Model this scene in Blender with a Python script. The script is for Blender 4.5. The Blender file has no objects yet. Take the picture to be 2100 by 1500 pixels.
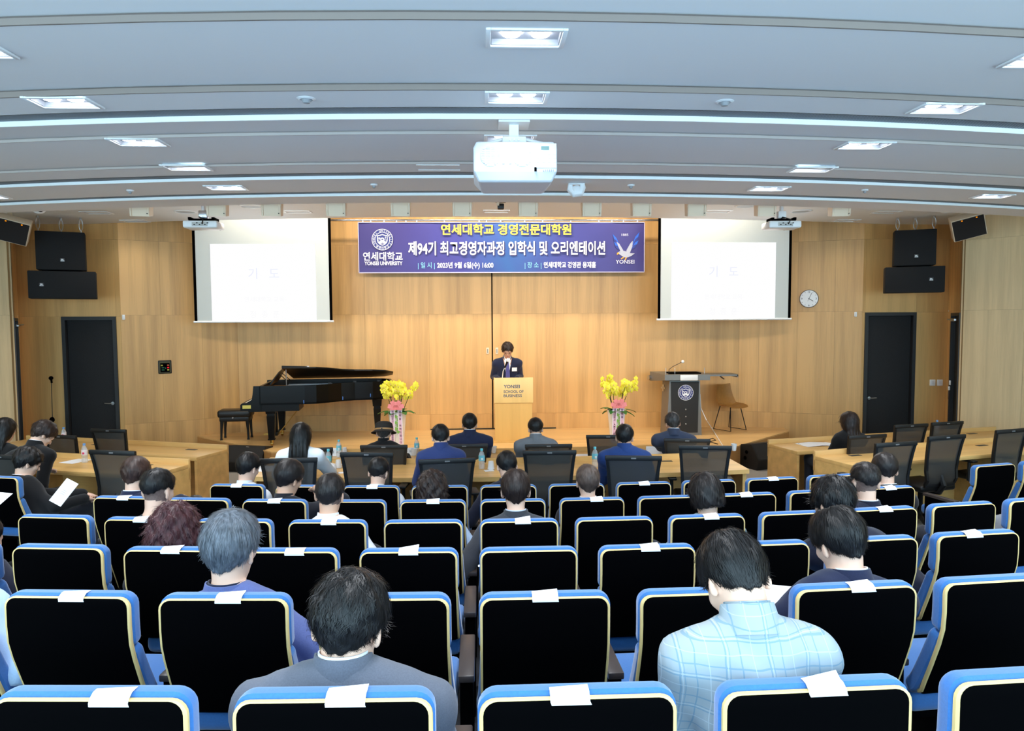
import bpy, bmesh, math, random
import numpy as np
from mathutils import Vector, Matrix, Euler

# ------------------------------------------------------------------ camera, world, exposure
SC = bpy.context.scene
COL = SC.collection
PI = math.pi
CAM_F, CAM_H = 1500.0, 2.29                      # focal length in pixels of a 2100 x 1500 frame, eye height
_yaw, _pitch, _roll = math.radians(2.44), math.radians(3.51), math.radians(0.33)
FW = np.array([math.sin(_yaw) * math.cos(_pitch), math.cos(_yaw) * math.cos(_pitch), -math.sin(_pitch)])
_r0 = np.array([math.cos(_yaw), -math.sin(_yaw), 0.0])
_u0 = np.cross(_r0, FW)
RT = math.cos(_roll) * _r0 - math.sin(_roll) * _u0
UP = math.cos(_roll) * _u0 + math.sin(_roll) * _r0
CAMP = np.array([0.0, 0.0, CAM_H])
cam_data = bpy.data.cameras.new('camera')
cam_data.sensor_width = 36.0
cam_data.lens = 36.0 * CAM_F / 2100.0
cam_data.clip_start = 0.05
cam_data.clip_end = 200.0
cam = bpy.data.objects.new('camera', cam_data)
COL.objects.link(cam)
cam.matrix_world = Matrix(((RT[0], UP[0], -FW[0], 0), (RT[1], UP[1], -FW[1], 0), (RT[2], UP[2], -FW[2], CAM_H), (0, 0, 0, 1)))
SC.camera = cam

world = bpy.data.worlds.new('cool_fill')  # even cool fill through the open rear, added to brighten ceiling and seats
SC.world = world
world.use_nodes = True
bg = world.node_tree.nodes['Background']
bg.inputs[0].default_value = (0.55, 0.82, 1.0, 1)
bg.inputs[1].default_value = 5.6
SC.view_settings.view_transform = 'Standard'
SC.view_settings.look = 'None'
SC.view_settings.gamma = 1.0
SC.view_settings.use_curve_mapping = False
SC.view_settings.exposure = 0.0

LIGHT_DOWN = 95.0      # power of one ceiling downlight (W)
LIGHT_RECESS = 24.0
LIGHT_FLOOD = 80.0     # power of one beige stage flood
LIGHT_STAGE = 75.0    # tube lights above the stage opening
COOL = (0.93, 0.96, 1.0)
WARM = (1.0, 0.88, 0.72)


def ray(x, y):
    return FW + (x - 1050.0) / CAM_F * RT - (y - 750.0) / CAM_F * UP


def atY(x, y, Y):
    d = ray(x, y)
    return Vector(CAMP + d * (Y / d[1]))


def atZ(x, y, Z):
    d = ray(x, y)
    return Vector(CAMP + d * ((Z - CAM_H) / d[2]))


def spot_light(name, loc, target, power, color, angle, size=0.08, blend=0.6):
    d = bpy.data.lights.new(name, 'SPOT')
    d.energy, d.color, d.spot_size, d.spot_blend, d.shadow_soft_size = power, color, math.radians(angle), blend, size
    o = bpy.data.objects.new(name, d)
    COL.objects.link(o)
    o.location = loc
    o.rotation_euler = (Vector(target) - Vector(loc)).to_track_quat('-Z', 'Y').to_euler()
    return o


def area_light(name, loc, target, power, color, sx, sy, spread=180):
    d = bpy.data.lights.new(name, 'AREA')
    d.shape, d.size, d.size_y, d.energy, d.color = 'RECTANGLE', sx, sy, power, color
    d.spread = math.radians(spread)
    o = bpy.data.objects.new(name, d)
    COL.objects.link(o)
    o.location = loc
    o.rotation_euler = (Vector(target) - Vector(loc)).to_track_quat('-Z', 'Y').to_euler()
    return o


# tubes over the stage, above the edge of the ceiling
for _x, _p in ((-3.0, 1.0), (0.2, 1.0), (3.4, 1.0)):
    area_light('stage_tube_light', (_x, 12.35, 4.75), (_x, 13.6, 2.2), LIGHT_STAGE * _p, WARM, 2.6, 0.15)

# ------------------------------------------------------------------ materials


def srgb(r, g, b):
    f = lambda c: (c / 255.0) / 12.92 if c / 255.0 <= 0.04045 else ((c / 255.0 + 0.055) / 1.055) ** 2.4
    return (f(r), f(g), f(b), 1.0)


MATS = {}


def mat(name, rgb, rough=0.5, metal=0.0, spec=0.5, noise=0.0, nscale=30.0, bump=0.0, bscale=200.0, stretch=None, coat=0.0, sheen=0.0):
    if name in MATS:
        return MATS[name]
    m = bpy.data.materials.new(name)
    m.use_nodes = True
    nt = m.node_tree
    b = nt.nodes['Principled BSDF']
    c = srgb(*rgb)
    b.inputs['Base Color'].default_value = c
    b.inputs['Roughness'].default_value = rough
    b.inputs['Metallic'].default_value = metal
    b.inputs['Specular IOR Level'].default_value = spec
    b.inputs['Coat Weight'].default_value = coat
    b.inputs['Sheen Weight'].default_value = sheen
    if noise or bump:
        tc = nt.nodes.new('ShaderNodeTexCoord')
        mp = nt.nodes.new('ShaderNodeMapping')
        if stretch:
            mp.inputs['Scale'].default_value = stretch
        nt.links.new(tc.outputs['Object'], mp.inputs['Vector'])
    if noise:
        n = nt.nodes.new('ShaderNodeTexNoise')
        n.inputs['Scale'].default_value = nscale
        n.inputs['Detail'].default_value = 4
        nt.links.new(mp.outputs[0], n.inputs['Vector'])
        r = nt.nodes.new('ShaderNodeValToRGB')
        r.color_ramp.elements[0].position = 0.3
        r.color_ramp.elements[1].position = 0.7
        r.color_ramp.elements[0].color = [x * (1 - noise) for x in c[:3]] + [1]
        r.color_ramp.elements[1].color = [min(1, x * (1 + noise)) for x in c[:3]] + [1]
        nt.links.new(n.outputs[0], r.inputs[0])
        nt.links.new(r.outputs[0], b.inputs['Base Color'])
    if bump:
        n2 = nt.nodes.new('ShaderNodeTexNoise')
        n2.inputs['Scale'].default_value = bscale
        n2.inputs['Detail'].default_value = 2
        nt.links.new(mp.outputs[0], n2.inputs['Vector'])
        bp = nt.nodes.new('ShaderNodeBump')
        bp.inputs['Strength'].default_value = bump
        bp.inputs['Distance'].default_value = 0.004
        nt.links.new(n2.outputs[0], bp.inputs['Height'])
        nt.links.new(bp.outputs[0], b.inputs['Normal'])
    MATS[name] = m
    return m


def emis(name, rgb, strength):
    if name in MATS:
        return MATS[name]
    m = bpy.data.materials.new(name)
    m.use_nodes = True
    nt = m.node_tree
    nt.nodes.remove(nt.nodes['Principled BSDF'])
    e = nt.nodes.new('ShaderNodeEmission')
    e.inputs[0].default_value = srgb(*rgb)
    e.inputs[1].default_value = strength
    nt.links.new(e.outputs[0], nt.nodes['Material Output'].inputs[0])
    MATS[name] = m
    return m


def wood(name, rgb, contrast=0.14, grain=(9.0, 9.0, 0.35), rough=0.42, band=0.10):
    """Veneer: broad soft bands across the sheet plus fine grain along it; each sheet takes its own offset and tint."""
    m = bpy.data.materials.new(name)
    m.use_nodes = True
    nt = m.node_tree
    b = nt.nodes['Principled BSDF']
    tc = nt.nodes.new('ShaderNodeTexCoord')
    oi = nt.nodes.new('ShaderNodeObjectInfo')
    add = nt.nodes.new('ShaderNodeVectorMath')
    add.operation = 'MULTIPLY_ADD'
    comb = nt.nodes.new('ShaderNodeCombineXYZ')
    for i in range(3):
        nt.links.new(oi.outputs['Random'], comb.inputs[i])
    add.inputs[1].default_value = (7, 7, 7)
    nt.links.new(comb.outputs[0], add.inputs[0])
    nt.links.new(tc.outputs['Object'], add.inputs[2])
    mp = nt.nodes.new('ShaderNodeMapping')
    mp.inputs['Scale'].default_value = grain
    nt.links.new(add.outputs[0], mp.inputs['Vector'])
    n1 = nt.nodes.new('ShaderNodeTexNoise')
    n1.inputs['Scale'].default_value = 1.0
    n1.inputs['Detail'].default_value = 3
    nt.links.new(mp.outputs[0], n1.inputs['Vector'])
    n2 = nt.nodes.new('ShaderNodeTexNoise')
    n2.inputs['Scale'].default_value = 11.0
    n2.inputs['Detail'].default_value = 3
    nt.links.new(mp.outputs[0], n2.inputs['Vector'])
    c = srgb(*rgb)
    mix = nt.nodes.new('ShaderNodeMath')
    mix.operation = 'MULTIPLY_ADD'
    mix.inputs[1].default_value = 0.30
    nt.links.new(n2.outputs[0], mix.inputs[0])
    mm = nt.nodes.new('ShaderNodeMath')
    mm.operation = 'MULTIPLY'
    mm.inputs[1].default_value = 0.95
    nt.links.new(n1.outputs[0], mm.inputs[0])
    nt.links.new(mm.outputs[0], mix.inputs[2])
    tint = nt.nodes.new('ShaderNodeMath')
    tint.operation = 'MULTIPLY_ADD'
    tint.inputs[1].default_value = band
    nt.links.new(oi.outputs['Random'], tint.inputs[0])
    nt.links.new(mix.outputs[0], tint.inputs[2])
    r = nt.nodes.new('ShaderNodeValToRGB')
    r.color_ramp.elements[0].position = 0.38
    r.color_ramp.elements[1].position = 0.82
    r.color_ramp.elements[0].color = [c[0] * (1 - contrast), c[1] * (1 - contrast * 1.15), c[2] * (1 - contrast * 1.4), 1]
    r.color_ramp.elements[1].color = [min(1, c[0] * (1 + contrast)), min(1, c[1] * (1 + contrast)), min(1, c[2] * (1 + contrast)), 1]
    nt.links.new(tint.outputs[0], r.inputs[0])
    nt.links.new(r.outputs[0], b.inputs['Base Color'])
    b.inputs['Roughness'].default_value = rough
    MATS[name] = m
    return m


# ------------------------------------------------------------------ mesh builder


class MB:
    """Collects shapes; build() links them as ONE mesh object."""

    def __init__(self):
        self.v, self.f, self.mi, self.sm = [], [], [], []

    def add(self, vs, fs, M=None, mi=0, smooth=False):
        o = len(self.v)
        if M is not None:
            vs = [M @ Vector(p) for p in vs]
        self.v.extend([tuple(p) for p in vs])
        self.f.extend([tuple(i + o for i in q) for q in fs])
        self.mi.extend([mi] * len(fs))
        self.sm.extend([smooth] * len(fs))
        return self

    def box(self, c, s, M=None, r=0.0, mi=0, rot=None):
        x, y, z = s[0] / 2, s[1] / 2, s[2] / 2
        T = Matrix.Translation(c)
        if rot is not None:
            T = T @ Euler(rot).to_matrix().to_4x4()
        if M is not None:
            T = M @ T
        if r <= 0:
            vs = [(i * x, j * y, k * z) for k in (-1, 1) for j in (-1, 1) for i in (-1, 1)]
            fs = [(0, 2, 3, 1), (4, 5, 7, 6), (0, 1, 5, 4), (2, 6, 7, 3), (0, 4, 6, 2), (1, 3, 7, 5)]
            return self.add(vs, fs, T, mi)
        r = min(r, x * .98, y * .98, z * .98)
        bm = bmesh.new()
        bmesh.ops.create_cube(bm, size=1.0)
        for v in bm.verts:
            v.co = Vector((v.co.x * 2 * x, v.co.y * 2 * y, v.co.z * 2 * z))
        bmesh.ops.bevel(bm, geom=bm.edges[:], offset=r, segments=2 if r < 0.02 else 3, affect='EDGES', profile=0.5)
        bm.verts.index_update()
        vs = [v.co.copy() for v in bm.verts]
        fs = [[v.index for v in f.verts] for f in bm.faces]
        bm.free()
        return self.add(vs, fs, T, mi, True)

    def cyl(self, a, b, r0, r1=None, n=12, M=None, mi=0, cap=True, smooth=True):
        a, b = Vector(a), Vector(b)
        r1 = r0 if r1 is None else r1
        d = (b - a).normalized()
        u = d.orthogonal().normalized()
        w = d.cross(u)
        vs = []
        for p, r in ((a, r0), (b, r1)):
            for i in range(n):
                t = 2 * PI * i / n
                vs.append(p + u * (r * math.cos(t)) + w * (r * math.sin(t)))
        fs = [(i, (i + 1) % n, n + (i + 1) % n, n + i) for i in range(n)]
        self.add(vs, fs, M, mi, smooth)
        if cap:
            self.add(vs, [tuple(range(n))[::-1], tuple(range(n, 2 * n))], M, mi, False)
        return self

    def lathe(self, prof, n=20, M=None, mi=0, smooth=True):
        vs, fs = [], []
        k = len(prof)
        for r, z in prof:
            for i in range(n):
                t = 2 * PI * i / n
                vs.append((max(r, 1e-5) * math.cos(t), max(r, 1e-5) * math.sin(t), z))
        for j in range(k - 1):
            for i in range(n):
                fs.append((j * n + i, j * n + (i + 1) % n, (j + 1) * n + (i + 1) % n, (j + 1) * n + i))
        return self.add(vs, fs, M, mi, smooth)

    def tube(self, pts, r, n=8, M=None, mi=0, smooth=True):
        pts = [Vector(p) for p in pts]
        rs = r if isinstance(r, (list, tuple)) else [r] * len(pts)
        vs, fs = [], []
        u = None
        for i, p in enumerate(pts):
            d = (pts[min(i + 1, len(pts) - 1)] - pts[max(i - 1, 0)]).normalized()
            if u is None:
                u = d.orthogonal().normalized()
            else:
                u = (u - d * u.dot(d)).normalized()
            w = d.cross(u)
            for k in range(n):
                t = 2 * PI * k / n
                vs.append(p + u * (rs[i] * math.cos(t)) + w * (rs[i] * math.sin(t)))
        for i in range(len(pts) - 1):
            for k in range(n):
                fs.append((i * n + k, i * n + (k + 1) % n, (i + 1) * n + (k + 1) % n, (i + 1) * n + k))
        fs.append(tuple(range(n))[::-1])
        fs.append(tuple(range((len(pts) - 1) * n, len(pts) * n)))
        return self.add(vs, fs, M, mi, smooth)

    def prism(self, poly, z0, z1, M=None, mi=0):
        n = len(poly)
        vs = [(p[0], p[1], z0) for p in poly] + [(p[0], p[1], z1) for p in poly]
        fs = [tuple(range(n))[::-1], tuple(range(n, 2 * n))] + [(i, (i + 1) % n, n + (i + 1) % n, n + i) for i in range(n)]
        return self.add(vs, fs, M, mi)

    def ball(self, c, r, n=12, M=None, mi=0):
        if isinstance(r, (int, float)):
            r = (r, r, r)
        m = max(4, n // 2)
        vs, fs = [], []
        for j in range(m + 1):
            a = PI * j / m
            for i in range(n):
                t = 2 * PI * i / n
                s = max(math.sin(a), 1e-4)
                vs.append((c[0] + r[0] * s * math.cos(t), c[1] + r[1] * s * math.sin(t), c[2] - r[2] * math.cos(a)))
        for j in range(m):
            for i in range(n):
                fs.append((j * n + i, j * n + (i + 1) % n, (j + 1) * n + (i + 1) % n, (j + 1) * n + i))
        return self.add(vs, fs, M, mi, True)

    def build(self, name, m, parent=None, loc=None):
        me = bpy.data.meshes.new(name)
        me.from_pydata(self.v, [], self.f)
        ms = m if isinstance(m, (list, tuple)) else [m]
        for x in ms:
            me.materials.append(x)
        me.polygons.foreach_set('material_index', self.mi)
        me.polygons.foreach_set('use_smooth', self.sm)
        me.update()
        if any(self.sm):
            me.set_sharp_from_angle(angle=math.radians(40))
            me.polygons.foreach_set('use_smooth', self.sm)
        o = bpy.data.objects.new(name, me)
        COL.objects.link(o)
        if parent is not None:
            o.parent = parent
        if loc is not None:
            o.location = loc
        return o


def tag(o, label=None, cat=None, group=None, kind=None):
    if label:
        o['label'] = label
    if cat:
        o['category'] = cat
    if group:
        o['group'] = group
    if kind:
        o['kind'] = kind
    return o


def thing(name, label, cat, loc=(0, 0, 0), rz=0.0, group=None):
    o = bpy.data.objects.new(name, None)
    o.empty_display_size = 0.05
    COL.objects.link(o)
    o.location = loc
    o.rotation_euler = (0, 0, rz)
    return tag(o, label, cat, group)


KIDS = {}


def tree(o):
    return [o] + [d for c in o.children for d in tree(c)]


def dup(root, loc, rz=None, label=None, skip=()):
    r = root.copy()
    COL.objects.link(r)
    r.location = loc
    if rz is not None:
        r.rotation_euler = (0, 0, rz)
    if label:
        r['label'] = label
    for ch in root.children:
        if ch.name.split('.')[0] in skip:
            continue
        c = ch.copy()
        COL.objects.link(c)
        c.parent = r
        for g in ch.children:
            d = g.copy()
            COL.objects.link(d)
            d.parent = c
    return r


def text_mesh(body, size, M, m, name='lettering', parent=None, bold=0.0, align='CENTER', sx=1.0, depth=0.0, spacing=1.0, width=None):
    """Flat lettering as a mesh; M places its x-right, y-up plane. width fits the line to a length."""
    cu = bpy.data.curves.new('text', 'FONT')
    cu.body = body
    cu.size = size
    cu.offset = bold
    cu.extrude = depth
    cu.resolution_u = 3
    cu.space_character = spacing
    cu.align_x = 'LEFT'
    o = bpy.data.objects.new('text', cu)
    COL.objects.link(o)
    bpy.context.view_layer.update()
    dg = bpy.context.evaluated_depsgraph_get()
    me = bpy.data.meshes.new_from_object(o.evaluated_get(dg))
    bpy.data.objects.remove(o)
    bpy.data.curves.remove(cu)
    n = len(me.vertices)
    co = np.empty(n * 3)
    me.vertices.foreach_get('co', co)
    co = co.reshape(n, 3)
    lo, hi = co[:, 0].min(), co[:, 0].max()
    k = (width / (hi - lo)) if width else sx
    off = {'CENTER': (lo + hi) / 2, 'LEFT': lo, 'RIGHT': hi}[align]
    co[:, 0] = (co[:, 0] - off) * k
    A = np.array(M)
    co = co @ A[:3, :3].T + A[:3, 3]
    me.vertices.foreach_set('co', co.ravel())
    me.materials.clear()
    me.materials.append(m)
    me.name = name
    me.update()
    ob = bpy.data.objects.new(name, me)
    COL.objects.link(ob)
    if parent is not None:
        ob.parent = parent
    return ob


def join_meshes(objs, name):
    """Merge mesh objects (no transforms) into the first one's mesh."""
    vs, fs = [], []
    for o in objs:
        b = len(vs)
        vs.extend([tuple(v.co) for v in o.data.vertices])
        fs.extend([tuple(i + b for i in p.vertices) for p in o.data.polygons])
    me = bpy.data.meshes.new(name)
    me.from_pydata(vs, [], fs)
    me.materials.append(objs[0].data.materials[0])
    par = objs[0].parent
    for o in objs:
        bpy.data.objects.remove(o)
    ob = bpy.data.objects.new(name, me)
    COL.objects.link(ob)
    ob.parent = par
    return ob


def plane_M(origin, ux, uy):
    """Matrix whose x and y axes are ux and uy (world), at origin."""
    ux, uy = Vector(ux).normalized(), Vector(uy).normalized()
    uz = ux.cross(uy)
    return Matrix(((ux.x, uy.x, uz.x, origin[0]), (ux.y, uy.y, uz.y, origin[1]), (ux.z, uy.z, uz.z, origin[2]), (0, 0, 0, 1)))


def frame_M(x0, y0, z0=0.0, ang=0.0):
    return Matrix.Translation((x0, y0, z0)) @ Matrix.Rotation(ang, 4, 'Z')


# shared materials
M_WOOD = wood('oak_veneer', (204, 160, 100), contrast=.21, grain=(6.0, 6.0, .22))
M_WOOD_PALE = wood('pale_oak_veneer', (222, 194, 150))
M_DESK = wood('desk_oak', (222, 178, 110), grain=(0.5, 9, 9), rough=0.35)
M_STAGE = wood('stage_oak_floor', (222, 182, 122), grain=(0.4, 10, 9), rough=0.3)
M_BLACK = mat('black_laminate', (2, 2, 3), 0.85, spec=0.02)
M_BLACKP = mat('black_plastic', (14, 14, 15), 0.45, spec=0.4)
M_DOOR = mat('charcoal_door', (42, 41, 42), 0.7, spec=.2, noise=0.1, nscale=60)
M_DOORF = mat('charcoal_frame', (36, 36, 38), 0.45)
M_WHITE = mat('white_plastic', (236, 238, 240), 0.4)
M_BEIGE = mat('beige_metal', (230, 210, 184), 0.5)
M_STEEL = mat('brushed_steel', (190, 192, 196), 0.3, 1.0)
M_CEIL = mat('ceiling_paint', (238, 236, 236), 0.85, spec=0.2)
M_CEIL2 = mat('ceiling_paint_stage', (238, 240, 242), 0.8, spec=0.2)
M_GAP = mat('dark_joint', (138, 102, 60), 0.9)
M_BLUE = mat('blue_upholstery', (40, 104, 172), 0.8, noise=0.07, nscale=160, bump=0.15, bscale=500, sheen=0.4)
M_CREAM = mat('plywood_edge', (226, 196, 132), 0.4)
M_PAPER = mat('white_paper', (245, 246, 248), 0.6)
M_ARM = mat('dark_walnut_arm', (62, 54, 52), 0.35)
# ------------------------------------------------------------------ the room
CX = 0.22                                        # centre line of the hall


def arc(x, R):
    return (x - CX) ** 2 / (2 * R)


def sweep(prof, R, x0, x1, n=40, mi=None, mb=None):
    """Section (y, z) carried across the hall, bowed with radius R."""
    mb = mb or MB()
    vs, fs = [], []
    k = len(prof)
    for i in range(n + 1):
        x = x0 + (x1 - x0) * i / n
        for y, z in prof:
            vs.append((x, y + arc(x, R), z))
    for i in range(n):
        for j in range(k - 1):
            fs.append((i * k + j, (i + 1) * k + j, (i + 1) * k + j + 1, i * k + j + 1))
    mb.add(vs, fs, smooth=False)
    return mb


RC = 21.0
ceil_prof = [(-1.2, 3.63), (3.23, 3.617), (3.245, 3.592), (4.19, 3.618), (4.205, 3.59), (4.55, 3.592), (4.56, 3.64), (4.69, 3.64), (4.70, 3.585),
             (5.15, 3.602), (5.165, 3.585), (6.12, 3.602), (6.135, 3.587), (6.50, 3.592), (6.51, 3.63), (6.64, 3.63), (6.65, 3.588),
             (7.44, 3.594), (7.45, 3.63), (7.54, 3.63), (7.55, 3.588), (8.12, 3.588), (8.16, 3.60), (8.17, 4.1)]
DOWN_SPOTS = []                                   # (x, y) of every twin downlight in the bowed ceiling
for _i, _y in enumerate((3.46, 4.34, 5.29)):
    DOWN_SPOTS.append((CX, _y, 'c', _i))
for _s in (-1, 1):
    for _i, _y in enumerate((3.68, 4.50, 5.44, 6.31, 7.26)):
        DOWN_SPOTS.append((CX + _s * 2.66, _y, _s, _i))
    for _i, _y in enumerate((4.9, 6.2, 7.70)):
        DOWN_SPOTS.append((CX + _s * 5.25, _y + (.1 if _s < 0 else -.02), 2 * _s, _i))
for _i, _y in enumerate((2.5, 1.6)):
    for _j, _x in enumerate((CX - 2.66, CX, CX + 2.66)):
        DOWN_SPOTS.append((_x, _y + .02 * abs(_x), 'b', 3 * _i + _j))
HW, HL = .370 / 2 - .016, .225 / 2 - .016         # half size of the opening behind each downlight frame


def ceil_z(y):
    for (ya, za), (yb, zb) in zip(ceil_prof, ceil_prof[1:]):
        if ya <= y <= yb and yb > ya:
            return za + (zb - za) * (y - ya) / (yb - ya)
    return 3.59


# the ceiling is built in strips across the hall and left open above each downlight
_cuts = sorted({round(v, 4) for x, y, a, b in DOWN_SPOTS for v in (x - HW, x + HW)})
_xs = sorted(set(list(np.linspace(-11.5, 12.0, 41)) + _cuts))
_mb = MB()
for xa, xb in zip(_xs, _xs[1:]):
    if xb - xa < 1e-4:
        continue
    xm = (xa + xb) / 2
    holes = [(y - HL - arc(xm, RC), y + HL - arc(xm, RC)) for x, y, a, b in DOWN_SPOTS if abs(xm - x) < HW]
    pr = list(ceil_prof)
    for h in holes:
        for e in h:
            pr.append((e, ceil_z(e)))
    pr = sorted(pr, key=lambda p: p[0])
    vs, fs = [], []
    for y, z in pr:
        vs += [(xa, y + arc(xa, RC), z), (xb, y + arc(xb, RC), z)]
    for i in range(len(pr) - 1):
        ym = (pr[i][0] + pr[i + 1][0]) / 2
        if any(h0 < ym < h1 for h0, h1 in holes):
            continue
        fs.append((2 * i, 2 * i + 1, 2 * i + 3, 2 * i + 2))
    _mb.add(vs, fs)
ceiling = _mb.build('ceiling', M_CEIL)
tag(ceiling, kind='structure')

# perforated slot grilles and bright metal edges along the bowed ceiling
M_GRILLE = mat('slot_grille', (104, 112, 120), 0.6)
_nt = M_GRILLE.node_tree
_tc = _nt.nodes.new('ShaderNodeTexCoord')
_w = _nt.nodes.new('ShaderNodeTexWave')
_w.inputs['Scale'].default_value = 24
_mp = _nt.nodes.new('ShaderNodeMapping')
_mp.inputs['Rotation'].default_value = (0, 0, 0.9)
_nt.links.new(_tc.outputs['Object'], _mp.inputs[0])
_nt.links.new(_mp.outputs[0], _w.inputs[0])
_r = _nt.nodes.new('ShaderNodeValToRGB')
_r.color_ramp.elements[0].color = srgb(70, 78, 88)
_r.color_ramp.elements[1].color = srgb(140, 148, 156)
_nt.links.new(_w.outputs[0], _r.inputs[0])
_nt.links.new(_r.outputs[0], _nt.nodes['Principled BSDF'].inputs['Base Color'])
M_EDGE = mat('pale_metal_edge', (244, 246, 246), 0.4)
for y0, y1 in ((4.562, 4.685), (6.512, 6.635), (7.452, 7.535)):
    sweep([(y0, 3.5925 if y0 > 5 else 3.591), (y1, 3.5925 if y0 > 5 else 3.591)], RC, -11, 11.5).build('slot_grille', M_GRILLE, ceiling)
    h = 0.034 if y0 < 5 else 0.026
    sweep([(y1 + .002, 3.606), (y1 + .002, 3.592 - h), (y1 + .016, 3.592 - h), (y1 + .016, 3.606)], RC, -11, 11.5).build('edge_strip', M_EDGE, ceiling)

# warm-grey strips over the risers of the shallow steps
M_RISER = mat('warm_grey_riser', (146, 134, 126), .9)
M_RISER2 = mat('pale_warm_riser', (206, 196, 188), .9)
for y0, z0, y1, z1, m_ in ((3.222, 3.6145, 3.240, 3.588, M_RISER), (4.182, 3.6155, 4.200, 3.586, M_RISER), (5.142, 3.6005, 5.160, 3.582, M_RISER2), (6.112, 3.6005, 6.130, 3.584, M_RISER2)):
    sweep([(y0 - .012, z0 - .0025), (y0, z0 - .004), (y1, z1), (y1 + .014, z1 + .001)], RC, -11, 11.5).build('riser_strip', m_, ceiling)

# recessed ceiling between the last beam and the stage opening
Z2 = 3.96
mb = MB()
n = 44
vs, fs = [], []
for i in range(n + 1):
    x = -9.5 + 19.5 * i / n
    ya = 8.1 + arc(x, RC)
    yb = min(11.9 + (x - CX) ** 2 / 54.0, 13.6)
    vs += [(x, ya, Z2), (x, yb, Z2), (x, yb, Z2 + .12), (x, ya, Z2 + .12)]
for i in range(n):
    a, b = 4 * i, 4 * i + 4
    fs += [(a, b, b + 1, a + 1), (a + 1, b + 1, b + 2, a + 2), (a + 3, a + 2, b + 2, b + 3)]
mb.add(vs, fs)
ceiling_stage = mb.build('ceiling_stage', M_CEIL2)
tag(ceiling_stage, kind='structure')
tag(MB().box((CX, 12.6, 5.35), (20, 4.6, .1)).box((CX, 10.4, 4.7), (20, .06, 1.3)).build('ceiling_fly', mat('dark_fly', (60, 58, 56), .9)), kind='structure')

# ---- walls
YB = 13.68
CL, CR = -4.47, 4.90
DLx, DLy = -6.12, 12.76
DRx, DRy = 6.82, 12.82
SLx, SLy = -7.38, 11.92
SRx, SRy = 8.02, 11.92
ZT = 5.3


def wall(name, a, b, z0, z1, cols, rows, m, thick=0.02, holes=(), gapw=0.002, backm=M_GAP, ext=.02):
    """A backing with veneer panels in front, each its own board; a -> b runs left to right as seen from the hall.
    cols / rows are joint positions (metres along, heights)."""
    a, b = Vector((a[0], a[1], 0)), Vector((b[0], b[1], 0))
    L = (b - a).length
    ux = (b - a) / L
    ang = math.atan2(ux.y, ux.x)
    M = frame_M(a.x, a.y, 0, ang)
    w = MB()
    segs = [(0, L, z0, z1)]
    for h0, h1, hz in holes:
        segs = [(0, h0, z0, z1), (h1, L, z0, z1), (h0, h1, hz, z1)]
    for s0, s1, q0, q1 in segs:
        if s1 - s0 > .002:
            e0, e1 = (ext if s0 == 0 else 0), (ext if s1 == L else 0)
            w.box(((s0 - e0 + s1 + e1) / 2, thick + .05, (q0 + q1) / 2), (s1 + e1 - s0 + e0, .1, q1 - q0), M)
    o = w.build(name, backm)
    tag(o, kind='structure')
    cs = [0] + [c for c in cols if 0 < c < L] + [L]
    rs = [z0] + [r for r in rows if z0 < r < z1] + [z1]
    for i in range(len(cs) - 1):
        for j in range(len(rs) - 1):
            x0, x1, y0, y1 = cs[i], cs[i + 1], rs[j], rs[j + 1]
            for h0, h1, hz in holes:
                if x0 >= h0 - .01 and x1 <= h1 + .01 and y0 < hz:
                    y0 = max(y0, hz)
            if y1 - y0 < .02 or x1 - x0 < .01:
                continue
            p = MB().box((0, 0, 0), (x1 - x0 - gapw, thick, y1 - y0 - gapw))
            po = p.build('wall_panel', m, o)
            po.matrix_local = M @ Matrix.Translation(((x0 + x1) / 2, thick / 2, (y0 + y1) / 2))
    return o, M, L


ST = 0.25                                        # stage height above z = 0; the floor in front of it lies at -0.1
FL = -0.1
joints = [0.0 + 0.545, 2.42, 3.70]
colsB = [atY(px, 760, YB).x - CL for px in (619, 750, 881, 1010, 1140, 1268, 1396)]
wall_back, MBk, _ = wall('wall_back', (CL, YB), (CR, YB), ST - .02, ZT, colsB, joints, M_WOOD, ext=.15)
# the black slit between the two sliding panels, their pulls and floor track
slit = MB().box((colsB[3], -.004, (4.0 + ST) / 2), (.022, .01, 4.0 - ST), MBk)
slit.build('sliding_gap', M_BLACK, wall_back)
MB().box(((colsB[2] + colsB[4]) / 2, -.006, ST + .012), (colsB[4] - colsB[2], .012, .02), MBk).build('floor_track', M_BLACKP, wall_back)
for px in (1000, 1019):
    x = atY(px, 720, YB).x - CL
    z = atY(px, 720, YB).z
    fp = MB().box((x, -.006, z), (.05, .012, .12), MBk, r=.004).build('flush_pull', M_BEIGE, wall_back)
    MB().box((x, -.0125, z), (.02, .004, .075), MBk).build('pull_recess', mat('grey_recess', (150, 150, 140), .5), fp)

wall('wall_back_left', (DLx, DLy), (CL, YB), FL, ZT, [.62, 1.28], joints, M_WOOD)
wall('wall_back_right', (CR, YB), (DRx, DRy), FL, ZT, [.35, 1.02, 1.65], joints, M_WOOD)
# walls with the charcoal doors
ZD = 2.40
dl0, dl1 = atY(126, 650, DLy).x, atY(238, 650, DLy).x
wlx = atY(44, 650, DLy).x - .05
wall('wall_door_left', (wlx, DLy), (DLx, DLy), FL, ZT, [dl0 - wlx, dl1 - wlx], [ZD, 3.70], M_WOOD, holes=[(dl0 - wlx, dl1 - wlx, ZD)])
dr0, dr1 = atY(1774, 642, DRy).x, atY(1879, 642, DRy).x
wrx = atY(1944, 642, DRy).x
wall('wall_door_right', (DRx, DRy), (wrx, DRy), FL, ZT, [dr0 - DRx, dr1 - DRx], [ZD, 3.70], M_WOOD, holes=[(dr0 - DRx, dr1 - DRx, ZD)])


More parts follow.
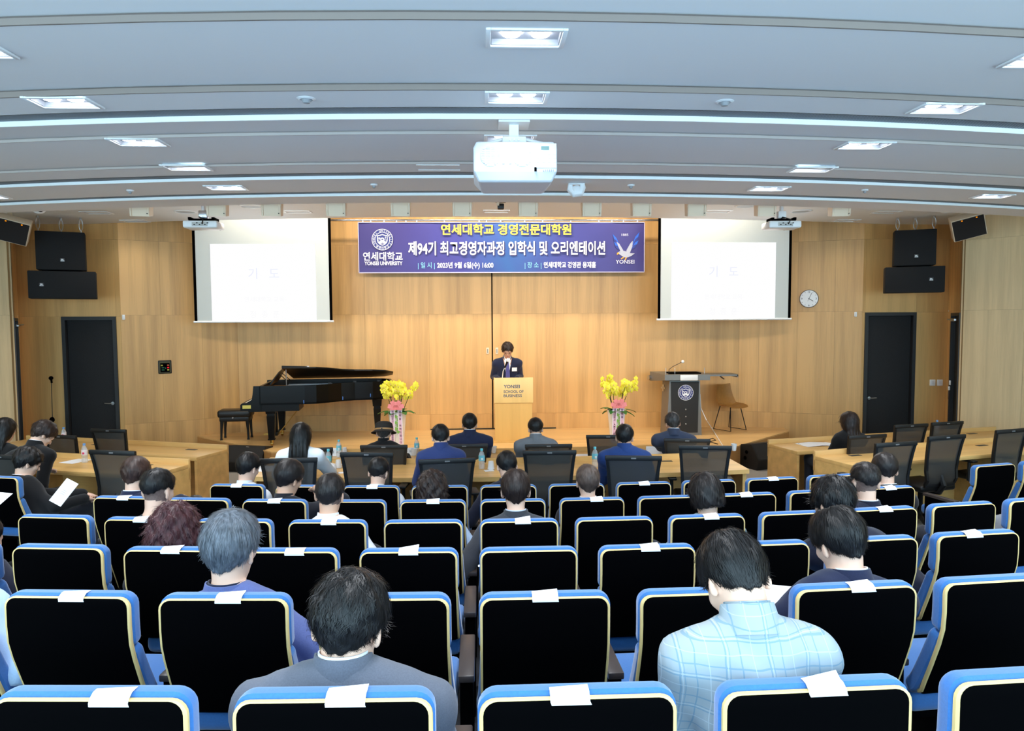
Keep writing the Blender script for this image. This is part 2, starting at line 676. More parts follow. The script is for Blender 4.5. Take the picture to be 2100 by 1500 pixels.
def door(name, x0, x1, y, hinge_left):
    d = tag(bpy.data.objects.new(name, None), kind='structure')
    COL.objects.link(d)
    d.location = ((x0 + x1) / 2, y, FL)
    w, h = x1 - x0, ZD - FL
    fr = MB()
    fr.box((-w / 2 + .03, .05, h / 2), (.06, .14, h)).box((w / 2 - .03, .05, h / 2), (.06, .14, h)).box((0, .05, h - .03), (w - .12, .14, .06))
    fr.box((0, .13, h / 2), (w, .02, h))  # added backing sheet, blocks light leaking around the leaf
    fr.build('door_frame', M_DOORF, d)
    lf = MB().box((0, .07, h / 2 - .03), (w - .13, .045, h - .07), r=.004).build('door_leaf', M_DOOR, d)
    s = 1 if hinge_left else -1
    hx = s * (w / 2 - .13)
    hz = atY(232 if hinge_left else 1778, 828 if hinge_left else 817, y).z - FL
    k = MB().cyl((hx, .047, hz), (hx, .03, hz), .028, n=14).cyl((hx, .03, hz), (hx, .0, hz), .011).tube([(hx, .0, hz), (hx - s * .05, -.004, hz), (hx - s * .12, .0, hz + .004)], .010)
    k.build('door_handle', M_STEEL, lf)
    MB().cyl((hx, .05, hz + .11), (hx, .04, hz + .11), .022, n=14).build('lock_cylinder', M_BLACKP, lf)
    return d


door('door_1', dl0, dl1, DLy, True)
door('door_2', dr0, dr1, DRy, False)

# return walls with the dark side doors, then the pale side walls


def side(sg, wx, wy, sx, sy, n1, n2, n3):
    if sg < 0:
        a, b = (sx, sy), (wx, wy)
    else:
        a, b = (wx, wy), (sx, sy)
    L = math.hypot(b[0] - a[0], b[1] - a[1])
    cut = (L * .02, L * .70) if sg < 0 else (L * .30, L * .98)
    wall(n1, a, b, FL, ZT, list(cut), [2.42, 3.70], M_WOOD, holes=[(cut[0], cut[1], 2.38)])
    d = tag(bpy.data.objects.new(n2, None), kind='structure')
    COL.objects.link(d)
    ang = math.atan2(b[1] - a[1], b[0] - a[0])
    d.location = (a[0], a[1], FL)
    d.rotation_euler = (0, 0, ang)
    w = cut[1] - cut[0]
    xc = (cut[0] + cut[1]) / 2
    MB().box((xc - w / 2 + .025, .05, 1.24), (.05, .13, 2.48)).box((xc + w / 2 - .025, .05, 1.24), (.05, .13, 2.48)).box((xc, .05, 2.455), (w - .1, .13, .05)).box((xc, .125, 1.24), (w, .02, 2.48)).build('door_frame', M_DOORF, d)  # last box is an added rear sheet against light leaks
    MB().box((xc, .08, 1.215), (w - .1, .045, 2.43)).build('door_leaf', mat('black_door', (20, 18, 18), .5), d)
    MB().box((xc, -.03, 2.36), (.30, .05, .05), r=.008).tube([(xc + .1, -.05, 2.36), (xc - .08, -.11, 2.37), (xc - .2, -.04, 2.37)], .010).build('door_closer', M_STEEL, d)
    ex, ey = (sx + sg * 2.9, sy - 3.6)
    p, q = ((sx, sy), (ex, ey)) if sg > 0 else ((ex, ey), (sx, sy))
    wall(n3, p, q, FL, ZT, [.9, 1.8, 2.7, 3.6], [2.42, 3.58], M_WOOD_PALE)
    LL = [(ex, ey), (ex, -.6)] if sg > 0 else [(ex, -.6), (ex, ey)]
    wall(n3 + '_rear', LL[0], LL[1], FL, ZT - 1.2, [2, 4, 6, 8, 10], [2.42], M_WOOD_PALE)


side(-1, wlx, DLy, SLx, SLy, 'wall_return_left', 'door_3', 'wall_left')
side(1, wrx, DRy, SRx, SRy, 'wall_return_right', 'door_4', 'wall_right')

# ---- stepped floor (one terrace per row of seats) and the stage
RS = 17.0
ROW_Y = [None, 1.635, 2.515, 3.385, 4.25, 5.12, 5.965]
ROW_TOP = [None, 1.428, 1.324, 1.214, 1.114, 1.020, .932]
ROW_F = [None] + [t - .95 for t in ROW_TOP[1:]]
M_CARPET = mat('grey_carpet', (150, 146, 140), 0.95, noise=.35, nscale=140, bump=.3, bscale=300)
M_STEPC = mat('dark_carpet', (52, 52, 56), 0.95, noise=.3, nscale=140, bump=.3, bscale=300)
prof = [(-1.2, .62), (.46, .62)]
for k in range(1, 7):
    y = ROW_Y[k] - .30
    prof += [(y, prof[-1][1]), (y + .001, ROW_F[k])] if k > 1 else [(.461, ROW_F[1])]
prof += [(6.75, ROW_F[6])]
tag(sweep(prof, RS, -11, 11.5, 44).build('floor', M_STEPC), kind='structure')
tag(sweep([(6.75, 0.0), (8.08, 0.0), (8.081, FL), (14.5, FL)], RS, -11, 11.5, 44).build('floor_front', M_CARPET), kind='structure')

sl = atZ(399, 893, ST)
sr = atZ(1618, 884, ST)
fl_ = atZ(556, 927, ST)
fr_ = atZ(1492, 921, ST)
stage_poly = [(sl.x - .05, sl.y + .35), (sl.x, sl.y), (fl_.x, fl_.y)]
for t in (.25, .5, .75):
    stage_poly.append((fl_.x + (fr_.x - fl_.x) * t, fl_.y + (fr_.y - fl_.y) * t))
stage_poly += [(fr_.x, fr_.y), (sr.x, sr.y), (sr.x + .05, sr.y + .35), (CR, YB), (CL, YB)]
stage = MB().prism(stage_poly, FL, ST - .022).build('floor_stage', wood('stage_riser', (190, 142, 86), grain=(.5, .5, 9)))
tag(stage, kind='structure')
# boards of the stage floor
ymin = min(p[1] for p in stage_poly)


def clip_poly(poly, y0, y1):
    def cl(P, f, lim, keep):
        out = []
        for i in range(len(P)):
            a, b = P[i], P[(i + 1) % len(P)]
            ka, kb = keep(a), keep(b)
            if ka:
                out.append(a)
            if ka != kb:
                t = (lim - a[1]) / (b[1] - a[1])
                out.append((a[0] + (b[0] - a[0]) * t, lim))
        return out
    P = cl(poly, None, y0, lambda p: p[1] >= y0)
    return cl(P, None, y1, lambda p: p[1] <= y1) if P else P


yy = ymin
while yy < YB:
    P = clip_poly(stage_poly, yy + .0015, min(yy + .12, YB) - .0015)
    if len(P) >= 3:
        MB().prism(P, ST - .022, ST).build('floor_plank', M_STAGE, stage)
    yy += .12

# ------------------------------------------------------------------ ceiling lights
M_LAMP = emis('lamp_white', (240, 246, 255), 22.0)
M_GLOWIN = mat('lamp_reflector', (176, 178, 184), .45)


def make_downlight():
    t = thing('ceiling_light', 'x', 'ceiling light')
    w, l = .370, .225
    f = MB()
    for sx in (-1, 1):
        f.box((sx * (w / 2 - .011), 0, -.004), (.022, l, .012), r=.003)
    for sy in (-1, 1):
        f.box((0, sy * (l / 2 - .011), -.004), (w - .044, .022, .012), r=.003)
    f.build('frame', M_WHITE, t)
    b = MB()
    b.box((0, 0, .028), (w - .05, l - .05, .006))
    for sx in (-1, 1):
        b.box((sx * (w / 2 - .025), 0, .014), (.006, l - .05, .03))
    for sy in (-1, 1):
        b.box((0, sy * (l / 2 - .025), .014), (w - .05, .006, .03))
    b.build('reflector', M_GLOWIN, t)
    for sx in (-.068, .068):
        MB().cyl((sx, 0, .022), (sx, 0, .012), .048, .042, n=20).build('lamp', M_LAMP, t)
    return t


down0 = make_downlight()
first_down = [True]


def put_down(x, y, z, label, grp, power, scale=1.0, angle=130, tone=COOL):
    o = down0 if first_down[0] else dup(down0, (0, 0, 0))
    first_down[0] = False
    o.location = (x, y, z - .002)
    o.scale = (scale, scale, 1)
    o['label'] = label
    o['group'] = grp
    spot_light('downlight_beam', (x, y, z - .012), (x, y, 0), power * (.3 if 'right above' in label else .45 if 'first slot' in label else 1), tone, angle, .07, .9)


G1 = 'twin downlights in the bowed ceiling'
NEAR_TXT = ('nearest, cut off by the picture edge', 'second from the camera', 'third from the camera', 'fourth from the camera', 'farthest, just before the last slot')
for x, y, a, i in DOWN_SPOTS:
    if a == 'c':
        lb = ('nearest twin square downlight on the hall centre line', 'second twin downlight on the centre line, beside the first slot grille', 'twin downlight right above the large white projector')[i]
    elif a == 'b':
        lb = 'twin downlight overhead behind the camera line, %s %s' % (('left', 'middle', 'right')[i % 3], ('first', 'second')[i // 3])
    elif abs(a) == 1:
        lb = 'twin downlight in the %s row of the ceiling, %s' % ('left' if a < 0 else 'right', NEAR_TXT[i])
    else:
        lb = 'twin downlight of the outermost %s row, %s' % ('left' if a < 0 else 'right', ('over the side aisle', 'over the side desks', 'by the last slot grille')[i])
    put_down(x, y, ceil_z(y - arc(x, RC)), lb, G1, LIGHT_DOWN)
G2 = 'flat downlights in the recessed stage ceiling'
for px, py, lb in ((198, 436, 'flat downlight above the left hung loudspeakers'), (277, 453, 'flat downlight between left loudspeakers and left screen'), (610, 434, 'flat downlight above the left projection screen'),
                   (1018, 433, 'flat downlight above the middle of the blue banner'), (1472, 433, 'flat downlight above the right projection screen'), (1735, 452, 'flat downlight right of the right screen projector'), (1817, 435, 'flat downlight above the right hung loudspeakers')):
    p = atZ(px, py, Z2)
    put_down(p.x, p.y, Z2, lb, G2, LIGHT_RECESS, 1.1, 140, (1.0, .95, .86))
# round flush ceiling speakers in the recess, smoke detectors and sprinklers
ring0 = None
for px, py, z, r, nm, lb, cat in ((380, 434, Z2, .16, 'ceiling_speaker', 'round flush ceiling speaker near the left screen projector', 'ceiling speaker'), (516, 423, Z2 - .0, .17, 'ceiling_speaker', 'round ceiling speaker half hidden behind left flood boxes', 'ceiling speaker'),
                                  (1531, 422, Z2, .17, 'ceiling_speaker', 'round ceiling speaker half hidden behind right flood boxes', 'ceiling speaker'), (1643, 433, Z2, .16, 'ceiling_speaker', 'round flush ceiling speaker near the right screen projector', 'ceiling speaker'),
                                  (628, 201, 3.595, .055, 'smoke_detector', 'small round detector in the ceiling left of the centre lights', 'detector'), (1486, 207, 3.595, .055, 'smoke_detector', 'small round detector in the ceiling right of the centre lights', 'detector'),
                                  (267, 391, 3.585, .035, 'sprinkler', 'tiny ceiling sprinkler below the left row of downlights', 'sprinkler'), (767, 379, 3.585, .035, 'sprinkler', 'tiny ceiling sprinkler left of the large projector', 'sprinkler'),
                                  (1294, 380, 3.585, .035, 'sprinkler', 'tiny ceiling sprinkler right of the white pipe elbow', 'sprinkler'), (1773, 390, 3.585, .035, 'sprinkler', 'tiny ceiling sprinkler under the right row of downlights', 'sprinkler')):
    p = atZ(px, py, z)
    t = thing(nm, lb, cat, (p.x, p.y, z), 0, {'ceiling_speaker': 'flush ceiling speakers', 'smoke_detector': 'round ceiling detectors', 'sprinkler': 'ceiling sprinklers'}[nm])
    if nm == 'ceiling_speaker':
        MB().lathe([(r, 0), (r, -.012), (r * .88, -.016), (r * .86, -.006)], 24).build('rim', M_CEIL2, t)
        MB().lathe([(r * .86, -.006), (.001, -.008)], 24).build('grille', mat('pale_grille', (176, 184, 188), .6), t)
    else:
        MB().lathe([(r, 0.004), (r, -.006), (r * .7, -.012), (r * .62, -.006)], 18).build('ring', M_WHITE, t)
        MB().lathe([(r * .6, -.004), (r * .35, -.03), (.001, -.034)], 14).build('sensor', mat('grey_sensor', (150, 152, 156), .4), t)

# ------------------------------------------------------------------ beige stage floods behind the last beam
def make_flood():
    t = thing('stage_flood', 'x', 'stage flood light')
    b = MB()
    w, d, h = .235, .20, .26
    vs = [(-w / 2, -d / 2, h), (w / 2, -d / 2, h), (w / 2, d / 2, h), (-w / 2, d / 2, h), (-w / 2 + .012, -d / 2 + .05, 0), (w / 2 - .012, -d / 2 + .05, 0), (w / 2 - .012, d / 2 + .03, .03), (-w / 2 + .012, d / 2 + .03, .03)]
    b.add(vs, [(0, 1, 2, 3), (5, 4, 7, 6), (1, 0, 4, 5), (2, 1, 5, 6), (3, 2, 6, 7), (0, 3, 7, 4)])
    b.build('housing', M_BEIGE, t)
    for sx in (-1, 1):
        MB().box((sx * .095, -.072, .13), (.022, .03, .25), rot=(.19, 0, 0), r=.004).build('rib', M_BEIGE, t)
    MB().box((0, -.068, .13), (.16, .012, .22), rot=(.19, 0, 0)).build('back_plate', mat('beige_plate', (202, 196, 176), .5), t)
    MB().cyl((.085, -.065, .03), (.085, -.085, .03), .006, n=8).build('screw', M_BLACKP, t)
    MB().box((0, 0, .5), (.10, .08, 1)).build('bracket', M_BEIGE, t, (0, .02, h - .004))
    return t


fl0 = make_flood()
flood_px = (289, 446, 558, 690, 822, 948, 1083, 1213, 1315, 1427, 1570, 1722)
flood_lb = ('beige stage flood box at the left end of the row', 'beige flood box right behind the left screen projector', 'third beige flood box from the left end, over the left screen', 'beige flood box above the right edge of the left screen', 'beige flood box above the banner crest',
            'beige flood box left of the small black stage camera', 'beige flood box right of the small black stage camera', 'beige flood box above the banner right half', 'beige flood box above the banner bird emblem', 'beige flood box above the left part of the right screen',
            'beige flood box left of the right screen projector', 'beige stage flood box at the right end of the row')
for i, px in enumerate(flood_px):
    y = 8.45 + arc((px - 986) / 1500 * 8.7, RC)
    p = atY(px, 445, y)
    o = fl0 if i == 0 else dup(fl0, (0, 0, 0))
    o.location = (p.x, p.y, p.z)
    rz = -(p.x - CX) * .045
    o.rotation_euler = (0, 0, rz)
    o['label'] = flood_lb[i]
    for ch_ in o.children:
        if ch_.name.startswith('bracket'):
            ch_.scale = (1, 1, Z2 - p.z - .256)
    o['group'] = 'beige stage floods along the last beam'
    spot_light('flood_beam', (p.x, p.y + .2, p.z + .1), (CX + (p.x - CX) * .85, YB, 1.5), LIGHT_FLOOD, WARM, 95, .1, 1.0)
hp_ = atZ(898, 338, 3.588)
t = thing('ceiling_hatch', 'thin outline of an access hatch in the ceiling left of the projector', 'access hatch', (hp_.x, hp_.y, 3.585))
MB().box((0, 0, 0), (.36, .012, .006)).build('front_edge', M_EDGE, t)
MB().box((0, .2, .0), (.36, .006, .006)).build('rear_edge', M_CEIL, t)
# the rail they hang from
MB_r = sweep([(8.47, 3.985), (8.47, 4.03), (8.53, 4.03), (8.53, 3.985)], RC, -5.2, 6.2, 30)
tag(sweep([(8.45, 4.0), (8.45, 3.93), (8.53, 3.93), (8.53, 4.0)], RC, -5.2, 6.2, 30).build('mounting_rail', M_BEIGE), 'long bowed beige rail carrying the stage floods', 'rail')

# small black stage camera beside the central flood
p = atY(1027, 424, 8.6)
t = thing('stage_camera', 'small black camera hanging above the banner centre', 'camera', p)
MB().box((0, 0, 0), (.075, .09, .065), r=.012).build('body', M_BLACKP, t)
MB().cyl((0, .045, 0), (0, .075, 0), .022, n=14).build('lens', M_BLACK, t)
MB().box((0, 0, .06), (.12, .04, .03), r=.008).box((0, 0, .26), (.03, .03, .40)).build('bracket', M_BLACKP, t)
MB().box((-.035, -.05, .03), (.03, .012, .05), r=.003).build('sticker', M_BEIGE, t)

# ------------------------------------------------------------------ projection screens
M_SCREEN = mat('screen_fabric', (204, 208, 206), .8)
M_IMG = emis('projected_image', (255, 255, 255), 1.0)
M_IMGT = emis('projected_letters', (236, 239, 253), 1.0)
YS = 12.62
for nm, xl, xr, yb, il, ir, it, tx, ty, lb in (('left', 400, 682, 659.5, 430.5, 650, 501, 541, 560, 'wide projection screen left of the banner, lit white'), ('right', 1349, 1620.5, 654.5, 1377, 1589, 498, 1484, 556, 'wide projection screen right of the banner, lit white')):
    a, b = atY(xl, yb, YS), atY(xr, yb, YS)
    zt = 5.299
    t = thing('projection_screen', lb, 'projection screen', ((a.x + b.x) / 2, YS, a.z), 0, 'projection screens')
    w, h = b.x - a.x, zt - a.z
    MB().box((0, 0, h / 2), (w, .008, h)).build('screen_sheet', M_SCREEN, t)
    for s in (-1, 1):
        MB().box((s * (w / 2 - .02), -.006, h / 2), (.045, .006, h)).build('black_border', M_BLACK, t)
    MB().cyl((-w / 2 - .02, 0, -.01), (w / 2 + .02, 0, -.01), .018, n=12).build('bottom_bar', M_WHITE, t)
    i0, i1 = atY(il, it, YS), atY(ir, yb - 2, YS)
    im = MB().box(((i0.x + i1.x) / 2 - t.location.x, -.0055, (i0.z + i1.z) / 2 - a.z + .002), (i1.x - i0.x, .003, i0.z - i1.z)).build('projected_image', M_IMG, t)
    q = atY(tx, ty, YS)
    text_mesh('기   도', .20, plane_M((q.x - t.location.x, -.0085, q.z - a.z - .085), (1, 0, 0), (0, 0, 1)), M_IMGT, 'lettering', im, bold=.0)
    for tx_, dy_, sz_ in (('연세대학교 교목', .40, .10), ('정  종  훈', .66, .13)):
        text_mesh(tx_, sz_, plane_M((q.x - t.location.x, -.0085, q.z - a.z - .085 - dy_), (1, 0, 0), (0, 0, 1)), emis('faint_letters', (250, 250, 252), 1.0), 'lettering', im, bold=.0)
    area_light('screen_glow', (t.location.x, YS - .05, a.z + .75), (t.location.x, 5, a.z + .75), 9, (.94, .98, 1.0), 1.8, 1.3, 110)

# ------------------------------------------------------------------ banner
YN = 13.25
b0, b1 = atY(734, 458, YN), atY(1321.5, 558, YN)
BW, BH = b1.x - b0.x, atY(1030, 456, YN).z - atY(1030, 559.5, YN).z
bcx, bz0 = (b0.x + b1.x) / 2, atY(1030, 559.5, YN).z
m = bpy.data.materials.new('banner_cloth')
m.use_nodes = True
nt = m.node_tree
bs = nt.nodes['Principled BSDF']
bs.inputs['Roughness'].default_value = .55
tc = nt.nodes.new('ShaderNodeTexCoord')
sx_ = nt.nodes.new('ShaderNodeSeparateXYZ')
nt.links.new(tc.outputs['Generated'], sx_.inputs[0])
rp = nt.nodes.new('ShaderNodeValToRGB')
cr = rp.color_ramp
cr.elements[0].color = srgb(52, 44, 116)
cr.elements[1].color = srgb(50, 43, 114)
for pos, c in ((.12, (56, 48, 124)), (.36, (56, 56, 142)), (.52, (38, 88, 156)), (.70, (56, 60, 140))):
    e = cr.elements.new(pos)
    e.color = srgb(*c)
mn = nt.nodes.new('ShaderNodeTexNoise')
mn.inputs['Scale'].default_value = 2.0
ma = nt.nodes.new('ShaderNodeMath')
ma.operation = 'MULTIPLY_ADD'
ma.inputs[1].default_value = .12
nt.links.new(mn.outputs[0], ma.inputs[0])
sb = nt.nodes.new('ShaderNodeMath')
sb.operation = 'SUBTRACT'
sb.inputs[1].default_value = .06
nt.links.new(sx_.outputs[0], sb.inputs[0])
nt.links.new(sb.outputs[0], ma.inputs[2])
nt.links.new(ma.outputs[0], rp.inputs[0])
nt.links.new(rp.outputs[0], bs.inputs['Base Color'])
banner = thing('event_banner', 'long purple-blue event banner with Korean lettering', 'banner', (bcx, YN, bz0))
vs, fs = [], []
nx, nz = 60, 8
for side_ in (0, 1):
    for j in range(nz + 1):
        for i in range(nx + 1):
            u, v = i / nx, j / nz
            sag = .012 * math.sin(u * PI * 14) * v
            y = .008 * math.sin(u * 17 + v * 3) + .006 * math.sin(u * 41 - v * 5)
            vs.append(((u - .5) * BW, y + side_ * .004, v * BH - abs(sag) * .3))
k = (nx + 1) * (nz + 1)
for j in range(nz):
    for i in range(nx):
        a = j * (nx + 1) + i
        fs.append((a, a + 1, a + nx + 2, a + nx + 1))
        fs.append((k + a, k + a + nx + 1, k + a + nx + 2, k + a + 1))
MB().add(vs, fs, smooth=True).build('banner_cloth', m, banner)
hem = MB()
for z in (0.004, BH - .004):
    hem.box((0, -.017, z), (BW, .003, .014))
for s in (-1, 1):
    hem.box((s * (BW / 2 - .006), -.017, BH / 2), (.012, .003, BH))
hem.build('hem', mat('banner_hem', (196, 190, 214), .6), banner)
PX = BW / (1321.5 - 734)                         # metres per photo pixel at the banner


def bM(px, py):
    return plane_M(((px - 1027.7) * PX, -.0185, (559.5 - py) * PX), (1, 0, 0), (0, 0, 1))


M_YEL = mat('banner_yellow', (255, 232, 70), .5)
M_LW = mat('banner_white', (244, 244, 250), .5)
M_LB = mat('banner_cyan', (130, 200, 236), .5)
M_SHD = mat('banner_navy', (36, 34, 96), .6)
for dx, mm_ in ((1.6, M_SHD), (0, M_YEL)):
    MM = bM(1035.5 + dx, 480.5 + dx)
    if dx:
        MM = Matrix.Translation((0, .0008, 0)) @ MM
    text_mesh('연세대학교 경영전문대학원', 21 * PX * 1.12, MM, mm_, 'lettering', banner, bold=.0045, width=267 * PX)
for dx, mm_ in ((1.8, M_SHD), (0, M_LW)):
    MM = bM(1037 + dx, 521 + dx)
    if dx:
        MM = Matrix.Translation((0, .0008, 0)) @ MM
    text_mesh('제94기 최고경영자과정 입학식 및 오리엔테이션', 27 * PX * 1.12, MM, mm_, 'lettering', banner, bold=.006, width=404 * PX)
text_mesh('| 일 시 |', 12 * PX * 1.1, bM(871.5, 549), M_LB, 'lettering', banner, bold=.001, width=34 * PX)
text_mesh('2023년 9월 6일(수) 16:00', 12 * PX * 1.12, bM(951, 549), M_LW, 'lettering', banner, bold=.003, width=115 * PX)
text_mesh('| 장 소 |', 12 * PX * 1.1, bM(1090, 549), M_LB, 'lettering', banner, bold=.001, width=34 * PX)
text_mesh('연세대학교 경영관 용재홀', 12 * PX * 1.12, bM(1166, 549), M_LW, 'lettering', banner, bold=.003, width=108 * PX)
text_mesh('연세대학교', 17 * PX * 1.12, bM(783.5, 533), M_LW, 'lettering', banner, bold=.003, width=80 * PX)
text_mesh('YONSEI UNIVERSITY', 8 * PX * 1.3, bM(784.5, 543.5), M_LW, 'lettering', banner, bold=.002, width=77 * PX)
text_mesh('YONSEI', 8 * PX * 1.35, bM(1280.5, 541.5), mat('banner_grey', (206, 208, 226), .5), 'lettering', banner, bold=.001, width=39 * PX)
text_mesh('1885', 5 * PX * 1.35, bM(1280, 485), MATS['banner_grey'], 'lettering', banner, bold=0, width=14 * PX)


def arc_text(body, r, a0, a1, size, M, m, name, parent, inward=False, bold=0.0):
    objs = []
    n = len(body)
    for i, ch in enumerate(body):
        if ch == ' ':
            continue
        a = math.radians(a0 + (a1 - a0) * (i / (n - 1) if n > 1 else .5))
        c, s = math.cos(a), math.sin(a)
        rot = (a - PI / 2) if not inward else (a + PI / 2)
        L = Matrix.Translation((r * c, r * s, 0)) @ Matrix.Rotation(rot, 4, 'Z') @ Matrix.Translation((0, -size * .36, 0))
        objs.append(text_mesh(ch, size, M @ L, m, name, parent, bold=bold))
    return join_meshes(objs, name)


def crest(M, R, parent, white, navy):
    """Round university seal: ring with lettering, shield with book, ring and torch over a pointed gable."""
    def disc(r0, r1, z, m, nm, n=48):
        vs = [(r * math.cos(2 * PI * i / n), r * math.sin(2 * PI * i / n), z) for r in (r0, r1) for i in range(n)]
        fs = [(i, (i + 1) % n, n + (i + 1) % n, n + i) for i in range(n)]
        return MB().add(vs, fs, M).build(nm, m, parent)
    disc(.001, R, 0, navy, 'seal_ground')
    disc(R * .955, R, .0008, white, 'seal_ring')
    disc(R * .67, R * .71, .0008, white, 'seal_ring')
    arc_text('YONSEI UNIVERSITY', R * .83, 208, -28, R * .24, M @ Matrix.Translation((0, 0, .0012)), white, 'seal_lettering', parent)
    arc_text('연세대학교', R * .84, 232, 308, R * .24, M @ Matrix.Translation((0, 0, .0012)), white, 'seal_lettering', parent, inward=True)

    def shape(pts, z, m, nm):
        return MB().add([(x * R, y * R, z) for x, y in pts], [tuple(range(len(pts)))], M).build(nm, m, parent)
    sh = [(-.50, .40), (-.25, .43), (0, .52), (.25, .43), (.50, .40), (.50, -.05), (.44, -.26), (.28, -.44), (0, -.58), (-.28, -.44), (-.44, -.26), (-.50, -.05)]
    shape(sh, .0010, white, 'shield')
    up = [(-.42, .33), (-.2, .36), (0, .44), (.2, .36), (.42, .33), (.42, .0), (.42, -.02), (-.42, -.02)]
    shape(up, .0016, navy, 'shield_field')
    disc(.10 * R, .19 * R, .0022, white, 'shield_charge', 24)
    for o in ():
        pass
    b_ = [(-.38, .20), (-.29, .18), (-.20, .20), (-.20, .08), (-.29, .06), (-.38, .08)]
    shape(b_, .0022, white, 'shield_charge')
    shape([(.27, .06), (.31, .06), (.31, .16), (.35, .22), (.29, .30), (.23, .22), (.27, .16)], .0022, white, 'shield_charge')
    shape([(-.40, -.07), (0, -.03), (.40, -.07), (.36, -.2), (.0, .0), (-.36, -.2)], .0018, navy, 'shield_field')
    g = [(0, -.06), (.36, -.33), (.26, -.43), (0, -.22), (-.26, -.43), (-.36, -.33)]
    shape(g, .0026, white, 'shield_charge')
    shape([(0, -.27), (.19, -.42), (0, -.52), (-.19, -.42)], .0020, navy, 'shield_field')
    shape([(-.1, -.40), (.1, -.40), (.1, -.43), (-.1, -.43)], .0026, white, 'shield_charge')


M_NAVY = mat('seal_navy', (30, 44, 120), .5)
crest(bM(783, 492), 21.5 * PX, banner, M_LW, M_NAVY)


def eagle(M, s, parent):
    gy, bl, og = mat('bird_grey', (168, 170, 186), .5), mat('bird_blue', (26, 92, 200), .5), mat('bird_orange', (240, 160, 40), .5)
    dk = mat('bird_dark_blue', (24, 44, 130), .5)

    def shp(pts, z, m, nm):
        MB().add([(x * s, y * s, z) for x, y in pts], [tuple(range(len(pts)))], M).build(nm, m, parent)
    # feathers, outer to inner, drawn in photo pixels about the middle of the bird
    for k, (tip, root) in enumerate((((-26, 26), (-9, -2)), ((-25, 18), (-9, -4)), ((-23, 10), (-10, -6)), ((-21, 3), (-10, -8)))):
        nx_, ny_ = -(root[1] - tip[1]), root[0] - tip[0]
        q = math.hypot(nx_, ny_)
        nx_, ny_ = nx_ / q * 2.6, ny_ / q * 2.6
        mid = ((tip[0] * 2 + root[0]) / 3, (tip[1] * 2 + root[1]) / 3)
        shp([tip, (mid[0] + nx_, mid[1] + ny_), root, (mid[0] - nx_, mid[1] - ny_)], .0006 + .0003 * k, bl if k % 2 == 0 else dk, 'wing_feather')
    for k, (tip, root) in enumerate((((30, 30), (12, -2)), ((29, 22), (12, -4)), ((28, 13), (12, -6)), ((24, 5), (11, -8)))):
        nx_, ny_ = -(root[1] - tip[1]), root[0] - tip[0]
        q = math.hypot(nx_, ny_)
        nx_, ny_ = nx_ / q * 2.8, ny_ / q * 2.8
        mid = ((tip[0] * 2 + root[0]) / 3, (tip[1] * 2 + root[1]) / 3)
        shp([tip, (mid[0] + nx_, mid[1] + ny_), root, (mid[0] - nx_, mid[1] - ny_)], .0006 + .0003 * k, bl if k % 2 == 0 else dk, 'wing_feather')
    shp([(-18, 10), (-12, 6), (-4, -7), (-2, -14), (-8, -13), (-13, -2)], .002, gy, 'wing')
    shp([(16, 12), (11, 7), (3, -7), (2, -15), (10, -13), (15, 0)], .002, gy, 'wing')
    shp([(-14, -11), (-9, -8), (0, -9), (8, -13), (20, -14), (13, -19), (6, -22), (-2, -22), (-8, -18), (-12, -16)], .0024, gy, 'bird_body')
    shp([(-14, -11), (-17, -13), (-17, -17), (-14, -15), (-12, -15)], .0028, og, 'beak')
    shp([(-4, -21), (-9, -24), (-8, -26), (-2, -23)], .0028, og, 'talon')
    shp([(1, -22), (-1, -28), (1, -28), (4, -22)], .0028, og, 'talon')
    shp([(-12, -12), (-10.5, -11.4), (-10.5, -12.6)], .003, dk, 'bird_eye')


eagle(bM(1280.5, 507), PX, banner)
tie = None
for i, px in enumerate((744, 760, 787, 812, 831, 853, 909, 980, 995, 1024, 1073, 1110, 1168, 1226, 1253, 1277, 1306)):
    MB().ball(((px - 1027.7) * PX, -.012, BH + .012), (.012, .01, .016), 8).build('cable_tie', M_LW, banner)
rl = thing('banner_rail', 'thin bright rail across the stage holding the banner', 'rail', (bcx, YN, bz0 + BH + .035))
MB().cyl((-3.3, 0, 0), (3.45, 0, 0), .018, n=12).build('tube', M_STEEL, rl)
for x in (-3.2, 0, 3.35):
    MB().box((x, .21, .0), (.03, .42, .03)).build('wall_bracket', M_STEEL, rl)
# ------------------------------------------------------------------ theatre seats
W0 = .455


